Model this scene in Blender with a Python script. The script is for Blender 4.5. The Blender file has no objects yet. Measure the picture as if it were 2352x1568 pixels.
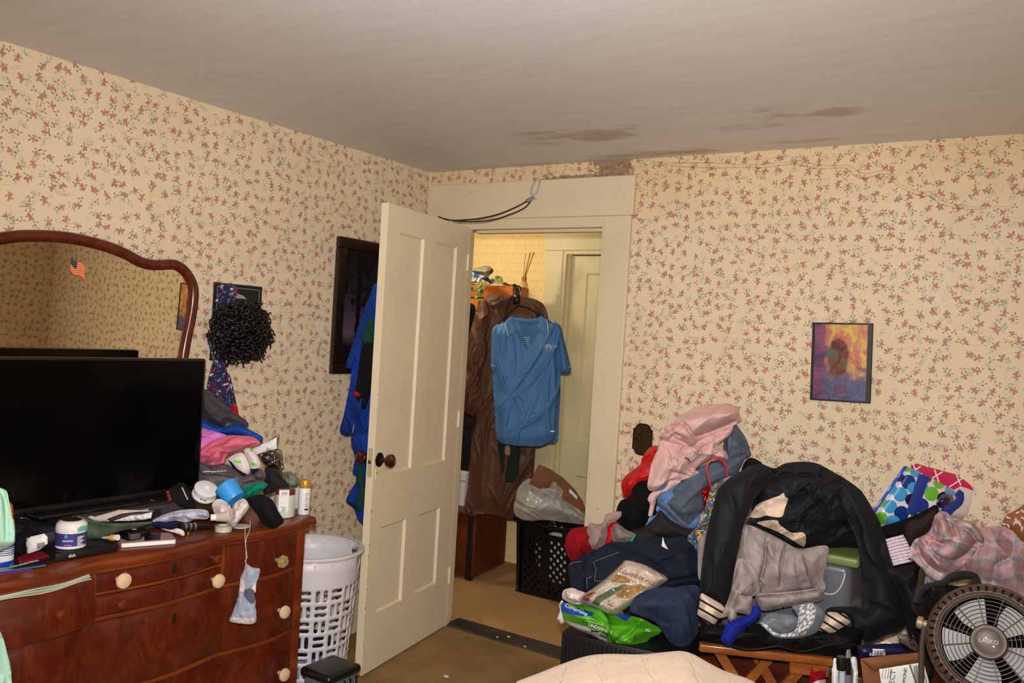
import bpy, bmesh, math, random
import numpy as np
from mathutils import Matrix, Vector
from mathutils.geometry import delaunay_2d_cdt

# ------------------------------------------------------------------ camera
FOC, CAM = 1963.13, np.array([2.7977, -3.4718, 1.4801])
_yaw, _pit, _rol = -0.5724, -0.0089, 0.0600
_cp, _sp = math.cos(_pit), math.sin(_pit)
FW = np.array([math.sin(_yaw)*_cp, math.cos(_yaw)*_cp, _sp])
_r = np.array([math.cos(_yaw), -math.sin(_yaw), 0.0]); _u = np.cross(_r, FW)
RT = math.cos(_rol)*_r + math.sin(_rol)*_u
UP = -math.sin(_rol)*_r + math.cos(_rol)*_u
scene = bpy.context.scene
col = scene.collection
_c = bpy.data.cameras.new('camera'); _c.sensor_width = 36.0; _c.lens = FOC/2352*36.0
_c.clip_start = .02
cam = bpy.data.objects.new('camera', _c); col.objects.link(cam)
cam.matrix_world = Matrix(((RT[0], UP[0], -FW[0], CAM[0]), (RT[1], UP[1], -FW[1], CAM[1]),
                           (RT[2], UP[2], -FW[2], CAM[2]), (0, 0, 0, 1)))
scene.camera = cam
# ------------------------------------------------------------------ world, lights, exposure
w = bpy.data.worlds.new('world'); scene.world = w; w.use_nodes = True
w.node_tree.nodes['Background'].inputs[0].default_value = (1.0, .86, .70, 1)
w.node_tree.nodes['Background'].inputs[1].default_value = .0
scene.view_settings.view_transform = 'Standard'; scene.view_settings.look = 'None'
scene.view_settings.gamma = 1.0; scene.view_settings.use_curve_mapping = False
scene.view_settings.exposure = 0.0

def lamp(name, kind, loc, power, color, size=.1, aim=None):
    d = bpy.data.lights.new(name, kind); d.energy = power; d.color = color
    if kind == 'AREA': d.shape = 'DISK'; d.size = size
    else: d.shadow_soft_size = size
    o = bpy.data.objects.new(name, d); col.objects.link(o); o.location = loc
    if aim is not None:
        o.rotation_euler = (Vector(aim)-Vector(loc)).to_track_quat('-Z', 'Y').to_euler()
    return o
# the camera's own flash, just above the lens
_fl = CAM + UP*.11 - FW*.02
_f = lamp('camera_flash', 'SPOT', _fl, 306, (1.0, .99, .985), .035, _fl + FW*3 - UP*.30)
_f.data.spot_size = math.radians(108); _f.data.spot_blend = 1.0
# the room's ceiling lamp (above and in front of the frame's upper edge) and the hall's lamp
lamp('ceiling_lamp_light', 'POINT', (2.15, -2.75, 1.95), 22, (1.0, .89, .74), .09)
lamp('hall_lamp_light', 'POINT', (-.38, .30, 2.12), 16, (1.0, .87, .60), .05)

# ------------------------------------------------------------------ pixel -> point helpers (layout only)
def ray(px, py): return FW + RT*((px-1176)/FOC) + UP*((784-py)/FOC)
def at(px, py, t): return CAM + ray(px, py)*t
def on(ax, v, px, py):
    i = 'xyz'.index(ax); d = ray(px, py); return CAM + d*((v-CAM[i])/d[i])
def cr(ox, oy, s): return lambda pts: [(ox+x/s, oy+y/s) for x, y in pts]
A_ = cr(1270, 900, 3.921); B_ = cr(1270, 1200, 4.26); C_ = cr(1580, 1030, 3.336); D_ = cr(1950, 1000, 4.48)
E_ = cr(1900, 1250, 4.931); F_ = cr(1560, 1420, 5.345); G_ = cr(300, 850, 3.266); H_ = cr(0, 1050, 3.027)
I_ = cr(430, 620, 4.356); J_ = cr(380, 1200, 4.26); K_ = cr(1040, 500, 3.92); L_ = cr(1020, 880, 2.903)
M_ = cr(760, 440, 3.409); N_ = cr(760, 900, 2.347); Q_ = cr(0, 480, 3.92); T_ = cr(1050, 590, 10.453)
S_ = cr(200, 1130, 6.533)

# ------------------------------------------------------------------ object helpers
ORG = {}
def org_of(o): return ORG.get(o.name, Vector((0, 0, 0)))
def link(o, parent, org):
    col.objects.link(o); ORG[o.name] = Vector(org)
    if parent is not None:
        o.parent = parent; o.location = Vector(org)-org_of(parent)
    else: o.location = Vector(org)
    return o
def tag(o, label=None, cat=None, group=None, kind=None):
    if label: o['label'] = label
    if cat: o['category'] = cat
    if group: o['group'] = group
    if kind: o['kind'] = kind
    return o
def thing(name, label, cat, loc, group=None):
    o = bpy.data.objects.new(name, None); o.empty_display_size = .05
    link(o, None, loc); return tag(o, label, cat, group)
def mesh_obj(name, v, f, mat, parent=None, uv=None, smooth=True, ang=38):
    v = np.asarray(v, float)
    if parent is not None: org = org_of(parent)
    else:
        lo, hi = v.min(0), v.max(0); org = Vector(((lo[0]+hi[0])/2, (lo[1]+hi[1])/2, lo[2]))
    me = bpy.data.meshes.new(name)
    me.from_pydata([tuple(p) for p in (v-np.array(org))], [], [tuple(int(i) for i in q) for q in f])
    me.validate()
    if uv is not None:
        l = me.uv_layers.new(name='UVMap'); uv = np.asarray(uv, float)
        idx = np.zeros(len(me.loops), dtype=np.int32); me.loops.foreach_get('vertex_index', idx)
        l.data.foreach_set('uv', uv[idx].astype(np.float32).ravel())
    if smooth:
        me.shade_smooth()
        if ang < 180: me.set_sharp_from_angle(angle=math.radians(ang))
    if mat is not None: me.materials.append(mat)
    o = bpy.data.objects.new(name, me)
    return link(o, parent, org)

class MB:
    """collects shapes in world coordinates; build() links them as one mesh object"""
    def __init__(s): s.v = []; s.f = []; s.u = []
    def add(s, v, f, M=None, uv=None):
        n = len(s.v)
        for p in v:
            p = Vector(p); s.v.append(tuple(M @ p) if M is not None else tuple(p))
        s.f += [tuple(i+n for i in q) for q in f]
        s.u += list(uv) if uv is not None else [(p[0], p[1]) for p in v]
        return s
    def box(s, lo, hi, M=None):
        x0, y0, z0 = lo; x1, y1, z1 = hi
        return s.add([(x0,y0,z0),(x1,y0,z0),(x1,y1,z0),(x0,y1,z0),(x0,y0,z1),(x1,y0,z1),(x1,y1,z1),(x0,y1,z1)],
                     [(0,3,2,1),(4,5,6,7),(0,1,5,4),(1,2,6,5),(2,3,7,6),(3,0,4,7)], M)
    def rbox(s, lo, hi, r=.005, seg=2, M=None):
        bm = bmesh.new(); bmesh.ops.create_cube(bm, size=1)
        lo = Vector(lo); hi = Vector(hi); d = hi-lo; c = (lo+hi)/2
        for q in bm.verts: q.co = Vector((q.co.x*d.x, q.co.y*d.y, q.co.z*d.z))+c
        bmesh.ops.bevel(bm, geom=bm.edges[:], offset=min(r, min(d)*.49), segments=seg, profile=.5, affect='EDGES')
        return s.bm(bm, M)
    def bm(s, bm, M=None):
        bm.verts.index_update()
        s.add([q.co[:] for q in bm.verts], [tuple(q.index for q in f.verts) for f in bm.faces], M); bm.free(); return s
    def lathe(s, prof, n=24, M=None, cap=True):
        v = []; f = []; k = len(prof)
        for i in range(n):
            a = 2*math.pi*i/n
            for r, z in prof: v.append((r*math.cos(a), r*math.sin(a), z))
        for i in range(n):
            j = (i+1) % n
            for q in range(k-1): f.append((i*k+q, j*k+q, j*k+q+1, i*k+q+1))
        if cap:
            if prof[0][0] > 1e-6: f.append(tuple(i*k for i in range(n))[::-1])
            if prof[-1][0] > 1e-6: f.append(tuple(i*k+k-1 for i in range(n)))
        return s.add(v, f, M)
    def tube(s, pts, r, n=8, closed=False, flat=1.0, up=None):
        P = [Vector(p) for p in pts]; m = len(P)
        R = r if isinstance(r, (list, tuple)) else [r]*m
        v = []; f = []; nrm = None
        for i in range(m):
            a = P[(i-1) % m] if (closed or i > 0) else P[0]
            b = P[(i+1) % m] if (closed or i < m-1) else P[-1]
            t = (b-a).normalized() if (b-a).length > 1e-9 else Vector((0, 0, 1))
            if nrm is None:
                nrm = Vector(up) if up is not None else (Vector((0, 0, 1)) if abs(t.z) < .9 else Vector((1, 0, 0)))
            nrm = (nrm - t*nrm.dot(t)); nrm = nrm.normalized() if nrm.length > 1e-6 else t.orthogonal().normalized()
            bi = t.cross(nrm)
            for j in range(n):
                c = 2*math.pi*j/n
                v.append(P[i]+(nrm*math.cos(c)*flat+bi*math.sin(c))*R[i])
        for i in range(m if closed else m-1):
            for j in range(n):
                f.append((i*n+j, i*n+(j+1) % n, ((i+1) % m)*n+(j+1) % n, ((i+1) % m)*n+j))
        if not closed: f += [tuple(range(n))[::-1], tuple((m-1)*n+j for j in range(n))]
        return s.add(v, f)
    def prism(s, poly, z0, z1, M=None):
        n = len(poly)
        v = [(x, y, z0) for x, y in poly]+[(x, y, z1) for x, y in poly]
        return s.add(v, [tuple(range(n))[::-1], tuple(range(n, 2*n))]+[(i, (i+1) % n, n+(i+1) % n, n+i) for i in range(n)], M)
    def build(s, name, mat, parent=None, smooth=True, ang=38, uv=False):
        return mesh_obj(name, s.v, s.f, mat, parent, s.u if uv else None, smooth, ang)

def frame(o, x, y=None, z=None):
    """matrix with origin o and given axes"""
    x = Vector(x).normalized(); z = Vector(z).normalized(); y = z.cross(x).normalized(); x = y.cross(z).normalized()
    return Matrix(((x[0], y[0], z[0], o[0]), (x[1], y[1], z[1], o[1]), (x[2], y[2], z[2], o[2]), (0, 0, 0, 1)))
def text(name, s, M, h, mat, parent, ext=.0004, bold=0.0, sx=1.0, align='CENTER'):
    """lettering: raised mesh glyphs; M maps local x (reading direction) / y (up) / z (out)"""
    cu = bpy.data.curves.new(name, 'FONT'); cu.body = s; cu.size = h*1.4; cu.extrude = ext/2
    cu.align_x = align; cu.align_y = 'CENTER'; cu.resolution_u = 2; cu.offset = bold*h
    t = bpy.data.objects.new('tmp', cu); col.objects.link(t)
    dg = bpy.context.evaluated_depsgraph_get(); me = bpy.data.meshes.new_from_object(t.evaluated_get(dg))
    bpy.data.objects.remove(t)
    v = [tuple(M @ Vector((q.co.x*sx, q.co.y, q.co.z+ext/2))) for q in me.vertices]
    f = [tuple(p.vertices) for p in me.polygons]
    bpy.data.meshes.remove(me)
    return mesh_obj(name, v, f, mat, parent, smooth=False)

# ------------------------------------------------------------------ 2-D helpers
def inside(pts, poly):
    pts = np.asarray(pts, float); x, y = pts[:, 0], pts[:, 1]; r = np.zeros(len(pts), bool)
    q = np.asarray(poly, float); n = len(q); j = n-1
    for i in range(n):
        xi, yi = q[i]; xj, yj = q[j]
        c = ((yi > y) != (yj > y)) & (x < (xj-xi)*(y-yi)/((yj-yi) if yj != yi else 1e-9)+xi)
        r ^= c; j = i
    return r
def dist_poly(pts, poly, closed=True):
    pts = np.asarray(pts, float); q = np.asarray(poly, float); d = np.full(len(pts), 1e9)
    n = len(q)
    for i in range(n if closed else n-1):
        a = q[i]; b = q[(i+1) % n]; ab = b-a; L = (ab**2).sum()+1e-12
        t = np.clip(((pts-a)@ab)/L, 0, 1); e = pts-a-t[:, None]*ab
        d = np.minimum(d, np.hypot(e[:, 0], e[:, 1]))
    return d
def resample(poly, step, closed=True, smooth=True):
    P = np.asarray(poly, float); n = len(P); out = []
    for i in range(n if closed else n-1):
        p1 = P[i]; p2 = P[(i+1) % n]
        p0 = P[(i-1) % n] if (closed or i > 0) else p1; p3 = P[(i+2) % n] if (closed or i < n-2) else p2
        k = max(1, int(round(np.hypot(*(p2-p1))/step)))
        for j in range(k):
            t = j/k
            if smooth:
                out.append(.5*((2*p1)+(-p0+p2)*t+(2*p0-5*p1+4*p2-p3)*t*t+(-p0+3*p1-3*p2+p3)*t**3)*1.0)
            else: out.append(p1+(p2-p1)*t)
    if not closed: out.append(P[-1])
    return np.array(out)
def tri(outer, holes=(), step=None, cons=(), extra=None):
    """triangulate outer polygon (2-D) with optional holes and interior grid points -> verts, faces"""
    pts = [tuple(p) for p in outer]; edges = [(i, (i+1) % len(outer)) for i in range(len(outer))]
    for h in holes:
        k = len(pts); pts += [tuple(p) for p in h]; edges += [(k+i, k+(i+1) % len(h)) for i in range(len(h))]
    if step:
        o = np.asarray(outer); lo, hi = o.min(0), o.max(0); g = []; r = 0
        y = lo[1]+step*.4
        while y < hi[1]:
            x = lo[0]+step*(.3+.5*(r % 2))
            while x < hi[0]: g.append((x, y)); x += step
            y += step*.87; r += 1
        if g:
            g = np.array(g); g = g[inside(g, outer)]
            if len(g): g = g[dist_poly(g, outer) > step*.45]
            if extra is not None and len(extra):
                ex = np.asarray(extra); ex = ex[inside(ex, outer)]
                if len(ex): ex = ex[dist_poly(ex, outer) > step*.35]
                if len(ex) and len(g):   # drop grid points that crowd the crease points
                    k_ = np.unique(np.round(ex/(step*.34)).astype(int), axis=0, return_index=True)[1]; ex = ex[k_]
                    cell_ = set(map(tuple, np.round(ex/(step*.8)).astype(int))); g = np.array([p for p in g if tuple(np.round(p/(step*.8)).astype(int)) not in cell_] or [g[0]])
                    pts += [tuple(p) for p in ex]
            pts += [tuple(p) for p in g]
    for h in cons:
        k = len(pts); pts += [tuple(p) for p in h]; edges += [(k+i, k+(i+1) % len(h)) for i in range(len(h))]
    v, e, f, _a, _b, _c2 = delaunay_2d_cdt([Vector(p) for p in pts], edges, [], 0, 1e-7)
    v = np.array([p[:] for p in v]); f = [tuple(q) for q in f]
    cen = np.array([v[list(q)].mean(0) for q in f])
    ok = inside(cen, outer)
    for h in holes: ok &= ~inside(cen, h)
    return v, [q for q, k in zip(f, ok) if k]
_tab = np.random.RandomState(7).rand(256, 256)
def vnoise(x, y, s=0):
    x = np.asarray(x, float)+s*17.31; y = np.asarray(y, float)+s*9.77
    xi = np.floor(x).astype(int); yi = np.floor(y).astype(int); fx = x-xi; fy = y-yi
    fx = fx*fx*(3-2*fx); fy = fy*fy*(3-2*fy)
    g = lambda a, b: _tab[a & 255, b & 255]
    return (g(xi, yi)*(1-fx)+g(xi+1, yi)*fx)*(1-fy)+(g(xi, yi+1)*(1-fx)+g(xi+1, yi+1)*fx)*fy
def fbm(x, y, s=0, o=3):
    r = 0; a = .5; k = 1
    for i in range(o): r = r+a*vnoise(x*k, y*k, s+i*3); a *= .5; k *= 2.03
    return r

def garment(name, outline, t, mat, parent=None, bulge=.03, back=None, R=None, grid=9, folds=(), wr=(), grad=(0, 0),
            seed=0, uvrot=0, smooth=True, edge=.0, jag=0.0, patches=()):
    """a soft, closed, puffed piece of cloth: outline in layout pixels, t = distance, bulge in metres,
       folds = [(polyline, height, width_px)], wr = [(height, wavelength_px, angle_deg, stretch)]"""
    o = resample(outline, grid, smooth=smooth)
    if jag:
        k = np.arange(len(o)); o = o+jag*(np.stack([vnoise(k*.37, k*0+seed, 3), vnoise(k*.37, k*0+seed, 8)], 1)-.5)*2
    pp = [(resample(p, grid, smooth=sm_), m_) for p, m_, sm_ in [(q+(False,))[:3] for q in patches]]
    area = .5*abs(np.dot(o[:, 0], np.roll(o[:, 1], -1))-np.dot(o[:, 1], np.roll(o[:, 0], -1)))
    rnf = []; ext = []
    for amp, wl, an, st in wr:
        rg = np.random.RandomState(1000+seed*7+int(wl)); a = math.radians(an); lw = wl*st; L0 = []
        nf = int(np.clip(area/(wl*lw*.30), 4, 80)); lo_, hi_ = o.min(0), o.max(0); L_ = hi_-lo_
        for _k in range(nf):
            c0 = lo_+L_*rg.rand(2); aa = a+rg.normal()*.28; ln = lw*(.6+.9*rg.rand()); bend = (rg.rand()-.5)*ln*.5
            w1 = wl*(.36+.3*rg.rand()); L0.append((c0, aa, ln, bend, w1, .4+.6*rg.rand(), 1 if rg.rand() < .5 else -1))
            dr_ = np.array([math.cos(aa), math.sin(aa)]); nn = np.array([-dr_[1], dr_[0]]); ss = np.linspace(0, 1, max(3, int(ln/(grid*.8))))
            cc = c0+np.outer((ss-.5)*ln, dr_)+np.outer(bend*(1-(2*ss-1)**2), nn); ext += [cc, cc+nn*w1*.3, cc-nn*w1*.3, cc+nn*w1*.12, cc-nn*w1*.12]
        rnf.append(L0)
    for pl, amp, wd in folds:
        cc = resample(pl, grid*.8, closed=False); tg_ = np.gradient(cc, axis=0); nn = np.stack([-tg_[:, 1], tg_[:, 0]], 1)/(np.hypot(tg_[:, 0], tg_[:, 1])[:, None]+1e-9)
        ext += [cc]+[cc+nn*wd*k for k in (-1.7, -.8, -.35, .35, .8, 1.7)]
    v, f = tri(o, step=grid, cons=[p for p, _m in pp], extra=np.concatenate(ext) if ext else None)
    d = dist_poly(v, o); bd = d < 1e-6
    Rm = R if R else min(max(12, d.max()*.8), 46)
    e = np.clip(d/Rm, 0, 1); dome = .25*np.sqrt(np.clip(1-(1-e)**2, 0, 1))+.75*e*e*(3-2*e)
    e2 = np.clip(d/(grid*2.2), 0, 1); soft = np.sqrt(np.clip(1-(1-e2)**2, 0, 1))
    x, y = v[:, 0], v[:, 1]; cx, cy = o.mean(0)
    h = bulge*dome + .006*soft
    for (amp, wl, an, st), L0 in zip(wr, rnf):
        a = math.radians(an); u = (x*math.cos(a)+y*math.sin(a)); q = (-x*math.sin(a)+y*math.cos(a)); lw = wl*st
        h = h+amp*1.2*(fbm(u/(lw*.8), q/(wl*1.6), seed+11)-.45)*soft
        acc = np.zeros(len(v))
        for c0, aa, ln, bend, w1, am, sg in L0:
            dr_ = np.array([math.cos(aa), math.sin(aa)]); nn = np.array([-dr_[1], dr_[0]])
            rx = (x-c0[0])*dr_[0]+(y-c0[1])*dr_[1]; s_ = rx/ln+.5
            sd = sg*((x-c0[0])*nn[0]+(y-c0[1])*nn[1]-bend*(1-(2*s_-1)**2))
            tp = np.clip(1-(2*s_-1)**2, 0, 1)**.7; sm_ = np.sqrt(sd*sd+(.04*wl)**2)-.04*wl
            acc = np.maximum(acc, am*tp*np.exp(-sm_/np.where(sd > 0, w1, w1*.22)))
        h = h+amp*2.6*(acc-.35)*soft
    for pl, amp, wd in folds:
        fd = dist_poly(v, resample(pl, grid, closed=False), closed=False)
        h = h+amp*1.7*np.exp(-np.abs(fd/wd)**1.2)*soft
    tz = t+grad[0]*(x-cx)/100+grad[1]*(y-cy)/100
    rays = FW[None, :]+RT[None, :]*((x-1176)/FOC)[:, None]+UP[None, :]*((784-y)/FOC)[:, None]
    bk = back if back is not None else bulge*.6+.006
    fr = CAM+rays*(tz-np.where(bd, edge, h))[:, None]
    br = CAM+rays*(tz+bk*dome+.003*soft)[:, None]
    n = len(v); mp = np.arange(n); idx = np.where(~bd)[0]; mp[idx] = n+np.arange(len(idx))
    V = np.concatenate([fr, br[idx]]); F = [q[::-1] for q in f]+[(mp[q[0]], mp[q[1]], mp[q[2]]) for q in f]
    a = math.radians(uvrot); ux = ((x-cx)*math.cos(a)+(y-cy)*math.sin(a))/100; uy = (-(x-cx)*math.sin(a)+(y-cy)*math.cos(a))/100
    U = np.stack([ux, uy], 1); U = np.concatenate([U, U[idx]])
    ob = mesh_obj(name, V, F, mat, parent, U, True, 180)
    if pp and len(ob.data.polygons) == len(F):
        cen = np.array([v[list(q)].mean(0) for q in f]); mi = np.zeros(len(F), dtype=np.int32)
        for p, m_ in pp:
            if m_.name not in [x.name for x in ob.data.materials]: ob.data.materials.append(m_)
            mi[:len(f)][inside(cen, p)] = [x.name for x in ob.data.materials].index(m_.name)
        ob.data.polygons.foreach_set('material_index', mi)
    return ob
def strip(name, pts, w, th, mat, parent=None, flat=None):
    """a ribbon / strap along world points"""
    b = MB(); b.tube(pts, w/2, n=10, flat=th/w, up=flat); return b.build(name, mat, parent)
# ------------------------------------------------------------------ materials
def lin(c):
    return tuple(((x/255)/12.92 if x/255 <= .04045 else ((x/255+.055)/1.055)**2.4) for x in c[:3])+(1.0,)
class NG:
    def __init__(s, name):
        s.m = bpy.data.materials.new(name); s.m.use_nodes = True; s.t = s.m.node_tree; s.n = s.t.nodes
        s.b = s.n['Principled BSDF']
    def node(s, k, **kw):
        n = s.n.new(k)
        for a, v in kw.items():
            if a.startswith('i_'): s.put(n.inputs[a[2:].replace('_', ' ')], v)
            else: setattr(n, a, v)
        return n
    def put(s, sock, v):
        if isinstance(v, bpy.types.NodeSocket): s.t.links.new(v, sock)
        else: sock.default_value = v
    def ma(s, op, a, b=0.0, c=0.0, cl=False):
        n = s.n.new('ShaderNodeMath'); n.operation = op; n.use_clamp = cl
        for i, v in enumerate((a, b, c)): s.put(n.inputs[i], v)
        return n.outputs[0]
    def vm(s, op, a, b=(0, 0, 0)):
        n = s.n.new('ShaderNodeVectorMath'); n.operation = op; s.put(n.inputs[0], a); s.put(n.inputs[1], b)
        return n.outputs['Value'] if op in ('LENGTH', 'DISTANCE', 'DOT_PRODUCT') else n.outputs[0]
    def mix(s, f, a, b, mode='MIX'):
        n = s.n.new('ShaderNodeMix'); n.data_type = 'RGBA'; n.blend_type = mode
        s.put(n.inputs[0], f); s.put(n.inputs[6], a); s.put(n.inputs[7], b); return n.outputs[2]
    def noise(s, vec, sc, det=2.0, rough=.5, dist=0.0, col=False):
        n = s.n.new('ShaderNodeTexNoise'); n.inputs['Scale'].default_value = sc; n.inputs['Detail'].default_value = det
        n.inputs['Roughness'].default_value = rough; n.inputs['Distortion'].default_value = dist
        if vec is not None: s.put(n.inputs['Vector'], vec)
        return n.outputs[1 if col else 0]
    def ramp(s, f, stops, mode='LINEAR'):
        n = s.n.new('ShaderNodeValToRGB'); n.color_ramp.interpolation = mode; e = n.color_ramp.elements
        while len(e) < len(stops): e.new(.5)
        for q, (p, c) in zip(e, stops): q.position = p; q.color = c if len(c) == 4 else tuple(c)+(1,)
        s.put(n.inputs[0], f); return n.outputs[0]
    def sm(s, x, a, b):
        n = s.n.new('ShaderNodeMapRange'); n.interpolation_type = 'SMOOTHSTEP'; s.put(n.inputs[0], x)
        n.inputs[1].default_value = a; n.inputs[2].default_value = b; return n.outputs[0]
    def sep(s, v):
        n = s.n.new('ShaderNodeSeparateXYZ'); s.put(n.inputs[0], v); return n.outputs
    def comb(s, x, y, z=0.0):
        n = s.n.new('ShaderNodeCombineXYZ'); s.put(n.inputs[0], x); s.put(n.inputs[1], y); s.put(n.inputs[2], z); return n.outputs[0]
    def tc(s, k='Object'): return s.n.new('ShaderNodeTexCoord').outputs[k]
    def bump(s, h, st=.3, d=.002):
        n = s.n.new('ShaderNodeBump'); n.inputs['Strength'].default_value = st; n.inputs['Distance'].default_value = d
        s.put(n.inputs['Height'], h); s.t.links.new(n.outputs[0], s.b.inputs['Normal'])
    def out(s, color=None, rough=.5, metal=0.0, spec=.5, **kw):
        if color is not None: s.put(s.b.inputs['Base Color'], color)
        s.put(s.b.inputs['Roughness'], rough); s.put(s.b.inputs['Metallic'], metal)
        s.b.inputs['Specular IOR Level'].default_value = spec
        for k, v in kw.items(): s.put(s.b.inputs[k.replace('_', ' ')], v)
        return s.m
_mc = {}
def plain(name, rgb, rough=.5, metal=0.0, var=.0, vs=30, spec=.5, bump=0, bs=200, **kw):
    if name in _mc: return _mc[name]
    g = NG(name); c = lin(rgb); o = g.tc()
    colr = c
    if var:
        n = g.noise(o, vs, 3); d = tuple(x*(1-var) for x in c[:3])+(1,); l = tuple(min(1, x*(1+var)) for x in c[:3])+(1,)
        colr = g.ramp(n, [(.3, d), (.7, l)])
    if bump: g.bump(g.noise(o, bs, 2), bump, .002)
    _mc[name] = g.out(colr, rough, metal, spec, **kw); return _mc[name]
def cloth(name, rgb, var=.15, vs=25, bump=.35, bs=500, rough=.92, sheen=.0, rgb2=None, vs2=8, spec=.2, wsc=16, wrk=.22):
    if name in _mc: return _mc[name]
    g = NG(name); c = lin(rgb); o = g.tc(); n = g.noise(o, vs, 4, .6)
    d = tuple(x*(1-var) for x in c[:3])+(1,); l = tuple(min(1, x*(1+var)) for x in c[:3])+(1,)
    colr = g.ramp(n, [(.3, d), (.7, l)])
    if rgb2 is not None: colr = g.mix(g.sm(g.noise(o, vs2, 4, .65), .42, .6), colr, lin(rgb2))
    rg = g.noise(o, wsc*1.6, 4, .6, .4)
    g.bump(g.ma('ADD', g.ma('MULTIPLY', g.noise(o, bs, 2, .6), .06*bump), g.ma('MULTIPLY', rg, wrk)), .7, .02)
    _mc[name] = g.out(colr, rough, 0, spec, Sheen_Weight=sheen); return _mc[name]
def glossy(name, rgb, rough=.2, coat=.5, **kw):
    return plain(name, rgb, rough, Coat_Weight=coat, Coat_Roughness=.1, **kw)
def clear(name, rgb=(255, 255, 255), rough=.08, alpha=.25, ior=1.3):
    """thin transparent film / glass"""
    if name in _mc: return _mc[name]
    g = NG(name)
    _mc[name] = g.out(lin(rgb), rough, 0, .8, Alpha=alpha, IOR=ior); return _mc[name]

def film(name, tint=(255, 255, 255), fac=.16, rough=.06, milk=0.0):
    """thin clear plastic: mostly see-through with sharp highlights"""
    if name in _mc: return _mc[name]
    g = NG(name); t = g.n.new('ShaderNodeBsdfTransparent'); t.inputs[0].default_value = lin(tint); gl = g.n.new('ShaderNodeBsdfGlossy'); gl.inputs['Roughness'].default_value = rough
    lw = g.n.new('ShaderNodeLayerWeight'); lw.inputs[0].default_value = .35; m = g.n.new('ShaderNodeMixShader'); f = g.ma('ADD', g.ma('MULTIPLY', lw.outputs['Facing'], .35), fac, cl=True)
    g.put(m.inputs[0], f); src = t.outputs[0]
    if milk:
        d = g.n.new('ShaderNodeBsdfDiffuse'); d.inputs[0].default_value = lin((232, 228, 220)); m2 = g.n.new('ShaderNodeMixShader'); m2.inputs[0].default_value = milk
        g.put(m2.inputs[1], t.outputs[0]); g.put(m2.inputs[2], d.outputs[0]); src = m2.outputs[0]
    g.put(m.inputs[1], src); g.put(m.inputs[2], gl.outputs[0]); g.put(g.n['Material Output'].inputs[0], m.outputs[0]); _mc[name] = g.m; return g.m

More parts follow.
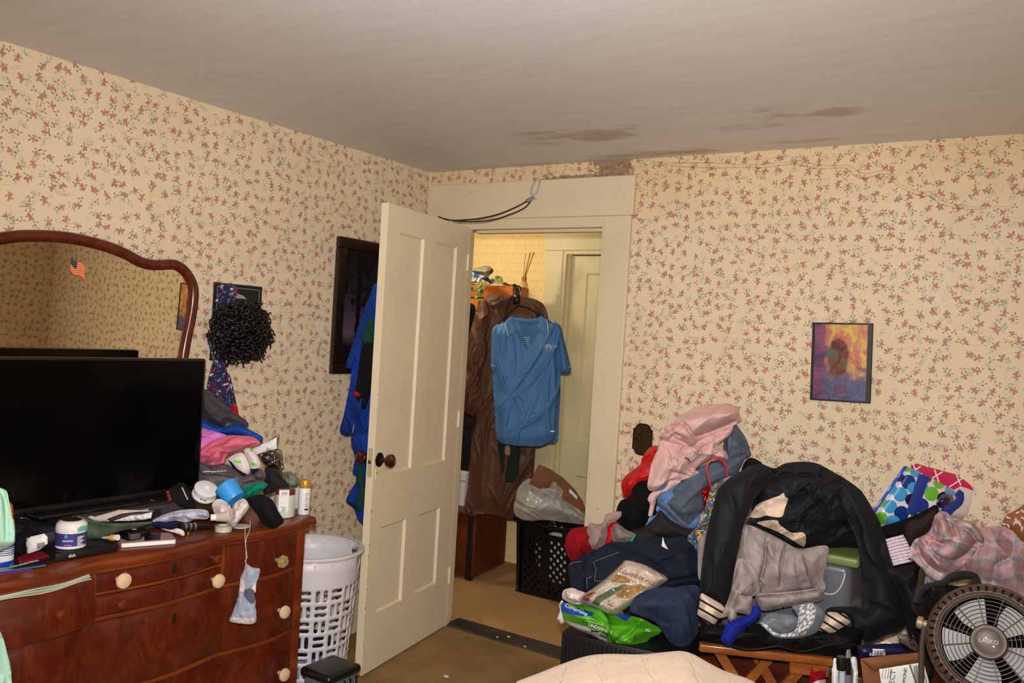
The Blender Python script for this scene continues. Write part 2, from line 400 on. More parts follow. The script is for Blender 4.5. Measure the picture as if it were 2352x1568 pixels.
def wallpaper(name, damage=False):
    g = NG(name); uv0 = g.tc('UV')
    wob = g.vm('MULTIPLY', g.vm('SUBTRACT', g.noise(uv0, 130, 2, col=True), (.5, .5, .5)), (.0055, .0055, 0))
    uv = g.vm('ADD', uv0, wob)
    base = g.ramp(g.noise(uv0, 2.5, 3), [(.3, lin((222, 199, 164))), (.72, lin((229, 208, 177)))])
    fine = g.noise(uv0, 420, 2)
    # faint twigs
    tw = g.ma('ABSOLUTE', g.ma('SUBTRACT', g.noise(uv0, 26, 2, .5, 1.2), .5))
    twm = g.ma('MULTIPLY', g.ma('LESS_THAN', tw, .012), g.ma('GREATER_THAN', g.noise(uv0, 17, 1), .52))
    c = g.mix(g.ma('MULTIPLY', twm, .5), base, lin((186, 158, 104)))
    def cell(scale, off, rnd):
        p = g.vm('ADD', uv, off)
        v = g.node('ShaderNodeTexVoronoi', voronoi_dimensions='2D'); v.inputs['Scale'].default_value = scale
        v.inputs['Randomness'].default_value = rnd; g.put(v.inputs['Vector'], p)
        loc = g.vm('SUBTRACT', p, v.outputs['Position']); rn = g.sep(v.outputs['Color'])
        r = g.node('ShaderNodeVectorRotate', rotation_type='Z_AXIS'); g.put(r.inputs['Vector'], loc)
        g.put(r.inputs['Angle'], g.ma('MULTIPLY', rn[0], 6.283)); return r.outputs[0], rn
    def petal(p, n, ph):
        x = g.sep(p); a = g.ma('ARCTAN2', x[1], x[0]); return g.ma('COSINE', g.ma('MULTIPLY_ADD', a, float(n), ph))
    # blue sprays
    p, rn = cell(17.5, (.31, .17, 0), .8)
    r = g.vm('LENGTH', g.vm('MULTIPLY', p, (.62, 1.25, 1)))
    spr = g.ma('MULTIPLY', g.ma('LESS_THAN', r, .0112), g.ma('GREATER_THAN', g.noise(uv0, 170, 1), .54))
    c = g.mix(g.ma('MULTIPLY', spr, .85), c, g.ramp(fine, [(.35, lin((116, 132, 128))), (.6, lin((158, 166, 156))), (.7, lin((92, 90, 60)))]))
    # leaf sprigs
    p, rn = cell(21, (.77, .53, 0), .9)
    r = g.vm('LENGTH', p)
    lf = g.ma('MULTIPLY', g.ma('LESS_THAN', r, .0105), g.ma('GREATER_THAN', petal(p, 3, g.ma('MULTIPLY', rn[2], 9)), .55))
    lf = g.ma('MULTIPLY', lf, g.ma('GREATER_THAN', rn[1], .35))
    c = g.mix(g.ma('MULTIPLY', lf, .8), c, lin((118, 106, 66)))
    # roses
    p, rn = cell(18.6, (.05, .41, 0), .7)
    q2 = g.vm('SUBTRACT', p, (.0112, .002, 0)); m = g.vm('SUBTRACT', p, (.005, .001, 0))
    two = g.ma('GREATER_THAN', rn[1], .38)
    rr = g.vm('LENGTH', g.vm('MULTIPLY', m, (.85, 1.1, 1)))
    leaf = g.ma('MULTIPLY', g.ma('LESS_THAN', rr, .0145), g.ma('GREATER_THAN', petal(m, 5, g.ma('MULTIPLY', rn[2], 9)), .5))
    leaf = g.ma('MULTIPLY', leaf, g.ma('GREATER_THAN', g.noise(uv0, 160, 1), .44))
    c = g.mix(g.ma('MULTIPLY', leaf, .85), c, g.ramp(fine, [(.4, lin((100, 88, 58))), (.65, lin((146, 126, 86)))]))
    d1 = g.vm('LENGTH', g.vm('MULTIPLY', p, (1, 1.2, 1))); d2 = g.vm('LENGTH', g.vm('MULTIPLY', q2, (1.15, 1, 1)))
    rose = g.ma('MAXIMUM', g.ma('LESS_THAN', d1, .0073), g.ma('MULTIPLY', two, g.ma('LESS_THAN', d2, .0058)))
    dm = g.ma('MINIMUM', d1, g.ma('MULTIPLY', d2, 1.25))
    rc = g.ramp(g.ma('ADD', g.ma('MULTIPLY', dm, 72), g.ma('MULTIPLY', g.noise(uv0, 330, 1), .85)),
                [(.3, lin((140, 56, 56))), (.52, lin((178, 90, 88))), (.72, lin((214, 150, 142))), (.9, lin((162, 76, 74)))])
    c = g.mix(g.ma('MULTIPLY', rose, .9), c, rc)
    if damage:
        x = g.sep(uv0); n = g.noise(uv0, 26, 5, .65); n2 = g.noise(uv0, 60, 4, .6)
        a = g.ma('MULTIPLY', g.sm(x[0], .90, 1.00), g.ma('SUBTRACT', 1.0, g.sm(x[0], 1.09, 1.20)))
        b = g.ma('MULTIPLY', g.sm(x[0], .45, .75), g.ma('SUBTRACT', 1.0, g.sm(x[0], 1.12, 1.19)))
        b = g.ma('MULTIPLY', b, g.ma('SUBTRACT', 1.0, g.sm(x[1], 2.205, 2.262)))
        mk = g.ma('ADD', g.ma('MAXIMUM', g.ma('MULTIPLY', a, .82), g.ma('MULTIPLY', b, .95)), g.ma('MULTIPLY', g.ma('SUBTRACT', n, .5), 1.5))
        mk = g.ma('GREATER_THAN', mk, .52)
        ok = g.ma('MULTIPLY', mk, g.ma('GREATER_THAN', x[1], 2.2))
        c = g.mix(ok, c, g.ramp(n2, [(.3, lin((122, 96, 86))), (.55, lin((160, 134, 112))), (.7, lin((196, 164, 124)))]))
        # damp yellowing towards the top of the wall
        c = g.mix(g.ma('MULTIPLY', g.sm(x[1], 1.9, 2.29), .35), c, g.mix(1.0, c, lin((246, 226, 176)), 'MULTIPLY'))
    g.bump(g.noise(uv0, 6, 4, .6), .12, .01)
    return g.out(c, .62, 0, .35)
def hall_paper():
    g = NG('hall_wallpaper'); uv = g.tc('UV'); x = g.sep(uv)
    k = 1/.058
    row = g.ma('FLOOR', g.ma('MULTIPLY', x[1], k)); sh = g.ma('MULTIPLY', g.ma('MODULO', g.ma('ABSOLUTE', row), 2.0), .5)
    fx = g.ma('SUBTRACT', g.ma('FRACT', g.ma('ADD', g.ma('MULTIPLY', x[0], k), sh)), .5); fy = g.ma('SUBTRACT', g.ma('FRACT', g.ma('MULTIPLY', x[1], k)), .5)
    d = g.vm('LENGTH', g.comb(fx, g.ma('MULTIPLY', fy, .8), 0.0)); dn = g.ma('ADD', d, g.ma('MULTIPLY', g.ma('SUBTRACT', g.noise(uv, 160, 2), .5), .25))
    c = g.mix(g.ma('MULTIPLY', g.ma('LESS_THAN', dn, .13), .4), lin((245, 218, 156)), lin((196, 184, 150)))
    d2 = g.vm('LENGTH', g.comb(g.ma('SUBTRACT', g.ma('ABSOLUTE', fx), .5), g.ma('MULTIPLY', fy, 1.2), 0.0))
    c = g.mix(g.ma('MULTIPLY', g.ma('LESS_THAN', d2, .09), .5), c, lin((206, 170, 118)))
    return g.out(c, .7, 0, .3)
def ceiling_mat():
    g = NG('ceiling_paint'); uv = g.tc('UV')
    st = g.vm('MULTIPLY', uv, (1.2, 7, 1))
    c = g.ramp(g.noise(st, 3.2, 5, .62), [(.3, lin((213, 211, 210))), (.7, lin((223, 221, 220)))])
    c = g.mix(g.ma('MULTIPLY', g.ma('GREATER_THAN', g.noise(uv, 420, 2), .66), .35), c, lin((215, 205, 190)))
    n = g.noise(g.vm('MULTIPLY', uv, (1, 2.2, 1)), 4.5, 4, .6, .6); x = g.sep(uv)
    tot = None
    for cx, cy, rx, ry, w in ((1.13, -.45, .30, .10, 1.), (1.0, -.56, .16, .05, .7), (1.38, -.53, .10, .06, .6), (1.72, -.40, .28, .05, .7),
                              (1.92, -.53, .09, .10, .9), (2.1, -.49, .12, .07, .9), (1.3, -.07, .32, .06, .9), (1.8, -.12, .4, .04, .6), (.6, -.03, .5, .04, .5)):
        d = g.vm('LENGTH', g.vm('MULTIPLY', g.vm('SUBTRACT', uv, (cx, cy, 0)), (1/rx, 1/ry, 0)))
        k = g.ma('MULTIPLY', g.ma('SUBTRACT', 1.0, g.sm(d, .1, 1.7)), w); tot = k if tot is None else g.ma('MAXIMUM', tot, k)
    mk = g.sm(g.ma('MULTIPLY', tot, g.sm(g.ma('ADD', g.ma('MULTIPLY', n, .7), g.ma('MULTIPLY', g.noise(st, 9, 4, .65), .3)), .36, .62)), .08, .75)
    c = g.mix(g.ma('MULTIPLY', mk, .6), c, lin((164, 132, 98)))
    g.bump(g.noise(st, 30, 3), .1, .004)
    return g.out(c, .55, 0, .3)
def carpet(name, a, b, dirt):
    g = NG(name); o = g.tc(); n = g.noise(o, 5, 4, .6); f = g.noise(o, 260, 2)
    c = g.mix(g.sm(n, .35, .7), lin(a), lin(b)); c = g.mix(g.ma('MULTIPLY', f, .55), c, lin(dirt))
    c = g.mix(g.ma('MULTIPLY', g.sm(g.noise(o, 1.9, 5, .68), .56, .74), .8), c, lin(dirt))
    g.bump(f, .8, .006); return g.out(c, .95, 0, .1)
def wood(name, dark, mid, light, scale=7, rough=.3, coat=.35, burl=True, axis='Z'):
    if name in _mc: return _mc[name]
    g = NG(name); o = g.tc()
    st = {'Z': (1, 1, .25), 'Y': (1, .2, 1), 'X': (.2, 1, 1)}[axis]
    if burl: st = (1, 1, .55)
    v = g.vm('MULTIPLY', o, st)
    n = g.noise(v, scale, 6, .68, 1.6 if burl else .5); f = g.noise(g.vm('MULTIPLY', o, tuple(k*k for k in st)), scale*14, 3, .6)
    c = g.ramp(g.ma('ADD', g.ma('MULTIPLY', n, .75), g.ma('MULTIPLY', f, .25)), [(.34, lin(dark)), (.5, lin(mid)), (.68, lin(light))])
    g.bump(f, .06, .001)
    _mc[name] = g.out(c, rough, 0, .45, Coat_Weight=coat, Coat_Roughness=.12); return _mc[name]

W_PAPER = wallpaper('floral_wallpaper'); W_PAPER_D = wallpaper('floral_wallpaper_door_wall', True); HALL_PAPER = hall_paper()
CEIL = ceiling_mat(); CARPET = carpet('room_carpet', (164, 132, 86), (186, 150, 98), (106, 80, 50)); HCARPET = carpet('hall_carpet', (196, 154, 104), (212, 168, 116), (168, 128, 86))
def paint(name, rgb, dirt=(120, 90, 55), amt=.25):
    g = NG(name); o = g.tc(); n = g.noise(o, 3, 5, .6)
    c = g.mix(g.ma('MULTIPLY', g.sm(n, .45, .8), amt), lin(rgb), lin(tuple(int(x*.82) for x in rgb)))
    c = g.mix(g.ma('MULTIPLY', g.sm(g.noise(o, 45, 3), .72, .76), .5), c, lin(dirt))
    g.bump(g.noise(g.vm('MULTIPLY', o, (1, 1, .1)), 90, 3), .08, .001); return g.out(c, .42, 0, .4)
TRIM = paint('cream_trim_paint', (219, 202, 170)); DOORP = paint('cream_door_paint', (234, 218, 185)); HTRIM = paint('hall_trim_paint', (226, 212, 168))
BLACK = plain('black_plastic', (16, 15, 15), .35); DARKM = plain('dark_metal', (40, 38, 36), .4, .8)
WHITE = plain('white_plastic', (228, 226, 224), .35); WPAP = plain('white_paper', (232, 228, 222), .7)
CHROME = plain('chrome', (200, 200, 205), .15, 1.0)
INK = plain('black_ink', (22, 22, 24), .6)

# ------------------------------------------------------------------ the room
RH, OX0, OX1, OZ = 2.288, .286, 1.030, 2.0
def struct(name, b, mat, parent=None, uv=None, smooth=False):
    o = mesh_obj(name, b.v, b.f, mat, parent, uv, smooth)
    if parent is None: o['kind'] = 'structure'
    return o
def wall(name, boxes, mat, axes):
    b = MB()
    for lo, hi in boxes: b.box(lo, hi)
    return struct(name, b, mat, None, [(p[axes[0]], p[axes[1]]) for p in b.v])
XR, YF = 3.70, -4.7
wall_back = wall('wall_back', [((-.12, 0, 0), (.222, .10, RH)), ((.222, 0, OZ), (OX0, .10, RH)), ((OX1, 0, 0), (XR+.12, .10, RH)), ((OX0, 0, OZ), (OX1, .10, RH))], W_PAPER_D, (0, 2))
wall_left = wall('wall_left', [((-.12, YF, 0), (0, 0, RH))], W_PAPER, (1, 2))
wall_right = wall('wall_right', [((XR, YF, 0), (XR+.12, 0, RH))], W_PAPER, (1, 2))
wall_front = wall('wall_front', [((-.12, YF-.12, 0), (XR+.12, YF, RH))], W_PAPER, (0, 2))
floor = struct('floor', MB().box((-.12, YF-.12, -.1), (XR+.12, 0, 0)), CARPET)
floor_hall = struct('floor_hall', MB().box((-1.9, .10, -.1), (XR, 1.42, 0)), HCARPET)
ceiling = wall('ceiling', [((-.12, YF-.12, RH), (XR+.12, .10, RH+.1))], CEIL, (0, 1))
wall_hall = wall('wall_hall', [((-1.9, 1.22, 0), (.13, 1.32, RH)), ((.13, 1.22, 2.02), (.93, 1.32, RH)), ((.93, 1.22, 0), (2.6, 1.32, RH))], HALL_PAPER, (0, 2))
wall_hall_end = wall('wall_hall_end', [((-2.0, .1, 0), (-1.9, 1.32, RH))], HALL_PAPER, (1, 2))
wall_hall_far = wall('wall_hall_far', [((2.6, .1, 0), (2.7, 1.32, RH))], HALL_PAPER, (1, 2))
ceiling_hall = struct('ceiling_hall', MB().box((-2.0, .10, RH), (2.7, 1.32, RH+.1)), HTRIM)
# threshold board between the two carpets
struct('trim_1', MB().rbox((OX0-.02, -.015, -.02), (OX1+.02, .115, .008), .004), plain('worn_threshold', (62, 54, 46), .6, var=.35, vs=14))
# door casing: header board, side boards, inner stop
b = MB().rbox((.028, -.030, 2.036), (1.171, .0, 2.2127), .003).rbox((.150, -.024, 0), (OX0-.004, 0, 2.036), .003).rbox((OX1+.002, -.024, 0), (1.160, 0, 2.036), .003)
trim_casing = struct('trim_2', b, TRIM)
b = MB().box((.210, -.030, 0), (OX0-.008, .014, OZ-.0122)).box((OX1-.012, -.012, 0), (OX1+.004, .112, OZ-.0122)).box((.2212, .012, 0), (.2265, .101, OZ)).box((OX0-.06, -.012, OZ-.012), (OX1+.006, .112, OZ+.04))
b.box((OX1-.024, .035, 0), (OX1-.01, .075, OZ-.01)).box((OX0, .035, OZ-.026), (OX1, .075, OZ-.01))
struct('trim_3', b, TRIM, trim_casing)
b = MB().rbox((1.165, -.016, 0), (XR, 0, .16), .004); struct('baseboard_back', b, TRIM)
b = MB().rbox((0, YF, 0), (.016, -.03, .16), .004); struct('baseboard_left', b, TRIM)
b = MB().rbox((1.03, .10, 0), (1.14, .125, 2.04), .003).rbox((.09, .10, 0), (.212, .125, 2.04), .003).rbox((.1, .10, 2.03), (1.2, .125, 2.2), .003); struct('trim_4', b, HTRIM)
# wallpaper buckle running along the top of the door wall, and a dry crack below it
def ridge(pts, r, name):
    b = MB(); P = resample(pts, .02, closed=False)
    rs = [r*(.5+.9*float(vnoise(i*.21, 3.3)))*min(1, i/6, (len(P)-1-i)/6+.05) for i in range(len(P))]
    b.tube([(p[0], .0005, p[1]) for p in P], rs, n=8); o = b.build(name, W_PAPER_D, wall_back, uv=False, ang=180)
    me = o.data; l = me.uv_layers.new(name='UVMap')
    for lp in me.loops:
        c = me.vertices[lp.vertex_index].co; l.data[lp.index].uv = (c.x+org_of(o).x, c.z+org_of(o).z)
    return o
CR = [(1.24, 2.271), (1.38, 2.25), (1.519, 2.24), (1.705, 2.226), (1.862, 2.231), (1.948, 2.209), (2.054, 2.204), (2.085, 2.18), (2.12, 2.164), (2.16, 2.172), (2.213, 2.173),
      (2.235, 2.135), (2.261, 2.116), (2.33, 2.086), (2.352, 2.09), (2.385, 2.06), (2.419, 2.046), (2.49, 2.031), (2.56, 2.034), (2.625, 2.036)]
ridge(CR, .011, 'paper_buckle')
ridge([(1.5, 2.262), (1.9, 2.255), (2.3, 2.262), (2.64, 2.262)], .003, 'paper_buckle')
ridge([(2.33, 2.25), (2.35, 2.19), (2.375, 2.12), (2.40, 2.085)], .003, 'paper_buckle')
ridge([(1.178, 2.2), (1.182, 2.1), (1.175, 2.04), (1.17, 1.95), (1.172, 1.85)], .004, 'paper_buckle')
b = MB(); b.tube([(.0045, -.0045, z) for z in (1.0, 1.5, 2.0, RH)], .006, n=8); b.build('corner_bead', TRIM, wall_back)
# ------------------------------------------------------------------ the open room door (hinged on the left jamb)
DTH = 1.4154; DP0 = Vector((.286, -.03, 0)); DDR = Vector((math.cos(DTH), -math.sin(DTH), 0)); DN = Vector((math.sin(DTH), math.cos(DTH), 0))
MD = Matrix(((DDR.x, 0, DN.x, DP0.x), (DDR.y, 0, DN.y, DP0.y), (0, 1, 0, 0), (0, 0, 0, 1)))   # local (s, z, out)
DW, DT = .740, .036
def door_leaf(M, W, Hh, T, panels, mat, name):
    rec = .011; b = MB()
    xs = sorted({0, W}|{p for q in panels for p in (q[0], q[2])}); zs = sorted({.008, Hh}|{p for q in panels for p in (q[1], q[3])})
    for i in range(len(xs)-1):
        for j in range(len(zs)-1):
            cx, cz = (xs[i]+xs[i+1])/2, (zs[j]+zs[j+1])/2
            if not any(q[0] < cx < q[2] and q[1] < cz < q[3] for q in panels):
                b.box((xs[i], zs[j], -T), (xs[i+1], zs[j+1], 0), M)
    o = b.build(name, mat, smooth=False); o['kind'] = 'structure'
    for q in panels:
        c = MB().box((q[0], q[1], -T+rec), (q[2], q[3], -rec), M); e = .009
        for sgn in (0, 1):   # sloped sticking around the recess
            z0, z1 = ((0, -rec) if sgn == 0 else (-T, -T+rec)); z0 -= .0006 if sgn == 0 else -.0006
            v = [(q[0], q[1], z0), (q[2], q[1], z0), (q[2], q[3], z0), (q[0], q[3], z0), (q[0]+e, q[1]+e, z1), (q[2]-e, q[1]+e, z1), (q[2]-e, q[3]-e, z1), (q[0]+e, q[3]-e, z1)]
            c.add(v, [(0, 1, 5, 4), (1, 2, 6, 5), (2, 3, 7, 6), (3, 0, 4, 7)], M)
        c.build('panel', mat, o, smooth=False)
    return o
door_1 = door_leaf(MD, DW, OZ-.004, DT, [(.112, .845, .325, 1.885), (.430, .845, .642, 1.885), (.130, .25, .330, .62), (.446, .25, .652, .62)], DOORP, 'door_1')
KNOBM = glossy('dark_brown_knob', (66, 26, 16), .12, .8)
for sgn in (1, -1):
    R = MD @ Matrix.Translation((.700, .915, 0 if sgn > 0 else -DT)) @ (Matrix.Identity(4) if sgn > 0 else Matrix.Rotation(math.pi, 4, 'X'))
    kn = MB().lathe([(.012, .004), (.010, .03), (.014, .036), (.026, .042), (.0305, .052), (.029, .062), (.02, .070), (.0, .073)], 28, R).build('door_knob', KNOBM, door_1)
    MB().lathe([(.0, 0), (.031, 0), (.031, .002), (.026, .006), (.014, .008), (.013, .008)], 28, R, False).build('rose', DARKM, kn)
MB().rbox((.706, .832, -.001), (.726, .880, .0025), .001, 1, MD).build('keyhole_plate', DOORP, door_1)
MB().lathe([(0, 0), (.003, 0), (.003, .0008), (0, .0008)], 12, MD @ Matrix.Translation((.716, .860, .0025))).build('keyhole', INK, door_1)
lp = MB().rbox((DW-.0005, .845, -.030), (DW+.0015, .965, -.008), .0006, 1, MD).build('latch_plate', plain('painted_metal', (196, 178, 140), .4), door_1)
MB().rbox((DW, .90, -.026), (DW+.006, .915, -.013), .001, 1, MD).build('latch', plain('worn_steel', (150, 140, 125), .3, .9), lp)
for z in (.22, 1.0, 1.78):
    MB().lathe([(0, 0), (.006, 0), (.006, .08), (0, .08)], 10, MD @ Matrix.Translation((-.004, z, .004)) @ Matrix.Rotation(-math.pi/2, 4, 'X')).build('hinge', DOORP, door_1)
# chipped dirty edge along the lock side
b = MB(); rnd = random.Random(4)
for i in range(30):
    z = rnd.uniform(.1, .75); b.box((DW-.001-rnd.uniform(0, .003), z, -.0002), (DW+.0004, z+rnd.uniform(.003, .012), .0004), MD)
b.build('edge_chips', plain('bare_wood_chip', (150, 118, 76), .8), door_1, smooth=False)
# hall door and its casing on the hall's far wall
b = MB().rbox((-.01, 1.192, 2.022), (1.05, 1.222, 2.147), .003).rbox((.006, 1.198, 0), (.130, 1.222, 2.022), .003).rbox((.94, 1.198, 0), (1.05, 1.222, 2.022), .003)
tr5 = struct('trim_5', b, HTRIM)
b = MB().box((.128, 1.205, 0), (.150, 1.30, 1.9998)).box((.915, 1.205, 0), (.94, 1.30, 1.9998)).box((.126, 1.205, 2.0), (.945, 1.30, 2.026)).box((.148, 1.235, 0), (.166, 1.27, 2.0))
struct('trim_6', b, HTRIM, tr5)
MH = Matrix(((1, 0, 0, .152), (0, 0, -1, 1.262), (0, 1, 0, 0), (0, 0, 0, 1)))
door_2 = door_leaf(MH, .762, 1.995, .036, [(.12, .84, .33, 1.885), (.435, .84, .645, 1.885), (.12, .25, .33, .62), (.435, .25, .645, .62)], HTRIM, 'door_2')
# ------------------------------------------------------------------ dresser (serpentine front, along the left wall)
DWOOD = wood('dresser_veneer', (62, 19, 8), (86, 29, 11), (110, 44, 17), 11, .32, .25)
DEDGE = wood('dresser_edge_wood', (78, 28, 10), (112, 46, 16), (138, 66, 26), 8, .32, .3, False, 'Y')
DY0, DY1, DTOP = -1.25, -2.42, .770
def fx(y):
    for a, b2 in ((-1.27, -1.61), (-1.61, -2.06), (-2.06, -2.40)):
        if b2 <= y <= a or (a == -1.27 and y > a) or (b2 == -2.40 and y < b2):
            s = (y-a)/(b2-a); return .522+.026*math.sin(math.pi*min(1, max(0, s)))**1.3
    return .522
def curved(b, ya, yb, z0, z1, xb, off, r=.004, n=22, tilt=0.0, end=0.0):
    """slab following the serpentine front; xb = back x"""
    v = []; f = []; K = 8
    for i in range(n+1):
        y = ya+(yb-ya)*i/n; x = fx(y)+off
        for px, pz in ((xb, z0), (x-r, z0), (x-r*.3, z0+r*.3), (x, z0+r), (x, z1-r), (x-r*.3, z1-r*.3), (x-r, z1), (xb, z1)):
            v.append((px+tilt*(z1-pz)*(0 if px == xb else 1), y, pz))
    for i in range(n):
        for k in range(K): f.append((i*K+k, i*K+(k+1) % K, (i+1)*K+(k+1) % K, (i+1)*K+k))
    f += [tuple(range(K))[::-1], tuple(n*K+k for k in range(K))]
    return b.add(v, f)
dr = thing('dresser', 'reddish brown veneer dresser with wavy front and mismatched knobs below the television', 'dresser', (.28, -1.835, 0))
b = MB()
b.box((.02, DY0-.022, .10), (.50, DY0-.004, .735)).box((.02, DY1+.004, .10), (.50, DY1+.022, .735)).box((.02, DY1, .08), (.035, DY0, .735)).box((.03, DY1+.02, .10), (.48, DY0-.02, .115))
b.build('case', DWOOD, dr, smooth=False)
for y in (DY0-.024, DY1+.024):
    MB().rbox((.485, y-.022, 0), (.528, y+.022, .738), .006, 2).build('corner_post', DEDGE, dr)
    MB().rbox((.02, y-.02, 0), (.06, y+.02, .12), .004, 1).build('leg', DEDGE, dr)
b = MB(); curved(b, DY0+.03, DY1-.03, .741, DTOP, .01, .024, .011, 60); top = b.build('top', DEDGE, dr)
b = MB(); curved(b, DY0+.012, DY1-.012, .728, .7405, .02, .010, .005, 60); b.build('moulding', DEDGE, top)
for z in (.596, .371, .140):
    b = MB(); curved(b, DY0-.03, DY1+.03, z-.007, z+.007, .30, .006, .004, 60); b.build('rail', DEDGE, dr)
b = MB(); curved(b, -1.615, -2.055, .664, .673, .30, .004, .003, 24); b.build('rail', DEDGE, dr)
for y in (-1.612, -2.058):
    b = MB(); curved(b, y+.007, y-.007, .60, .735, .30, .004, .003, 3); b.build('divider', DEDGE, dr)
PORC = glossy('cream_knob', (222, 186, 150), .3, .3); BRK = glossy('brown_turned_knob', (104, 40, 16), .2, .6)
CRY = plain('crystal_glass', (236, 214, 150), .03, spec=.8, Transmission_Weight=.75, IOR=1.5)
MB_K = [(.008, -.006), (.007, .012), (.010, .017), (.019, .020), (.023, .027), (.021, .034), (.012, .038), (0, .039)]
BR_K = [(.011, -.006), (.008, .004), (.006, .012), (.011, .016), (.0145, .023), (.0125, .030), (.006, .033), (0, .0335)]
def knob(par, y, z, kind, off=.004, k=1.0):
    M = frame((fx(y)+off, y, z), (0, 1, 0), None, (1, 0, .0)) @ Matrix.Scale(k, 4)
    if kind == 'crystal':
        b = MB().lathe([(.008, -.004), (.007, .010), (.017, .018), (.023, .028), (.021, .036), (.012, .041), (0, .041)], 8, M); o = b.build('knob', CRY, par, smooth=False); tag(o, 'faceted clear glass knob')
    else: MB().lathe(MB_K if kind == 'cream' else BR_K, 24, M).build('knob', PORC if kind == 'cream' else BRK, par)
def keyhole(par, y, z):
    o = MB().rbox((fx(y)+.003, y-.007, z-.014), (fx(y)+.0062, y+.007, z+.014), .004, 2).build('escutcheon', plain('dark_brass', (70, 52, 30), .4, .8), par)
    MB().box((fx(y)+.0058, y-.0018, z-.007), (fx(y)+.0068, y+.0018, z+.006)).build('keyhole', INK, o)
def drawer(ya, yb, z0, z1, knobs, keys=(), off=.004, tilt=0.0):
    b = MB(); curved(b, ya, yb, z0, z1, .40, off, .003, 30, tilt); o = b.build('drawer', DWOOD, dr)
    for q in knobs: knob(o, *q, off=off)
    for q in keys: keyhole(o, *q)
    return o
drawer(-1.294, -1.603, .605, .727, [(-1.402, .649, 'crystal')])
drawer(-1.622, -2.050, .675, .727, [(-1.99, .703, 'cream', .0, 1.15)[:3], (-1.662, .703, 'brown')], [(-1.815, .700)])
drawer(-1.622, -2.050, .605, .662, [(-1.99, .634, 'brown'), (-1.652, .630, 'cream')])
drawer(-2.067, -2.376, .596, .722, [(-2.189, .660, 'brown')], off=.022, tilt=.10)
drawer(-1.294, -2.376, .380, .588, [(-1.375, .466, 'cream'), (-2.262, .470, 'cream')], [(-1.805, .546)])
drawer(-1.294, -2.376, .149, .363, [(-1.356, .240, 'cream'), (-2.31, .240, 'cream')], [(-1.805, .31)])
# papers caught in the gap above the tilted drawer
b = MB()
for i in range(3):
    v = []; f = []
    for k in range(13):
        y = -2.08-.026*k; x = fx(y)+.028-.006*i; z = .724+.004*i+.002*math.sin(k*.9+i)
        v += [(x-.10, y, z+.004), (x, y, z), (x, y, z+.0012), (x-.10, y, z+.0052)]
    for k in range(12): f += [(4*k+j, 4*k+(j+1) % 4, 4*k+4+(j+1) % 4, 4*k+4+j) for j in range(4)]
    b = MB().add(v, f); tag(b.build('loose_paper', plain(f'gap_paper{i}', ((214, 196, 170), (190, 214, 190), (226, 222, 214))[i], .5)),
        ('cream paper sheet caught above the tilted top left drawer, lowest of three', 'pale green glossy sheet caught above the tilted top left drawer, middle of three',
         'white paper sheet caught above the tilted top left drawer, uppermost of three')[i], 'paper', 'papers caught in the dresser drawer gap')
# ------------------------------------------------------------------ dresser mirror
mr = thing('dresser_mirror', 'arched dresser mirror in a curvy reddish brown wooden frame behind the television', 'mirror', (.05, -1.95, .775))
yc = -1.95
mp = [on('x', .08, *p) for p in Q_([(760, 290), (860, 318), (980, 355), (1120, 415), (1230, 475), (1340, 503), (1450, 502), (1540, 500), (1620, 545), (1680, 620), (1716, 720), (1712, 850), (1690, 1000), (1660, 1150), (1630, 1340)])]
mp = [(p[1], p[2]) for p in mp]
half = [(yc, 1.702), (yc+.05, 1.700)]+mp[1:]+[(mp[-1][0]-.012, 1.15), (mp[-1][0]-.02, 1.02), (mp[-1][0]-.05, .97)]
path = half+[(2*yc-y, z) for y, z in half[::-1]][:-1]
P = resample(path, .025); TILT = .019
def mz(y, z, d=0.0): return (.075+d+(z-1.0)*TILT, y, z)
b = MB(); v = []; f = []; n = len(P)
prof = [(-.019, 0), (-.019, .014), (-.013, .024), (-.004, .028), (.008, .027), (.016, .020), (.019, .008), (.019, 0)]
for i in range(n):
    t = P[(i+1) % n]-P[i-1]; t = t/np.hypot(*t); nr = np.array([t[1], -t[0]])
    for a, d in prof: q = P[i]+nr*a; v.append(mz(q[0], q[1], d))
for i in range(n):
    for k in range(8): f.append((i*8+k, i*8+(k+1) % 8, ((i+1) % n)*8+(k+1) % 8, ((i+1) % n)*8+k))
b.add(v, f); b.build('frame', DWOOD, mr, ang=60)
MIRR = NG('old_mirror_glass').out(lin((218, 208, 180)), .012, 1.0)
pin = []
for i in range(n):
    t = P[(i+1) % n]-P[i-1]; t = t/np.hypot(*t); pin.append(P[i]+np.array([t[1], -t[0]])*.0)
v2, f2 = tri(np.array(pin)); b = MB().add([mz(y, z, .010) for y, z in v2]+[mz(y, z, .004) for y, z in v2], [q for q in f2]+[tuple(i+len(v2) for i in q[::-1]) for q in f2])
gl = b.build('glass', MIRR, mr, smooth=False)
def flagmat():
    g = NG('flag_sticker'); x = g.sep(g.tc('UV')); s = g.ma('GREATER_THAN', g.ma('FRACT', g.ma('MULTIPLY', x[1], 6.5)), .5)
    c = g.mix(s, lin((196, 60, 40)), lin((232, 170, 110))); k = g.ma('MULTIPLY', g.ma('LESS_THAN', x[0], .42), g.ma('GREATER_THAN', x[1], .46))
    st = g.ma('GREATER_THAN', g.noise(g.tc('UV'), 22, 0), .62); return g.out(g.mix(k, c, g.mix(st, lin((28, 44, 52)), lin((120, 130, 120)))), .5)
b = MB(); v = []; u = []; f = []
for i in range(9):
    for j in range(7):
        s, r = i/8, j/6; y = -1.933+.048*s+.003*r; z = 1.600-.030*s+.044*r-.006*math.sin(s*6.3); v.append(mz(y, z, .0112)); u.append((s, r))
for i in range(8):
    for j in range(6): f.append((i*7+j, (i+1)*7+j, (i+1)*7+j+1, i*7+j+1))
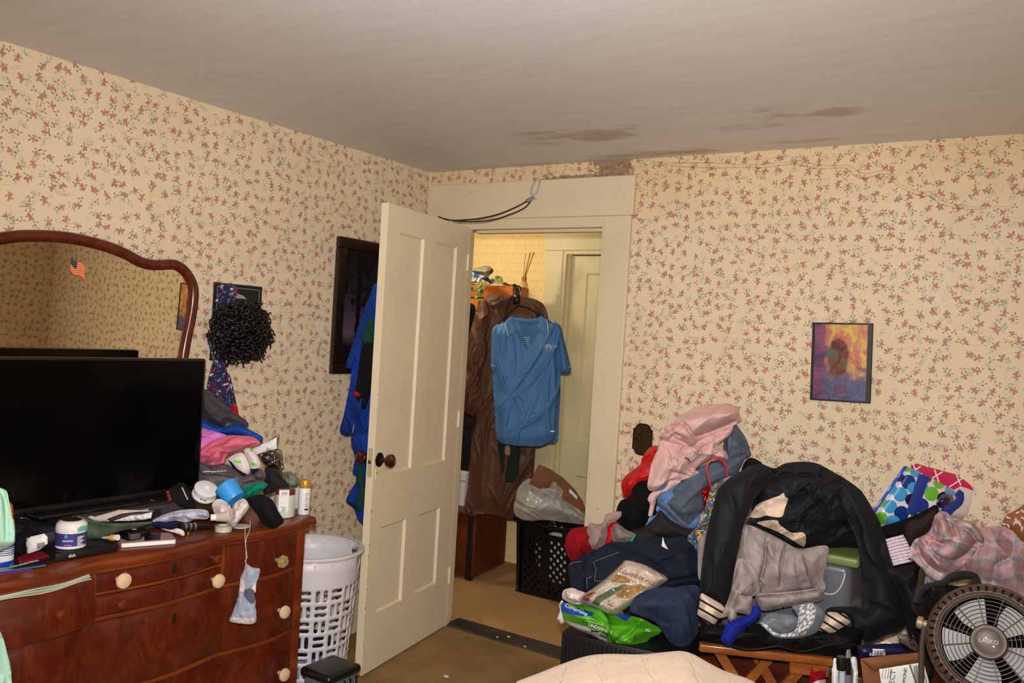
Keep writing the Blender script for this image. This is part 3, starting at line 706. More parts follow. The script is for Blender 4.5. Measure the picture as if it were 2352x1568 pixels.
b.add(v, f, None, u); tag(b.build('flag_sticker', flagmat(), gl, uv=True), 'small waving flag sticker')
for y in (yc-.47, yc+.47): MB().rbox((.03, y-.02, .771), (.07, y+.02, 1.15), .006).build('support_post', DWOOD, mr)
# ------------------------------------------------------------------ television on a video recorder
tv = thing('television', 'large black flat television standing in front of the mirror on the dresser', 'television', (.30, -1.96, .87))
TY0, TY1 = -1.548, -2.372
BZ = plain('tv_bezel', (14, 13, 13), .3); SCR = plain('tv_screen', (4, 4, 4), .12, spec=.12)
b = MB().rbox((.268, TY1, .872), (.302, TY0, 1.330), .006).rbox((.235, TY1+.12, .92), (.27, TY0-.12, 1.24), .02); b.build('housing', BZ, tv)
MB().box((.3015, TY1+.010, .893), (.3032, TY0-.010, 1.322)).build('screen', SCR, tv, smooth=False)
MB().rbox((.300, TY1+.004, .8725), (.305, TY0-.004, .891), .002).build('lower_bezel', BZ, tv)
b = MB().rbox((.245, -2.02, .862), (.295, -1.90, .90), .004).rbox((.20, -2.12, .8585), (.34, -1.80, .8705), .005); b.build('stand', BLACK, tv)
vc = thing('video_recorder', 'dark grey video recorder under the television, reading 4 HEAD', 'video recorder', (.22, -1.77, .772))
VM = plain('recorder_grey', (62, 56, 56), .45); VD = plain('recorder_dark', (34, 31, 32), .4)
MB().rbox((.07, -2.02, .772), (.335, -1.60, .858), .004).build('body', VD, vc)
fp = MB().rbox((.3345, -2.015, .780), (.340, -1.605, .850), .002).build('front_panel', VM, vc)
MB().rbox((.3398, -1.93, .800), (.3415, -1.72, .838), .001, 1).build('tape_flap', VD, fp)
text('lettering', '4 HEAD', frame((.3405, -1.78, .842), (0, 1, 0), None, (1, 0, 0)), .0055, WHITE, fp)
sb = thing('satellite_receiver', 'slate grey ribbed receiver left of the video recorder', 'receiver', (.25, -2.2, .772))
MB().rbox((.10, -2.36, .772), (.345, -2.045, .820), .004).build('body', plain('slate_plastic', (58, 62, 66), .5), sb)
for i in range(9): MB().box((.12, -2.34+.03*i, .8195), (.34, -2.335+.03*i, .8215)).build('rib', VD, sb)
# ------------------------------------------------------------------ on the left wall: placard, ties, curly wig
pl = thing('placard', 'black card with a thin silver border hung on the wall behind the curly wig', 'placard', (.004, -1.185, 1.305))
PM = Matrix(((0, 0, 1, .001), (1, 0, 0, 0), (0, 1, 0, 0), (0, 0, 0, 1)))
MB().rbox((-1.304, 1.306, 0), (-1.066, 1.612, .006), .001, 1, PM).build('board', plain('placard_black', (24, 23, 24), .5, var=.3, vs=40), pl)
b = MB(); a0, a1, z0, z1 = -1.290, -1.080, 1.320, 1.598
for q in ((a0, z0, a1, z0+.002), (a0, z1-.002, a1, z1), (a0, z0, a0+.002, z1), (a1-.002, z0, a1, z1)): b.box((q[0], q[1], .006), (q[2], q[3], .0066), PM)
b.build('border_line', plain('silver_print', (150, 148, 146), .4), pl, smooth=False)
MB().prism([(-1.215, 1.565), (-1.19, 1.575), (-1.16, 1.568), (-1.145, 1.556), (-1.2, 1.556)], .006, .0068, PM).build('emblem', plain('silver_print', (150, 148, 146), .4), pl, smooth=False)
def printcloth(name, base, cols, scale, rough=.7):
    g = NG(name); uv = g.tc('UV'); c = lin(base)
    for i, (rgb, th) in enumerate(cols):
        vv = g.vm('ADD', g.vm('MULTIPLY', uv, (scale*(1+.23*i), scale*(1+.23*i), 1)), (3.1*i, 1.7*i, 0)); c = g.mix(g.ma('GREATER_THAN', g.noise(vv, 1.0, 2, .5, .8), th), c, lin(rgb))
    g.bump(g.noise(g.tc(), 600, 2), .3, .001); return g.out(c, rough, 0, .25, Sheen_Weight=.2)
TIE = printcloth('tie_print', (24, 30, 66), [((168, 28, 34), .60), ((214, 216, 222), .64), ((64, 108, 172), .64), ((150, 84, 40), .68)], 9)
ti = thing('necktie', 'navy printed neckties with red and white motifs hanging by the wig', 'necktie', on('x', .03, 500, 940))
garment('upper_fold', I_([(240, 152), (300, 145), (390, 140), (480, 165), (500, 230), (470, 300), (380, 360), (290, 380), (235, 340), (255, 250)]), 3.36, TIE, ti, .012, grid=4, wr=[(.006, 14, 80, 3)])
garment('blade', I_([(190, 600), (300, 640), (345, 780), (350, 860), (385, 930), (400, 1020), (415, 1180), (430, 1300), (425, 1380), (300, 1290), (200, 1200), (215, 1060), (250, 930), (240, 830), (200, 720)]), 3.33, TIE, ti, .014, grid=4, wr=[(.008, 12, 80, 4)], seed=2)
garment('striped_end', I_([(385, 1030), (430, 1060), (465, 1200), (495, 1350), (512, 1460), (450, 1430), (420, 1300), (405, 1180)]), 3.38, TIE, ti, .010, grid=4, seed=3)
tag(garment('red_tip', I_([(432, 1350), (494, 1350), (514, 1465), (470, 1450), (440, 1420)]), 3.375, cloth('red_tie', (176, 20, 22)), ti, .010, grid=4), 'red tip')
wg = thing('wig', 'curly black wig hanging on the wall over the placard', 'wig', on('x', .06, 545, 830))
HAIR = plain('black_hair', (14, 9, 7), .38, spec=.5)
rnd = random.Random(11); wc = on('x', .055, 545, 752); b = MB()
bm = bmesh.new(); bmesh.ops.create_icosphere(bm, subdivisions=4, radius=1)
for q in bm.verts:
    k = 1+.16*float(vnoise(q.co.y*4+9, q.co.z*4+5, 1)-.5)*2
    q.co = Vector((wc[0]+q.co.x*.048*k-.005, wc[1]+q.co.y*.112*k, wc[2]+q.co.z*.105*k))
b.bm(bm); b.build('cap', HAIR, wg, ang=180)
b = MB()
for i in range(330):
    a = rnd.uniform(0, 6.283); rr = math.sqrt(rnd.random()); 
    y = wc[1]+.128*rr*math.cos(a); z = wc[2]+.112*rr*math.sin(a)-(.012 if rnd.random() < .5 else 0); x = wc[0]+.052*math.sqrt(max(0, 1-rr*rr))+rnd.uniform(-.008, .02)
    cr_ = rnd.uniform(.007, .015); L = rnd.uniform(.025, .055); turns = rnd.uniform(1.0, 2.2); ph = rnd.uniform(0, 6.28)
    ax = Vector((rnd.uniform(-.2, .5), math.cos(a)*.6+rnd.uniform(-.5, .5), math.sin(a)*.4-.7+rnd.uniform(-.4, .4))).normalized()
    e1 = ax.orthogonal().normalized(); e2 = ax.cross(e1); pts = []
    m = int(turns*9)
    for k in range(m+1):
        s = k/m; c = ph+turns*6.283*s; pts.append(Vector((x, y, z))+ax*(L*s)+(e1*math.cos(c)+e2*math.sin(c))*cr_*(1-.3*s))
    pts = [Vector((max(.008, p.x), p.y, p.z)) for p in pts]
    b.tube(pts, [.0052*(1-.55*k/m) for k in range(m+1)], n=5)
b.build('curls', HAIR, wg, ang=180)
# ------------------------------------------------------------------ framed dark picture behind the door, robe on the door's back
fr = thing('framed_picture', 'dark wooden framed picture of a tree at dusk, half hidden by the open door', 'picture', (.015, -.40, 1.249))
fy0, fy1, fz0, fz1 = -.655, -.14, 1.249, 1.876; fw_ = .052
DKW = glossy('dark_frame_wood', (24, 8, 7), .3, .3)
for lo, hi in (((fy0, fz0), (fy1, fz0+fw_)), ((fy0, fz1-fw_), (fy1, fz1)), ((fy0, fz0+fw_), (fy0+fw_, fz1-fw_)), ((fy1-fw_, fz0+fw_), (fy1, fz1-fw_))):
    MB().rbox((lo[0], lo[1], .0), (hi[0], hi[1], .028), .006, 2, PM).build('frame_rail', DKW, fr)
def dusk():
    g = NG('dusk_tree_print'); x = g.sep(g.tc('UV')); n = g.noise(g.tc('UV'), 9, 5, .7, 1.0)
    c = g.ramp(g.ma('ADD', x[1], g.ma('MULTIPLY', n, .12)), [(.22, lin((14, 12, 20))), (.34, lin((96, 74, 84))), (.48, lin((70, 54, 78))), (.7, lin((30, 30, 44))), (1, lin((14, 15, 22)))])
    tr = g.ma('LESS_THAN', g.ma('ABSOLUTE', g.ma('SUBTRACT', x[0], .28)), g.ma('MULTIPLY', n, .07))
    lv = g.ma('MULTIPLY', g.sm(n, .5, .56), g.sm(x[1], .4, .55)); return g.out(g.mix(g.ma('MAXIMUM', tr, lv), c, lin((8, 8, 11))), .25)
b = MB().add([(fy0+.04, fz0+.04, .008), (fy1-.04, fz0+.04, .008), (fy1-.04, fz1-.04, .008), (fy0+.04, fz1-.04, .008)], [(0, 1, 2, 3)], PM, [(0, 0), (1, 0), (1, 1), (0, 1)])
b.build('print', dusk(), fr, smooth=False, uv=True)
rb = thing('bathrobe', 'bright blue robe hanging on the back of the open door', 'robe', at(830, 1195, 3.62))
BLU = cloth('royal_blue_cotton', (20, 56, 138), .2, 10)
garment('robe_body', [(863, 650), (850, 676), (834, 715), (815, 774), (796, 832), (795, 846), (806, 850), (804, 880), (790, 950), (781, 992), (808, 998), (814, 966), (806, 1010), (815, 1050), (810, 1085), (822, 1095), (806, 1125), (795, 1150), (812, 1165), (826, 1196), (850, 1190), (872, 1000), (890, 800), (900, 650)], 3.78, BLU, rb, .05, grid=6, wr=[(.03, 30, 97, 6)], back=.03)
garment('green_trim', M_([(300, 990), (330, 1000), (340, 1180), (290, 1200), (240, 1160), (260, 1090)]), 3.70, cloth('dark_green_knit', (18, 64, 52)), rb, .012, grid=5)
garment('black_sleeve', [(832, 795), (860, 770), (868, 860), (850, 905), (836, 940), (817, 905), (822, 860)], 3.71, cloth('black_knit', (15, 15, 17)), rb, .02, grid=5, wr=[(.008, 14, 90, 3)])
garment('green_lining', N_([(150, 400), (175, 380), (180, 600), (150, 640), (135, 600), (160, 520), (135, 480)]), 3.70, cloth('dark_green_knit', (18, 64, 52)), rb, .012, grid=5)
tag(garment('red_toggle', N_([(120, 0), (150, 0), (160, 18), (135, 25)]), 3.69, cloth('red_tie', (176, 20, 22)), rb, .01, grid=3), 'small red toggle')
# ------------------------------------------------------------------ white laundry hamper
HP = plain('white_hamper_plastic', (214, 208, 210), .4); HC = (.315, -1.005)
hm = thing('laundry_hamper', 'tall white plastic laundry hamper with basketweave slots beside the dresser', 'hamper', (HC[0], HC[1], 0))
def hr(z): return .152+.043*(z/.58)
def slot(cx, cy, w, h, n=5):
    r = min(w, h)/2; o = []
    for k in range(2*n+2):
        a = math.pi*(k if k <= n else k-1)/n
        if w >= h: o.append((cx+(w/2-r)*(1 if k <= n else -1)+r*math.sin(a), cy-r*math.cos(a)))
        else: o.append((cx+r*math.cos(a), cy+(h/2-r)*(1 if k <= n else -1)+r*math.sin(a)))
    return o
NC, cw, chh = 18, 2*math.pi/18, .060
v_ = []; f_ = []
def cone(th, z, d=0.0): r = hr(z)-d; return (HC[0]+r*math.cos(th), HC[1]+r*math.sin(th), z)
z_start = .045; nrow = 7
def addgrid(vv, ff):
    k = len(v_); v_.extend(vv); f_.extend([tuple(i+k for i in q) for q in ff])
cellw = .068
def cell(kind):
    x0, x1, y0, y1 = 0, 1, 0, 1
    o = resample([(0, 0), (1, 0), (1, 1), (0, 1)], .25, smooth=False)
    if kind: hs = [slot(.5, .28, .74, .24), slot(.5, .74, .74, .24)]
    else: hs = [slot(.27, .5, .24, .78), slot(.74, .5, .24, .78)]
    return tri(o, hs)
cells = [cell(0), cell(1)]
for r in range(nrow):
    for c in range(NC):
        vv, ff = cells[(r+c) % 2]; addgrid([cone(cw*(c+p[0]), z_start+chh*(r+p[1])) for p in vv], ff)
def band(z0, z1, nz=2):
    vv = [cone(cw*c/2, z0+(z1-z0)*k/nz) for c in range(NC*2) for k in range(nz+1)]; ff = []
    for c in range(NC*2):
        for k in range(nz): a = c*(nz+1)+k; bb = ((c+1) % (NC*2))*(nz+1)+k; ff.append((a, bb, bb+1, a+1))
    addgrid(vv, ff)
band(0.0, z_start)
# upper plain band with two hand slots
zt = z_start+nrow*chh
o = resample([(0, 0), (1, 0), (1, 1), (0, 1)], .25, smooth=False)
for c in range(NC):
    vv, ff = tri(o, [slot(.5, .62, .8, .22)] if c in (1, 3, 10, 12) else [])
    addgrid([cone(cw*(c+p[0]), zt+(.58-zt)*p[1]) for p in vv], ff)
bd_ = mesh_obj('body', v_, f_, HP, hm, None, True, 50)
md = bd_.modifiers.new('weld', 'WELD'); md.merge_threshold = .0004
md = bd_.modifiers.new('shell', 'SOLIDIFY'); md.thickness = .0032; md.offset = 0
R_ = hr(.58)
MB().lathe([(R_-.004, .572), (R_+.008, .570), (R_+.014, .574), (R_+.015, .580), (R_+.010, .585), (R_-.002, .584)], 48, Matrix.Translation((HC[0], HC[1], 0)), False).build('rim', HP, hm)
MB().lathe([(0, .004), (.14, .004), (.14, .007), (0, .007)], 32, Matrix.Translation((HC[0], HC[1], 0))).build('bottom', HP, hm)
# clothes lying inside the hamper
def blob(name, c, r, mat, label, cat, seed=0, k=.25, group=None):
    bm = bmesh.new(); bmesh.ops.create_icosphere(bm, subdivisions=4, radius=1)
    for q in bm.verts:
        n = float(fbm(q.co.x*2.3+q.co.z*1.7+5, q.co.y*2.3-q.co.z*1.3+5, seed))-.45; s = 1+k*n*2.4
        q.co = Vector((c[0]+q.co.x*r[0]*s, c[1]+q.co.y*r[1]*s, c[2]+q.co.z*r[2]*s))
    return tag(MB().bm(bm).build(name, mat, ang=180), label, cat, group)
blob('shirt', (.30, -1.02, .10), (.115, .115, .075), cloth('lavender_cotton', (150, 128, 170)), 'lavender garment at the bottom of the white hamper', 'clothing', 3)
blob('shirt', (.36, -1.04, .21), (.09, .09, .05), cloth('deep_navy_cotton', (20, 26, 52)), 'dark navy garment lying inside the white hamper', 'clothing', 5)
# black and grey folded step stool at the bottom edge
st = thing('step_stool', 'black and slate grey folded plastic stool in front of the hamper', 'stool', (.80, -1.27, 0))
p0 = on('y', -1.30, 735, 1540)
MB().rbox((.60, -1.30, .04), (.725, -1.14, .235), .02, 3).build('grey_panel', plain('slate_panel', (84, 92, 104), .5), st)
MB().rbox((.585, -1.305, .225), (.735, -1.135, .258), .016, 3).build('black_top', BLACK, st)
for i in range(5): MB().rbox((.725, -1.29+.03*i, .04), (.731, -1.275+.03*i, .22), .002, 1).build('slat', BLACK, st)
for y in (-1.29, -1.15): MB().rbox((.60, y-.012, 0), (.70, y+.012, .05), .006).build('foot', BLACK, st)
# ------------------------------------------------------------------ things on the dresser
ZT = .7715
def zz(px, py, z=ZT): return on('z', z, px, py)
def flat_sheet(name, poly, z, th, mat, label, cat, group=None, parent=None):
    P = [zz(x, y, z) for x, y in poly]; b = MB().prism([(p[0], p[1]) for p in P], z, z+th)
    o = b.build(name, mat, parent, smooth=False)
    return tag(o, label, cat, group) if parent is None else o
# magazines and sheets at the left front corner
RED_P = plain('magenta_print', (150, 34, 52), .3); DRK_P = plain('dark_print', (30, 28, 30), .3)
flat_sheet('magazine', H_([(-60, 800), (40, 790), (210, 772), (225, 785), (120, 800), (-40, 822)]), ZT, .003, plain('purple_print', (112, 48, 112), .3), 'purple magazine lowest on the dresser corner', 'magazine')
flat_sheet('magazine', H_([(-60, 780), (100, 765), (310, 742), (318, 755), (180, 775), (-30, 805)]), ZT+.004, .003, plain('blue_print', (66, 108, 150), .3), 'blue edged glossy magazine on the purple one', 'magazine')
mg = flat_sheet('magazine', H_([(60, 760), (140, 700), (400, 690), (380, 725), (240, 755), (110, 775)]), ZT+.008, .003, DRK_P, 'dark magazine reading NOURISHING in front of the black pouch', 'magazine')
q0, q1 = zz(*H_([(120, 752)])[0], ZT+.0112), zz(*H_([(215, 728)])[0], ZT+.0112)
text('lettering', 'NOURISHING', frame((q0+q1)/2, Vector(q1-q0), None, (0, 0, 1)), .010, WPAP, mg)
flat_sheet('leaflet', H_([(120, 700), (200, 668), (300, 650), (345, 690), (230, 718), (130, 735)]), ZT+.0125, .002, RED_P, 'red leaflet lying on the dark magazine', 'leaflet')
# mint cloth, bottle and pouch at the far left
bt = thing('lotion_bottle', 'white bottle with a blue base under the mint cloth', 'bottle', zz(2, 1298))
bc = zz(2, 1296); Mb = Matrix.Translation((bc[0], bc[1], ZT))
MB().lathe([(.0, 0), (.028, 0), (.031, .004), (.031, .012), (.0305, .014)], 28, Mb, False).build('base', plain('blue_plastic', (20, 70, 180), .3), bt)
MB().lathe([(.0305, .013), (.030, .09), (.026, .12), (.012, .132), (.012, .15), (0, .15)], 28, Mb, False).build('body', WHITE, bt)
for i in range(9):
    b = MB(); b.lathe([(.0309, .030+.0055*i), (.0309, .0325+.0055*i)], 28, Mb, False); o = b.build('print_line', plain('label_blue', (60, 70, 140), .5), bt)
MB().lathe([(.0, 0), (.033, 0), (.034, .10), (.028, .15), (.014, .165), (0, .165)], 28, Matrix.Translation((bc[0]-.055, bc[1]+.02, ZT))).build('orange_bottle', plain('orange_plastic', (214, 104, 30), .35))
tag(bpy.data.objects['orange_bottle'], 'orange bottle partly hidden behind the mint cloth', 'bottle')
MINT = cloth('mint_cotton', (176, 218, 196), .06, 12, .2)
tag(garment('folded_shirt', H_([(-60, 200), (-10, 208), (45, 235), (62, 300), (85, 420), (105, 560), (95, 600), (60, 620), (0, 650), (-60, 670)]), 2.20, MINT, None, .03, grid=5, folds=[(H_([(-10, 215), (30, 300), (40, 420), (45, 560)]), -.012, 6), (H_([(20, 230), (60, 380), (75, 560)]), -.008, 5)]),
    'mint green folded cloth at the left end of the dresser top', 'cloth')
tag(garment('hanging_shirt', [(-60, 1420), (-10, 1440), (6, 1462), (16, 1498), (24, 1530), (28, 1580), (30, 1660), (-60, 1660)], 2.10, MINT, None, .02, grid=8, wr=[(.01, 30, 85, 4)]),
    'mint green garment hanging down over the left dresser drawers', 'cloth')
cn = thing('spray_bottle', 'grey rounded bottle with a lime band behind the black pouch', 'bottle', zz(48, 1222))
Mb = Matrix.Translation(tuple(zz(48, 1222)))
MB().lathe([(0, 0), (.024, 0), (.024, .03), (.024, .04), (.022, .055), (.014, .066), (0, .068)], 24, Mb).build('body', glossy('grey_bottle', (82, 86, 96), .25), cn)
MB().lathe([(.0245, .030), (.0247, .036), (.0245, .042)], 24, Mb, False).build('band', plain('lime_band', (176, 190, 40), .4), cn)
tag(garment('pouch', H_([(85, 560), (140, 520), (185, 455), (240, 462), (280, 510), (270, 560), (200, 600), (180, 660), (120, 700), (80, 700)]), 2.36, cloth('black_fleece', (14, 12, 18)), None, .03, grid=5, wr=[(.012, 14, 30, 1)]), 'black fuzzy pouch left of the cream jar', 'pouch')
tg = thing('price_tag', 'white paper tag with a barcode leaning on the black pouch', 'tag', at(85, 1270, 2.31))
tgp = H_([(180, 558), (308, 530), (330, 552), (332, 600), (280, 640), (185, 675)])
garment('paper', tgp, 2.325, WPAP, tg, .004, grid=6, smooth=False)
MBAR = MB()
def bars(b, quad, n, t, seed=1):
    """barcode: little raised bars in a pixel quad (tl, tr, br, bl)"""
    r = random.Random(seed); tl, tr, br, bl = [np.array(q) for q in quad]; s = 0.0
    while s < 1:
        wd = r.uniform(.012, .05); a, c = s, min(1, s+wd)
        P = [tl+(tr-tl)*a, tl+(tr-tl)*c, bl+(br-bl)*c, bl+(br-bl)*a]
        v = [at(p[0], p[1], t) for p in P]+[at(p[0], p[1], t+.0015) for p in P]
        b.add(v, [(0, 3, 2, 1), (4, 5, 6, 7), (0, 1, 5, 4), (1, 2, 6, 5), (2, 3, 7, 6), (3, 0, 4, 7)]); s += wd+r.uniform(.012, .04)
    return b
bars(MB(), H_([(255, 600), (310, 588), (312, 628), (258, 640)]), 12, 2.3145).build('barcode', INK, tg, smooth=False)
# black receiver reading dish, with the cream jar standing on it
ds = thing('receiver_box', 'flat black receiver box under the cream jar', 'receiver', zz(190, 1280))
d0, d1 = zz(127, 1292), zz(271, 1267); dx = Vector(d1-d0); dx.z = 0; Ld = dx.length
Md = frame((d0[0], d0[1], ZT), dx, None, (0, 0, 1))
MB().rbox((0, 0, 0), (Ld, .17, .024), .003, 2, Md).build('box', plain('receiver_black', (20, 19, 20), .35), ds)
text('lettering', 'dish', frame(Md @ Vector((.045, -.0005, .012)), dx, None, Md.to_3x3() @ Vector((0, -1, 0))), .009, WHITE, ds, bold=.01)
jr = thing('cream_jar', 'white cream jar with a purple label standing on the black receiver', 'jar', Md @ Vector((.062, .045, .0245)))
Mj = Matrix.Translation(org_of(jr))
MB().lathe([(0, 0), (.034, 0), (.040, .004), (.0405, .010), (.0405, .048), (.039, .050)], 36, Mj, False).build('body', glossy('jar_white', (230, 222, 222), .25, .5), jr)
MB().lathe([(.0409, .011), (.0409, .047)], 36, Mj, False).build('label', plain('purple_label', (62, 56, 120), .35), jr)
ld = MB().lathe([(.0415, .050), (.042, .056), (.0405, .068), (.034, .076), (.026, .079), (0, .079)], 36, Mj, False).build('lid', glossy('jar_lid', (232, 222, 214), .3, .4), jr)
MB().lathe([(0, .0792), (.026, .0792), (.026, .080), (0, .080)], 30, Mj).build('lid_disc', plain('lid_print', (48, 40, 42), .4, var=.4, vs=120), ld)
def on_jar(a, z): return frame(Mj @ Vector((.0412*math.cos(a), .0412*math.sin(a), z)), (-math.sin(a), math.cos(a), 0), None, (math.cos(a), math.sin(a), 0))
text('lettering', 'RELIEVING', on_jar(-.72, .027), .005, WHITE, jr, bold=.02, sx=.8)
text('lettering', '4 OZ (113 g)', on_jar(-.72, .015), .0032, WHITE, jr, sx=.8)
MB().lathe([(0, 0), (.005, 0), (.005, .0006), (0, .0006)], 14, on_jar(-.85, .040)).build('emblem', plain('label_teal', (60, 150, 190), .4), jr)
b = MB()
for i in range(8): b.box((-.010, .036-.0038*i, 0), (.010-.004*((i*7) % 3), .038-.0038*i, .0006), on_jar(.10, .0))
b.build('small_print', WPAP, jr, smooth=False)
b = MB()
for i in range(5): b.lathe([(0, 0), (.006+.002*(i % 2), 0), (.005, .0007), (0, .0008)], 10, frame(Mj @ Vector((.0420*math.cos(-.05+.17*i), .0420*math.sin(-.05+.17*i), .0575+.002*(i % 3))), (0, 0, 1), None, (math.cos(-.05+.17*i), math.sin(-.05+.17*i), .1)))
b.build('teal_smear', plain('teal_smear', (96, 176, 156), .4), jr)
# paper heap in front of the recorder
GRN = plain('leaflet_green', (78, 92, 72), .4, var=.35, vs=25)
lf = tag(garment('leaflet', S_([(-140, 330), (0, 400), (250, 455), (480, 468), (720, 455), (1000, 440), (860, 500), (700, 540), (480, 585), (330, 640), (200, 690), (0, 700), (-160, 660), (-250, 480)]), 2.55, GRN, None, .002, grid=5, R=10, smooth=False, folds=[(S_([(-150, 360), (200, 460), (600, 480), (980, 440)]), .010, 5)]),
    'glossy green leaflet bent open behind the cream jar', 'leaflet')
for i, (pl_, rgb, tt, lb) in enumerate([([(0, 400), (80, 380), (480, 262), (760, 270), (1010, 282), (760, 330), (400, 440), (150, 440)], (206, 188, 170), 2.61, 'beige folded letter on top of the paper heap'),
        ([(300, 400), (520, 320), (760, 290), (1000, 285), (900, 340), (600, 380), (360, 450)], (60, 48, 44), 2.585, 'dark brown folded card inside the paper heap'),
        ([(400, 430), (640, 350), (820, 330), (980, 300), (960, 390), (860, 410), (640, 430)], (214, 212, 214), 2.565, 'crumpled white foil sheet in the paper heap')]):
    tag(garment('letter', S_(pl_), tt, plain('heap_paper%d' % i, rgb, .6), None, .001, grid=4, R=6, smooth=False, wr=[(.004, 9, 20, 2)] if i == 2 else [(.002, 20, 0, 4)], seed=i), lb, 'paper')
tag(garment('crumpled_paper', S_([(10, 370), (60, 355), (110, 372), (100, 405), (40, 400)]), 2.60, WPAP, None, .01, grid=3, wr=[(.006, 5, 30, 1)]), 'small white crumpled paper left in front of the recorder', 'paper')
gb = thing('glue_bottle', 'white pointed glue tube with a yellow ring on the dresser edge', 'tube', zz(256, 1244))
g0 = at(*S_([(225, 683)])[0], 2.52); g1 = at(*S_([(465, 680)])[0], 2.50); ax = Vector(g1-g0); L_g = ax.length
Mg = frame(g0, ax.orthogonal(), None, ax)
MB().lathe([(0, 0), (.002, 0), (.0065, L_g*.5), (.0085, L_g*.55)], 16, Mg, False).build('nozzle', WHITE, gb)
MB().lathe([(.0087, L_g*.55), (.0092, L_g*.6), (.0092, L_g*.82), (.0087, L_g*.85)], 16, Mg, False).build('ring', plain('yellow_ring', (222, 172, 30), .4), gb)
MB().lathe([(.0085, L_g*.83), (.0085, L_g), (0, L_g)], 16, Mg, False).build('end', WHITE, gb)
wb = thing('notebook', 'white edged notebook lying at the dresser front edge under a black charger', 'book', zz(340, 1250))
n0, n1 = zz(*S_([(515, 835)])[0]), zz(*S_([(1325, 775)])[0]); nx = Vector(n1-n0); nx.z = 0; Mn = frame((n0[0], n0[1], ZT), nx, None, (0, 0, 1)); Ln = nx.length
MB().rbox((0, 0, .001), (Ln, .095, .0125), .001, 1, Mn).build('pages', WPAP, wb)
MB().box((-.001, -.001, 0), (Ln+.001, .096, .001), Mn).box((-.001, -.001, .0125), (Ln+.001, .096, .0140), Mn).build('cover', plain('pink_cover', (188, 158, 148), .4), wb, smooth=False)
MB().prism([(Ln*.42, .01), (Ln*.72, .01), (Ln*.82, .09), (Ln*.5, .09)], .0141, .0146, Mn).build('cover_print', DRK_P, wb, smooth=False)
ch = thing('charger', 'black charger block lying on the white notebook', 'charger', Mn @ Vector((Ln*.28, .03, .015)))
Mc = Mn @ Matrix.Translation((Ln*.12, .012, .0147)) @ Matrix.Rotation(.35, 4, 'Z')
MB().rbox((0, 0, 0), (.045, .06, .026), .004, 2, Mc).build('block', BLACK, ch)
MB().rbox((.006, -.004, .004), (.038, .001, .021), .003, 2, Mc).build('end_cap', plain('charger_grey', (74, 72, 74), .5), ch)
for i in range(4): MB().box((.030, .040-.004*i, .0262), (.042, .042-.004*i, .0266), Mc).build('print_line', WPAP, ch, smooth=False)
MB().rbox((.05, .02, 0), (.085, .07, .02), .006, 2, Mc).build('cable_block', BLACK, ch)
# socks, pouch and small things along the front edge
NAVY = cloth('navy_cotton', (24, 28, 66), .2, 20); WSOCK = cloth('white_sock', (222, 208, 204), .06, 18, .3); PALE = cloth('pale_blue_sock', (196, 198, 214), .12, 22, .3)
tag(garment('pouch', S_([(980, 470), (1050, 440), (1200, 450), (1330, 480), (1370, 510), (1330, 550), (1200, 560), (1060, 530)]), 2.66, NAVY, None, .014, grid=4, wr=[(.006, 10, 10, 2)]), 'small navy pouch between the leaflet and the pale socks', 'pouch')
tag(garment('sneaker_sock', S_([(1120, 545), (1260, 565), (1350, 540), (1440, 570), (1465, 620), (1440, 660), (1300, 620), (1200, 600)]), 2.63, WSOCK, None, .012, grid=4, patches=[(S_([(1120, 545), (1230, 580), (1380, 630), (1440, 660), (1300, 640), (1180, 600)]), plain('dark_red_edge', (110, 16, 26), .7))]), 'white and dark red sock tip on the notebook', 'sock')
fl = thing('flashlight', 'black flashlight with silver bands lying at the dresser edge', 'flashlight', zz(430, 1225))
f0 = at(*S_([(1390, 530)])[0], 2.685); f1 = at(*S_([(1830, 520)])[0], 2.76); ax = Vector(f1-f0); Lf = ax.length; Mf = frame(f0, ax.orthogonal(), None, ax)
MB().lathe([(0, 0), (.012, 0), (.013, Lf*.1), (.013, Lf*.55), (.010, Lf*.65), (.009, Lf), (0, Lf)], 18, Mf).build('barrel', BLACK, fl)
for k in (.12, .28, .44): MB().lathe([(.0132, Lf*k), (.0138, Lf*(k+.03)), (.0132, Lf*(k+.08))], 18, Mf, False).build('band', CHROME, fl)
MB().lathe([(0, 0), (.007, 0), (.007, .012), (0, .012)], 12, Matrix.Translation(tuple(zz(432, 1228)))).build('gold_cap', plain('gold_metal', (180, 130, 40), .25, .9), fl)
tag(garment('sock', G_([(165, 1130), (230, 1090), (320, 1060), (440, 1042), (560, 1046), (590, 1080), (575, 1115), (480, 1118), (420, 1142), (330, 1128), (230, 1147)]), 2.76, PALE, None, .022, grid=5, wr=[(.010, 14, 10, 2)], seed=4), 'pale blue crumpled sock in the middle of the dresser clutter', 'sock')
tag(garment('sock', G_([(610, 1005), (655, 965), (720, 990), (765, 1050), (770, 1110), (760, 1165), (700, 1130), (640, 1090)]), 2.80, WSOCK, None, .025, grid=5, wr=[(.010, 14, 60, 2)], seed=5), 'white ankle sock below the white spool', 'sock', 'white socks under the blue cup')
tag(garment('sock', G_([(770, 1010), (845, 962), (888, 1015), (860, 1070), (800, 1150), (770, 1172), (740, 1150), (762, 1070)]), 2.76, WSOCK, None, .025, grid=5, wr=[(.010, 14, 110, 2)], seed=6), 'white ankle sock directly below the blue cup', 'sock', 'white socks under the blue cup')
tp = thing('tape_roll', 'clear packing tape roll lying flat at the dresser edge', 'tape', zz(513, 1222))
Mt = Matrix.Translation(tuple(zz(513, 1219)))
MB().lathe([(.0185, 0), (.0275, 0), (.0275, .019), (.0185, .019), (.0185, 0)], 32, Mt, False).build('roll', plain('tape_plastic', (206, 198, 176), .2, spec=.6, Coat_Weight=.5), tp)
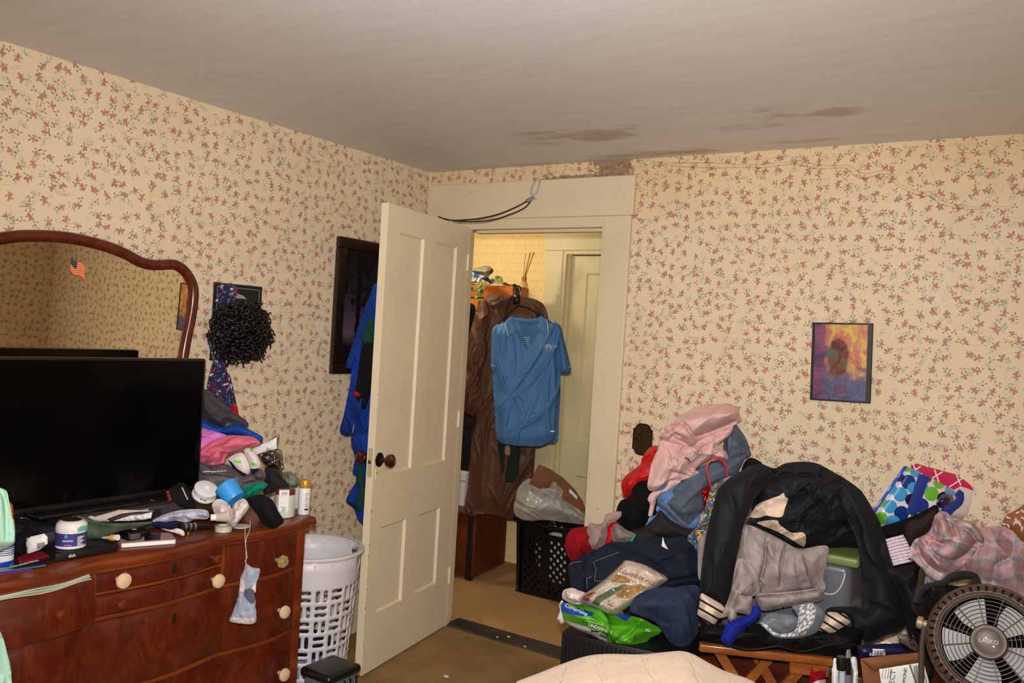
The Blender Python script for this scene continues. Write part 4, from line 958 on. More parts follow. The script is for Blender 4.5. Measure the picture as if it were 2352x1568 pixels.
tq = [zz(476, 1212), zz(497, 1221)]; MB().add([tuple(tq[0]), tuple(tq[1]), tuple(tq[1]+np.array([0, 0, .018])), tuple(tq[0]+np.array([0, 0, .018]))], [(0, 1, 2, 3)]).build('loose_end', film('tape_film', (240, 236, 226), .2), tp)
tag(MB().lathe([(0, 0), (.030, 0), (.030, .0025), (0, .0025)], 32, Matrix.Translation(tuple(zz(553, 1209)))).build('coaster', plain('white_card', (222, 208, 200), .6)), 'round white card disc at the dresser edge beside the tape roll', 'coaster')
vi = thing('pill_cup', 'small clear cup with a white lid lying on the socks', 'cup', at(505, 1200, 2.73))
v0 = at(*G_([(600, 1105)])[0], 2.715); v1 = at(*G_([(725, 1095)])[0], 2.735); ax = Vector(v1-v0); Lv = ax.length; Mv = frame(v0, ax.orthogonal(), None, ax)
MB().lathe([(0, 0), (.010, 0), (.011, Lv*.35), (0, Lv*.35)], 18, Mv).build('lid', WHITE, vi)
MB().lathe([(.013, Lv*.3), (.018, Lv), (.0165, Lv), (.012, Lv*.32)], 20, Mv, False).build('cup', clear('clear_cup', (222, 200, 190), .1, .45), vi)
# spool, blue cup, dark can
sp = thing('spool', 'white plastic spool tilted behind the blue cup', 'spool', at(470, 1155, 2.93))
s0 = at(*G_([(545, 945)])[0], 2.93); ax = Vector(RT*.45+UP*.80-FW*.40).normalized(); Ms = frame(s0, Vector(RT), None, ax)
MB().lathe([(0, 0), (.036, 0), (.040, .004), (.040, .010), (.036, .012), (.036, .026), (.040, .028), (.040, .036), (.036, .038), (.013, .038), (.013, .03), (0, .03)], 36, Ms).build('flange', WHITE, sp)
b = MB()
for i in range(4): b.box((-.004+.006*i, -.037, .014), (-.001+.006*i, -.0362, .020), Ms)
b.build('print', INK, sp, smooth=False)
cp = thing('blue_cup', 'bright blue plastic cup lying tilted on the white socks', 'cup', at(535, 1158, 2.84))
c0 = at(*G_([(715, 872)])[0], 2.86); c1 = at(*G_([(798, 972)])[0], 2.85); ax = (Vector(c1-c0)+Vector(-FW)*.008).normalized(); Lc = Vector(c1-c0).length; Mc2 = frame(c0, ax.orthogonal(), None, ax)
BCUP = plain('sky_blue_plastic', (52, 150, 222), .35)
MB().lathe([(.0375, 0), (.0385, -.002), (.0392, .001), (.0385, .004), (.035, Lc*.9), (.033, Lc), (0, Lc)], 36, Mc2, False).build('shell', BCUP, cp)
MB().lathe([(.0375, 0), (.033, Lc*.88), (0, Lc*.9)], 36, Mc2, False).build('inside', BCUP, cp)
dc = thing('can_cooler', 'black printed can cooler lying in front of the television corner', 'can cooler', at(405, 1180, 2.86))
garment('sleeve', G_([(185, 885), (300, 855), (395, 842), (425, 880), (470, 960), (488, 1020), (478, 1052), (380, 1065), (270, 1078), (235, 1030), (215, 960)]), 2.90, cloth('neoprene_black', (22, 21, 22), .2, 30), dc, .04, grid=6, back=.035, R=24)
b = MB()
for i in range(7): b.box((-.022+.0065*i, -.004+.002*(i % 2), 0), (-.0175+.0065*i, .004+.002*((i+1) % 2), .0008), frame(at(*G_([(290, 955)])[0], 2.848), Vector(RT*.30-UP*.95), None, Vector(-FW)))
b.build('red_print', plain('red_ink', (176, 30, 24), .6), dc, smooth=False)
b = MB()
for i in range(9): b.box((-.022+.005*i, -.002, 0), (-.0188+.005*i, .002, .0008), frame(at(*G_([(408, 925)])[0], 2.85), Vector(RT*.42-UP*.9), None, Vector(-FW)))
b.build('white_print', WPAP, dc, smooth=False)
tag(garment('snack_bag', G_([(150, 970), (190, 985), (215, 1040), (235, 1065), (170, 1060), (140, 1030)]), 2.83, printcloth('green_pack', (34, 44, 84), [((140, 200, 50), .52), ((220, 170, 170), .6)], 9, .3), None, .012, grid=3), 'small lime and navy wrapper beside the can cooler', 'wrapper')
tag(garment('bag_corner', G_([(182, 882), (215, 895), (222, 925), (190, 905)]), 2.85, plain('pale_green_paper', (186, 200, 160), .6), None, .004, grid=3), 'pale green paper corner at the can cooler top', 'paper')
# stack of folded clothes right of the television
TAUPE = cloth('charcoal_knit', (66, 60, 62), .22, 30); RBLUE = cloth('bright_blue_cotton', (28, 74, 168), .15, 14)
tag(garment('knit_shirt', G_([(500, 160), (590, 150), (650, 215), (760, 300), (830, 350), (885, 398), (870, 432), (790, 408), (722, 400), (705, 428), (660, 422), (560, 380), (500, 340)]), 3.12, TAUPE, None, .05, grid=5, back=.08, wr=[(.02, 22, 35, 4)], seed=7), 'charcoal knit garment on top of the folded stack beside the television', 'clothing', 'folded clothes beside the television')
tag(garment('folded_shirt', G_([(500, 360), (570, 380), (670, 425), (790, 398), (860, 430), (940, 470), (992, 505), (975, 545), (900, 505), (700, 490), (500, 460)]), 3.10, RBLUE, None, .05, grid=5, back=.08, wr=[(.014, 20, 20, 4)], seed=8), 'bright blue folded shirt second from the top of the stack', 'clothing', 'folded clothes beside the television')
tag(garment('folded_shirt', G_([(490, 440), (600, 450), (720, 492), (650, 545), (560, 600), (490, 620)]), 3.05, cloth('orchid_cotton', (214, 120, 196), .1, 14), None, .03, grid=5, back=.08, wr=[(.008, 18, 20, 3)], seed=9), 'orchid purple folded shirt under the blue one', 'clothing', 'folded clothes beside the television')
tag(garment('folded_shirt', G_([(500, 600), (600, 545), (710, 492), (830, 490), (920, 500), (972, 548), (890, 580), (790, 605), (720, 640), (700, 690), (640, 712), (590, 712), (500, 670)]), 3.02, cloth('rose_pink_cotton', (218, 106, 130), .1, 14), None, .05, grid=5, back=.10, wr=[(.014, 20, -20, 4)], folds=[(G_([(560, 660), (640, 600), (700, 610), (690, 680)]), -.012, 5), (G_([(540, 620), (620, 560), (760, 540), (950, 540)]), -.008, 5)], seed=10), 'rose pink folded shirt bulging from the stack', 'clothing', 'folded clothes beside the television')
LIME = plain('lime_print', (120, 206, 70), .8)
tag(garment('sock', G_([(728, 668), (780, 630), (840, 622), (880, 680), (896, 740), (880, 782), (840, 792), (790, 750), (745, 712)]), 2.985, WSOCK, None, .014, grid=4, patches=[(G_([(728, 668), (760, 690), (800, 740), (850, 770), (880, 782), (840, 800), (780, 760)]), NAVY), (G_([(770, 672), (830, 680), (825, 700), (775, 694)]), LIME)]), 'white sock with navy sole and lime print on the stack, left of its pair', 'sock')
tag(garment('sock', G_([(850, 600), (905, 588), (950, 640), (975, 700), (958, 745), (910, 778), (892, 700)]), 2.99, WSOCK, None, .014, grid=4, patches=[(G_([(890, 740), (970, 735), (940, 790), (890, 790)]), NAVY), (G_([(900, 690), (950, 700), (940, 725), (905, 712)]), LIME), (G_([(895, 580), (920, 575), (915, 615), (893, 610)]), LIME)]), 'white sock with navy toe and lime print on the stack, right of its pair', 'sock')
sw = tag(garment('sweater', G_([(500, 690), (600, 705), (700, 700), (780, 740), (840, 790), (960, 745), (1012, 765), (1005, 820), (930, 855), (840, 880), (700, 895), (500, 890)]), 3.06, cloth('warm_grey_knit', (104, 98, 98), .15, 30), None, .06, grid=6, back=.12, wr=[(.016, 24, 10, 5)], folds=[(G_([(520, 800), (700, 800), (860, 850), (960, 840)]), -.014, 6)], seed=12), 'grey sweater at the bottom of the folded stack behind the blue cup', 'clothing', 'folded clothes beside the television')
b = MB()
for i in range(14):
    p = at(*G_([(545+13*i, 762-1.2*(i % 5)-(i > 9)*4)])[0], 2.985); bm = bmesh.new(); bmesh.ops.create_icosphere(bm, subdivisions=1, radius=.0022)
    for q in bm.verts: q.co += Vector(p)
    b.bm(bm)
b.build('rhinestone_row', CHROME, sw)
tag(garment('shorts', G_([(500, 880), (700, 890), (850, 880), (900, 930), (880, 1000), (700, 1010), (500, 980)]), 3.06, cloth('olive_cotton', (64, 66, 52), .2), None, .06, grid=8, back=.14, wr=[(.01, 20, 0, 3)]), 'dark olive garment under the grey sweater behind the spool', 'clothing', 'folded clothes beside the television')
tag(garment('glove', G_([(832, 885), (900, 858), (965, 840), (1025, 850), (1000, 895), (920, 945), (850, 968), (842, 915)]), 2.97, cloth('teal_green_cotton', (16, 124, 98), .2, 20), None, .022, grid=4, wr=[(.010, 12, -30, 3)]), 'teal green cloth between the blue cup and the black cap', 'cloth')
tag(garment('twill_hat', G_([(868, 965), (960, 930), (1010, 940), (1065, 975), (1110, 1060), (1152, 1132), (1120, 1165), (1060, 1192), (990, 1150), (945, 1080), (900, 1020)]), 2.90, cloth('black_twill', (22, 21, 23), .15, 30), None, .04, grid=6, back=.04, wr=[(.010, 18, 60, 3)]), 'black cloth cap hanging over the dresser edge by the candle', 'cap')
b = tag(garment('dark_pouch', G_([(1008, 730), (1060, 740), (1110, 765), (1150, 820), (1185, 882), (1090, 905), (1000, 935), (1005, 840)]), 3.14, cloth('charcoal_felt', (38, 36, 38), .2, 30), None, .03, grid=6, back=.10), 'dark felt pouch leaning behind the candle', 'pouch')
pk = thing('plastic_package', 'clear crinkled plastic package with a white header card behind the socks', 'package', at(625, 1080, 3.2))
tag(garment('header_card', G_([(912, 592), (1000, 548), (1095, 503), (1098, 588), (1000, 612), (912, 645)]), 3.15, WPAP, pk, .004, grid=5, smooth=False), 'white header card')
garment('film', G_([(935, 620), (1000, 560), (1105, 478), (1115, 520), (1100, 585), (1135, 605), (1150, 740), (1135, 808), (1060, 750), (1000, 705), (960, 665)]), 3.17, film('crinkled_film', (235, 225, 215), .2), pk, .03, grid=4, wr=[(.014, 10, 30, 1), (.008, 6, 110, 1)])
garment('contents', G_([(985, 640), (1060, 600), (1110, 640), (1130, 740), (1060, 735), (1000, 695)]), 3.19, cloth('dark_brown_cloth', (44, 34, 32)), pk, .02, grid=5)
# candle jar, second jar, bottle
cd = thing('candle_jar', 'pale candle jar with a red-brown lid and a white paper tag', 'candle', zz(653, 1190))
Mk = Matrix.Translation(tuple(zz(653, 1186)))
MB().lathe([(0, 0), (.030, 0), (.0345, .004), (.0345, .080), (.032, .084)], 32, Mk, False).build('jar', plain('pale_wax', (198, 200, 186), .25, Coat_Weight=.5), cd)
MB().lathe([(.033, .082), (.035, .083), (.035, .098), (.032, .101), (0, .101)], 32, Mk, False).build('lid', glossy('redbrown_lid', (112, 44, 34), .3), cd)
tv_ = Vector(CAM-np.array(Mk.translation)); tv_.z = 0; tv_.normalize(); sx_ = Vector((0, 0, 1)).cross(tv_); Mtag = frame(Mk.translation+tv_*.0362-sx_*.004, sx_, None, tv_)
tgo = MB().rbox((-.0185, .026, 0), (.0165, .098, .0008), .0003, 1, Mtag).box((-.0185, .098, -.02), (.0165, .102, .0), Mtag).build('tag', WPAP, cd)
text('lettering', 'No', Mtag @ Matrix.Translation((0, .040, .001)), .0085, INK, tgo, sx=1.0); text('lettering', '09', Mtag @ Matrix.Translation((0, .030, .001)), .0085, INK, tgo)
b = MB()
for i in range(9): b.box((-.009+.0022*i, .088, .0008), (-.0082+.0022*i+.0006*(i % 2), .095, .0012), Mtag)
b.box((-.011, .083, .0008), (.011, .0836, .0012), Mtag); b.build('barcode', INK, tgo, smooth=False)
j2 = thing('glass_jar', 'clear white jar behind the candle with a grey-green cloth on top', 'jar', zz(674, 1166))
Mk = Matrix.Translation(tuple(zz(672, 1164)))
MB().lathe([(0, 0), (.030, 0), (.033, .004), (.033, .072), (.030, .08)], 32, Mk, False).build('jar', plain('milky_glass', (206, 202, 200), .12, Coat_Weight=.6), j2)
MB().lathe([(.031, .078), (.034, .080), (.034, .092), (0, .094)], 32, Mk, False).build('lid', clear('clear_lid', (220, 170, 160), .08, .55), j2)
tag(garment('washcloth', G_([(1150, 770), (1195, 762), (1250, 795), (1268, 835), (1250, 872), (1200, 882), (1160, 850)]), 3.18, cloth('sage_cloth', (118, 128, 108), .2, 20), None, .03, grid=4, wr=[(.012, 12, 70, 2)]), 'grey green cloth stuffed on the jar behind the candle', 'cloth')
bo = thing('shampoo_bottle', 'slim white bottle with a gold cap at the right end of the dresser', 'bottle', zz(697, 1180))
Mk = Matrix.Translation(tuple(zz(697, 1180)))
MB().lathe([(0, 0), (.0195, 0), (.0215, .003), (.0215, .094), (.0205, .098)], 28, Mk, False).build('body', WHITE, bo)
MB().lathe([(.0208, .098), (.0212, .100), (.0205, .124), (.0185, .127), (0, .127)], 28, Mk, False).build('cap', plain('gold_plastic', (206, 148, 40), .25, .3, Coat_Weight=.4), bo)
tv_ = Vector(CAM-np.array(Mk.translation)); tv_.z = 0; tv_.normalize(); sx_ = Vector((0, 0, 1)).cross(tv_); Ml = frame(Mk.translation+tv_*.0196+sx_*.009, (sx_-tv_*.45), None, (tv_+sx_*.45))
MB().box((-.007, .018, 0), (.007, .024, .0008), Ml).build('label_block', INK, bo, smooth=False)
b = MB()
for i in range(7): b.box((-.006, .032+.0075*i, 0), (.005-.003*(i % 3), .0345+.0075*i, .0008), Ml)
b.build('small_print', plain('grey_print', (120, 116, 122), .6), bo, smooth=False)
# grey athletic sock hanging by a string from the dresser edge
GSOCK = cloth('grey_mesh_sock', (158, 164, 182), .12, 60, .5, 260); hs = thing('hanging_sock', 'grey and white compression sock hanging by a thread in front of the dresser', 'sock', at(560, 1430, 2.74))
garment('sock', J_([(790, 405), (850, 438), (922, 450), (916, 520), (890, 595), (885, 680), (868, 692), (885, 760), (880, 820), (890, 890), (862, 990), (636, 970), (652, 895), (690, 790), (715, 690), (728, 600), (735, 530), (765, 470)]), 2.74, GSOCK, hs, .012, grid=3, wr=[(.003, 12, 80, 2)],
        patches=[(J_([(735, 540), (770, 560), (782, 620), (765, 670), (718, 680)]), WSOCK), (J_([(895, 570), (870, 600), (850, 640), (875, 690), (890, 660)]), WSOCK), (J_([(820, 635), (865, 660), (885, 740), (870, 785), (835, 795), (790, 745), (765, 705), (775, 660)]), cloth('dark_grey_patch', (92, 90, 104))), (J_([(646, 925), (870, 938), (858, 995), (630, 975)]), WSOCK)])
b = MB(); b.tube([at(*J_([q])[0], tt) for q, tt in (((832, -20), 2.78), ((825, 70), 2.745), ((795, 150), 2.735), ((785, 200), 2.732), ((790, 330), 2.732), ((785, 410), 2.732))], .0009, n=5)
b.tube([at(*J_([q])[0], tt) for q, tt in (((778, 40), 2.765), ((780, 130), 2.74), ((783, 220), 2.732), ((800, 345), 2.731), ((780, 370), 2.731), ((795, 410), 2.731))], .0009, n=5)
b.build('thread', plain('white_thread', (200, 196, 190), .8), hs)
# ------------------------------------------------------------------ hall seen through the doorway
CHW = wood('hall_chest_wood', (60, 22, 10), (96, 40, 18), (122, 58, 26), 6, .4, .2, False, 'X'); ORW = wood('orange_pine', (150, 74, 24), (186, 98, 36), (206, 122, 52), 6, .4, .2, False, 'X')
ch = thing('wooden_chest', 'reddish brown wooden chest standing in the hall behind the door', 'chest', (-.5, .95, 0))
Mch = Matrix.Translation((-.07, .70, 0)) @ Matrix.Rotation(math.radians(6), 4, 'Z')
MB().rbox((-.86, 0, .02), (0, .42, .385), .004, 1, Mch).build('body', CHW, ch)
MB().rbox((-.88, -.015, .385), (.012, .43, .405), .005, 2, Mch).build('lid', CHW, ch)
for x in (-.83, -.03): MB().rbox((x-.02, -.006, 0), (x+.02, .03, .385), .003, 1, Mch).build('corner_post', plain('dark_post', (34, 16, 10), .5), ch)
ht = thing('coat_stand', 'orange pine coat stand shelf in the hall heaped with straps', 'coat stand', (-.45, 1.0, .40))
MB().rbox((-.90, .845, 1.692), (.0, 1.03, 1.768), .004, 1).build('top_board', ORW, ht)
MB().rbox((-.92, .80, 1.612), (-.22, .85, 1.672), .004, 1).build('hook_rail', ORW, ht)
for x in (-.88, -.06): MB().rbox((x-.02, .90, .405), (x+.02, .96, 1.692), .003, 1).build('post', CHW, ht)
MB().rbox((-.86, 1.0, .85), (-.06, 1.015, 1.60), .002, 1).build('back_panel', plain('dark_panel', (30, 18, 14), .6), ht)
tag(MB().rbox((-.62, .86, .407), (-.20, .98, .86), .01, 2).build('dark_case', plain('black_case', (14, 13, 14), .5)), 'black upright case on the chest behind the brown robe', 'case')
wbx = thing('white_box', 'white cardboard box on the hall chest beside the robe', 'box', on('y', .80, 1060, 1172))
x0b = on('y', .80, 1040, 1140)[0]
MB().rbox((x0b-.1, .80, .407), (x0b+.085, .855, .555), .002, 1).build('box', WPAP, wbx)
b2 = thing('medicine_box', 'small white box with orange bands on the white box in the hall', 'box', (x0b, .82, .557))
MB().rbox((x0b-.1, .80, .557), (x0b+.09, .85, .615), .002, 1).build('box', WPAP, b2)
MB().box((x0b-.1, .7985, .585), (x0b+.05, .80, .598)).box((x0b-.1, .7985, .557), (x0b+.09, .80, .564)).build('band', plain('orange_ink', (224, 150, 40), .6), b2, smooth=False)
# things on the shelf
tag(garment('cap', T_([(280, 300), (450, 260), (700, 205), (830, 260), (868, 320), (850, 370), (770, 440), (730, 520), (560, 450), (400, 380), (290, 350)]), 5.30, cloth('grey_cap', (150, 148, 130), .15, 20), None, .06, grid=2.5, back=.06, wr=[(.006, 7, 20, 3)], patches=[(T_([(840, 270), (868, 320), (850, 370), (775, 435), (770, 400)]), cloth('cap_inside', (54, 46, 38)))]), 'grey cloth cap on the hall shelf', 'cap')
def lanyard(name, pts, t, w, mat, label, th=.003):
    P = resample(pts, 1.5, closed=False); o = strip(name, [at(p[0], p[1], t+.02*math.sin(i*.35)) for i, p in enumerate(P)], w, th, mat, None, tuple(-FW)); return tag(o, label, 'strap', 'straps on the hall shelf')
LBL = plain('sky_ribbon', (104, 158, 214), .6); NVR = plain('navy_ribbon', (50, 74, 118), .6); OLV = plain('olive_ribbon', (120, 132, 76), .7); WHR = plain('white_ribbon', (206, 206, 214), .6)
lanyard('blue_strap', T_([(200, 340), (310, 370), (400, 430), (520, 470), (640, 500), (760, 560)]), 5.16, .024, LBL, 'sky blue strap crossing the shelf heap')
lanyard('navy_strap', T_([(200, 600), (330, 620), (460, 590), (560, 500), (680, 520), (800, 590), (860, 610)]), 5.13, .022, NVR, 'navy strap looped below the sky blue one')
lanyard('white_strap', T_([(490, 600), (530, 520), (600, 470), (650, 480)]), 5.11, .014, WHR, 'short white strap on the navy loop')
lanyard('olive_strap', T_([(330, 760), (420, 780), (520, 700), (600, 620), (620, 600)]), 5.10, .022, OLV, 'olive strap bunched at the shelf edge')
lanyard('olive_strap', T_([(480, 980), (450, 930), (500, 850), (560, 720), (620, 640)]), 5.09, .022, OLV, 'olive strap hanging lowest over the shelf edge')
lanyard('olive_strap', T_([(560, 960), (580, 860), (640, 730), (730, 640)]), 5.08, .022, OLV, 'olive strap hanging beside the orange board face')
lanyard('olive_strap', T_([(820, 560), (920, 570), (1000, 600), (1060, 590), (1040, 500), (980, 480), (930, 520)]), 5.18, .022, OLV, 'olive strap coiled on top of the shelf')
lanyard('black_strap', T_([(1340, 700), (1400, 685), (1440, 740), (1440, 860)]), 5.08, .022, BLACK, 'black strap wrapped around the shelf end')
lanyard('white_ribbon', T_([(1420, 690), (1490, 740), (1510, 820), (1490, 890)]), 5.07, .012, WHR, 'white cord hooked on the shelf end')
tag(garment('red_scarf', T_([(1080, 630), (1150, 605), (1230, 650), (1300, 660), (1330, 690), (1200, 690), (1100, 660)]), 5.20, cloth('dull_red_cloth', (140, 62, 52)), None, .02, grid=2.5, back=.03), 'dull red cloth lying flat on the hall shelf', 'cloth')
tag(MB().rbox(tuple(on('y', .93, 1050, 652)-np.array([.25, 0, .0])), tuple(on('y', .93, 1098, 641)+np.array([0, .06, 0])), .002, 1).build('card_box', plain('cream_card', (232, 206, 140), .6)), 'cream card box under the straps on the hall shelf', 'box')
tag(MB().rbox((-.243, .862, 1.769), (-.226, .882, 1.812), .003, 1).rbox((-.205, .862, 1.769), (-.190, .882, 1.808), .003, 1).build('clothespin', plain('pale_wood', (222, 188, 120), .6)), 'pale wooden clothespin on the hall shelf edge', 'clothespin')
df = thing('reed_diffuser', 'reed diffuser with a wooden collar on the right end of the hall shelf', 'diffuser', (-.028, .975, 1.768))
Md = Matrix.Translation((on('y', .975, 1203, 660)[0], .975, 1.7685))
MB().lathe([(0, 0), (.022, 0), (.0245, .004), (.0245, .022), (.018, .032), (.0125, .036), (.0125, .042)], 24, Md, False).build('bottle', plain('diffuser_glass', (236, 210, 150), .05, Transmission_Weight=.6, IOR=1.4), df)
MB().lathe([(.0, .040), (.0155, .040), (.0155, .066), (.0, .066)], 24, Md).build('collar', wood('collar_wood', (150, 82, 30), (180, 104, 44), (200, 124, 60), 20), df)
for i in range(7):
    a = (i-3)*.045; p = Md.translation+Vector((.002*(i-3), .002*((i*3) % 5-2), .06)); b = MB(); b.tube([p, p+Vector((.040+.022*(i-3)*.3, .02*((i*5) % 3-1), .15+.006*((i*2) % 3)))], .0021, n=6); b.build('reed', plain('reed', (176, 128, 62), .7), df)
# brown satin robe on a hook below the shelf
SAT = cloth('brown_satin', (92, 60, 44), .10, 8, .1, 400, .5, 0, spec=.25, wsc=5, wrk=.35)
rb2 = thing('satin_robe', 'long brown satin robe hanging from the hall shelf behind the blue shirt', 'robe', at(1150, 1190, 5.0))
garment('robe_body', [(1116, 680), (1150, 676), (1200, 681), (1235, 690), (1252, 705), (1260, 740), (1256, 800), (1240, 950), (1230, 1030), (1224, 1095), (1208, 1120), (1196, 1160), (1178, 1192), (1130, 1182), (1071, 1172), (1075, 1110), (1084, 1000), (1092, 960), (1068, 945), (1061, 900), (1066, 830), (1076, 775), (1094, 715)], 5.02, SAT, rb2, .05, grid=5, back=.05, wr=[(.022, 34, 96, 9), (.004, 14, 60, 4)], seed=3)
garment('sleeve', [(1100, 700), (1118, 690), (1128, 740), (1118, 830), (1108, 920), (1090, 950), (1066, 946), (1060, 900), (1064, 840), (1076, 775)], 4.98, SAT, rb2, .05, grid=4, back=.03, wr=[(.018, 14, 100, 5)], seed=5)
garment('collar', T_([(760, 1080), (860, 960), (1000, 930), (1200, 960), (1320, 950), (1180, 1100), (1060, 1180), (900, 1270), (800, 1190)]), 4.94, SAT, rb2, .02, grid=3, wr=[(.008, 8, -30, 4)], seed=8)
garment('lining', L_([(365, 395), (500, 400), (500, 560), (490, 650), (440, 660), (390, 640), (375, 520)]), 4.955, cloth('dark_green_lining', (34, 42, 34)), rb2, .006, grid=5)
tag(garment('care_label', L_([(402, 412), (445, 412), (445, 488), (402, 484)]), 4.945, plain('tan_label', (150, 116, 74), .7), rb2, .002, grid=5, smooth=False), 'tan label')
tag(garment('dark_coat', [(1040, 700), (1075, 695), (1092, 708), (1080, 760), (1066, 830), (1050, 900), (1030, 900)], 5.1, cloth('dark_green_coat', (22, 26, 22)), None, .04, grid=6, wr=[(.014, 16, 95, 5)]), 'dark coat hanging left of the brown robe behind the door edge', 'coat')
# blue polo shirt on a black hanger
POLO = cloth('polo_blue', (80, 126, 176), .10, 10, .2, 500, .7, 0, spec=.3, wrk=.25); POLOD = cloth('polo_blue_inside', (66, 108, 154), .1, 10, .2, 500, .7, wrk=.2); PIPE = plain('white_piping', (214, 218, 220), .6)
po = thing('polo_shirt', 'blue polo shirt with a silver chest print hanging in the doorway', 'shirt', at(1205, 1026, 4.8))
garment('body', [(1160, 738), (1180, 727), (1195, 733), (1216, 735), (1229, 733), (1243, 727), (1262, 738), (1282, 744), (1289, 755), (1292, 790), (1288, 850), (1287, 900), (1284, 959), (1280, 1012), (1260, 1017), (1238, 1025), (1205, 1026), (1175, 1023), (1144, 1012), (1137, 959), (1132, 880), (1131, 840), (1129, 790), (1130, 757), (1142, 745)], 4.80, POLO, po, .05, grid=4, back=.05, R=26, wr=[(.016, 26, 92, 14)], seed=1,
        patches=[(K_([(545, 925), (690, 918), (785, 925), (788, 1010), (735, 1100), (665, 1195), (610, 1110), (568, 1020)]), POLOD)])
for nm, sl in (('sleeve', [(1270, 742), (1284, 745), (1290, 756), (1297, 785), (1306, 820), (1312, 850), (1306, 858), (1292, 858), (1284, 852), (1281, 800)]), ('sleeve', [(1142, 747), (1131, 757), (1128, 800), (1127, 846), (1133, 852), (1140, 846), (1146, 800), (1150, 765)])):
    o = garment(nm, sl, 4.80, POLO, po, .045, grid=3, back=.03, R=14)
strip('cuff_piping', [at(1295.5, 842, 4.775), at(1303, 840, 4.775), at(1309.5, 843, 4.785)], .004, .002, PIPE, po, tuple(-FW)); strip('cuff_piping', [at(1128, 842, 4.79), at(1132, 839, 4.775), at(1138, 841, 4.768)], .004, .002, PIPE, po, tuple(-FW))
for cl, ln in ((K_([(540, 880), (500, 905), (465, 938), (480, 1000), (495, 1066), (540, 1050), (576, 1030), (556, 960)]), K_([(470, 945), (483, 1000), (496, 1058)])), (K_([(790, 880), (850, 912), (858, 980), (862, 1046), (820, 1046), (790, 1038), (770, 1000), (782, 930)]), K_([(848, 918), (854, 980), (857, 1040)]))):
    c = garment('collar', cl, 4.738, POLO, po, .002, grid=3, smooth=False)
    strip('piping', [at(x, y, 4.729) for x, y in ln], .004, .002, PIPE, c, tuple(-FW))
garment('collar_back', K_([(560, 905), (600, 900), (690, 912), (770, 902), (785, 925), (690, 940), (570, 930)]), 4.755, POLO, po, .002, grid=3)
MV = frame(at(*K_([(868, 1165)])[0], 4.735), Vector(RT-UP*.12), None, Vector(-FW)); MV = MV @ Matrix(((1, .22, 0, 0), (0, 1, 0, 0), (0, 0, 1, 0), (0, 0, 0, 1)))
SLV = plain('silver_print2', (182, 168, 162), .5)
text('lettering', 'VFW', MV, .024, SLV, po, bold=.05, sx=1.15); text('lettering', 'AUXILIARY', frame(at(*K_([(852, 1194)])[0], 4.735), Vector(RT-UP*.10), None, Vector(-FW)), .0055, SLV, po, sx=1.25)
b = MB()
for i in range(3): b.box((-.052+.005*i, -.012, 0), (-.0495+.005*i, .012, .0006), MV)
b.build('logo_bars', SLV, po, smooth=False)
b = MB(); Mp = frame(at(*K_([(665, 1100)])[0], 4.735), Vector(RT), None, Vector(-FW))
for i, (w_, dx_) in enumerate(((.036, 0), (.02, .004), (.018, .002), (.014, .008), (.010, .012))): b.box((dx_-w_/2, .012-.011*i, 0), (dx_+w_/2, .016-.011*i, .0005), Mp)
b.build('neck_print', SLV, po, smooth=False)
tag(MB().rbox((-.014, -.0035, 0), (.014, .0035, .0012), .0005, 1, frame(at(1267.5, 990, 4.735), Vector(RT-UP*.05), None, Vector(-FW))).build('hem_tab', plain('reflective_tab', (245, 245, 248), .3)), None).parent = None  # flash glint of the reflective tab is painted as a near-white colour
o = bpy.data.objects['hem_tab']; o.parent = po; o.location = o.location-po.location; tag(o, 'reflective hem tab with its flash glint painted white')
hg = thing('clothes_hanger', 'black clothes hanger carrying the blue polo shirt', 'hanger', at(1190, 770, 4.8))
b = MB(); b.tube([at(x, y, 4.80) for x, y in resample([(1180, 668), (1182, 660), (1190, 656), (1196, 662), (1193, 672), (1189, 684), (1189, 705)], 2, closed=False)], .0035, n=8); b.build('hook', BLACK, hg)
b = MB(); b.tube([at(x, y, 4.80) for x, y in ((1189, 700), (1165, 722), (1145, 742), (1186, 761), (1240, 760), (1272, 745), (1240, 722), (1212, 706), (1189, 700))], .005, n=8); b.build('bar', BLACK, hg)
tag(garment('hair_clip', T_([(1370, 900), (1480, 880), (1520, 1000), (1510, 1120), (1440, 1150), (1350, 1120), (1340, 1000)]), 4.92, plain('black_resin', (16, 15, 15), .3), None, .02, grid=3), 'black belt buckle cluster hanging at the shelf end above the shirt', 'belt')
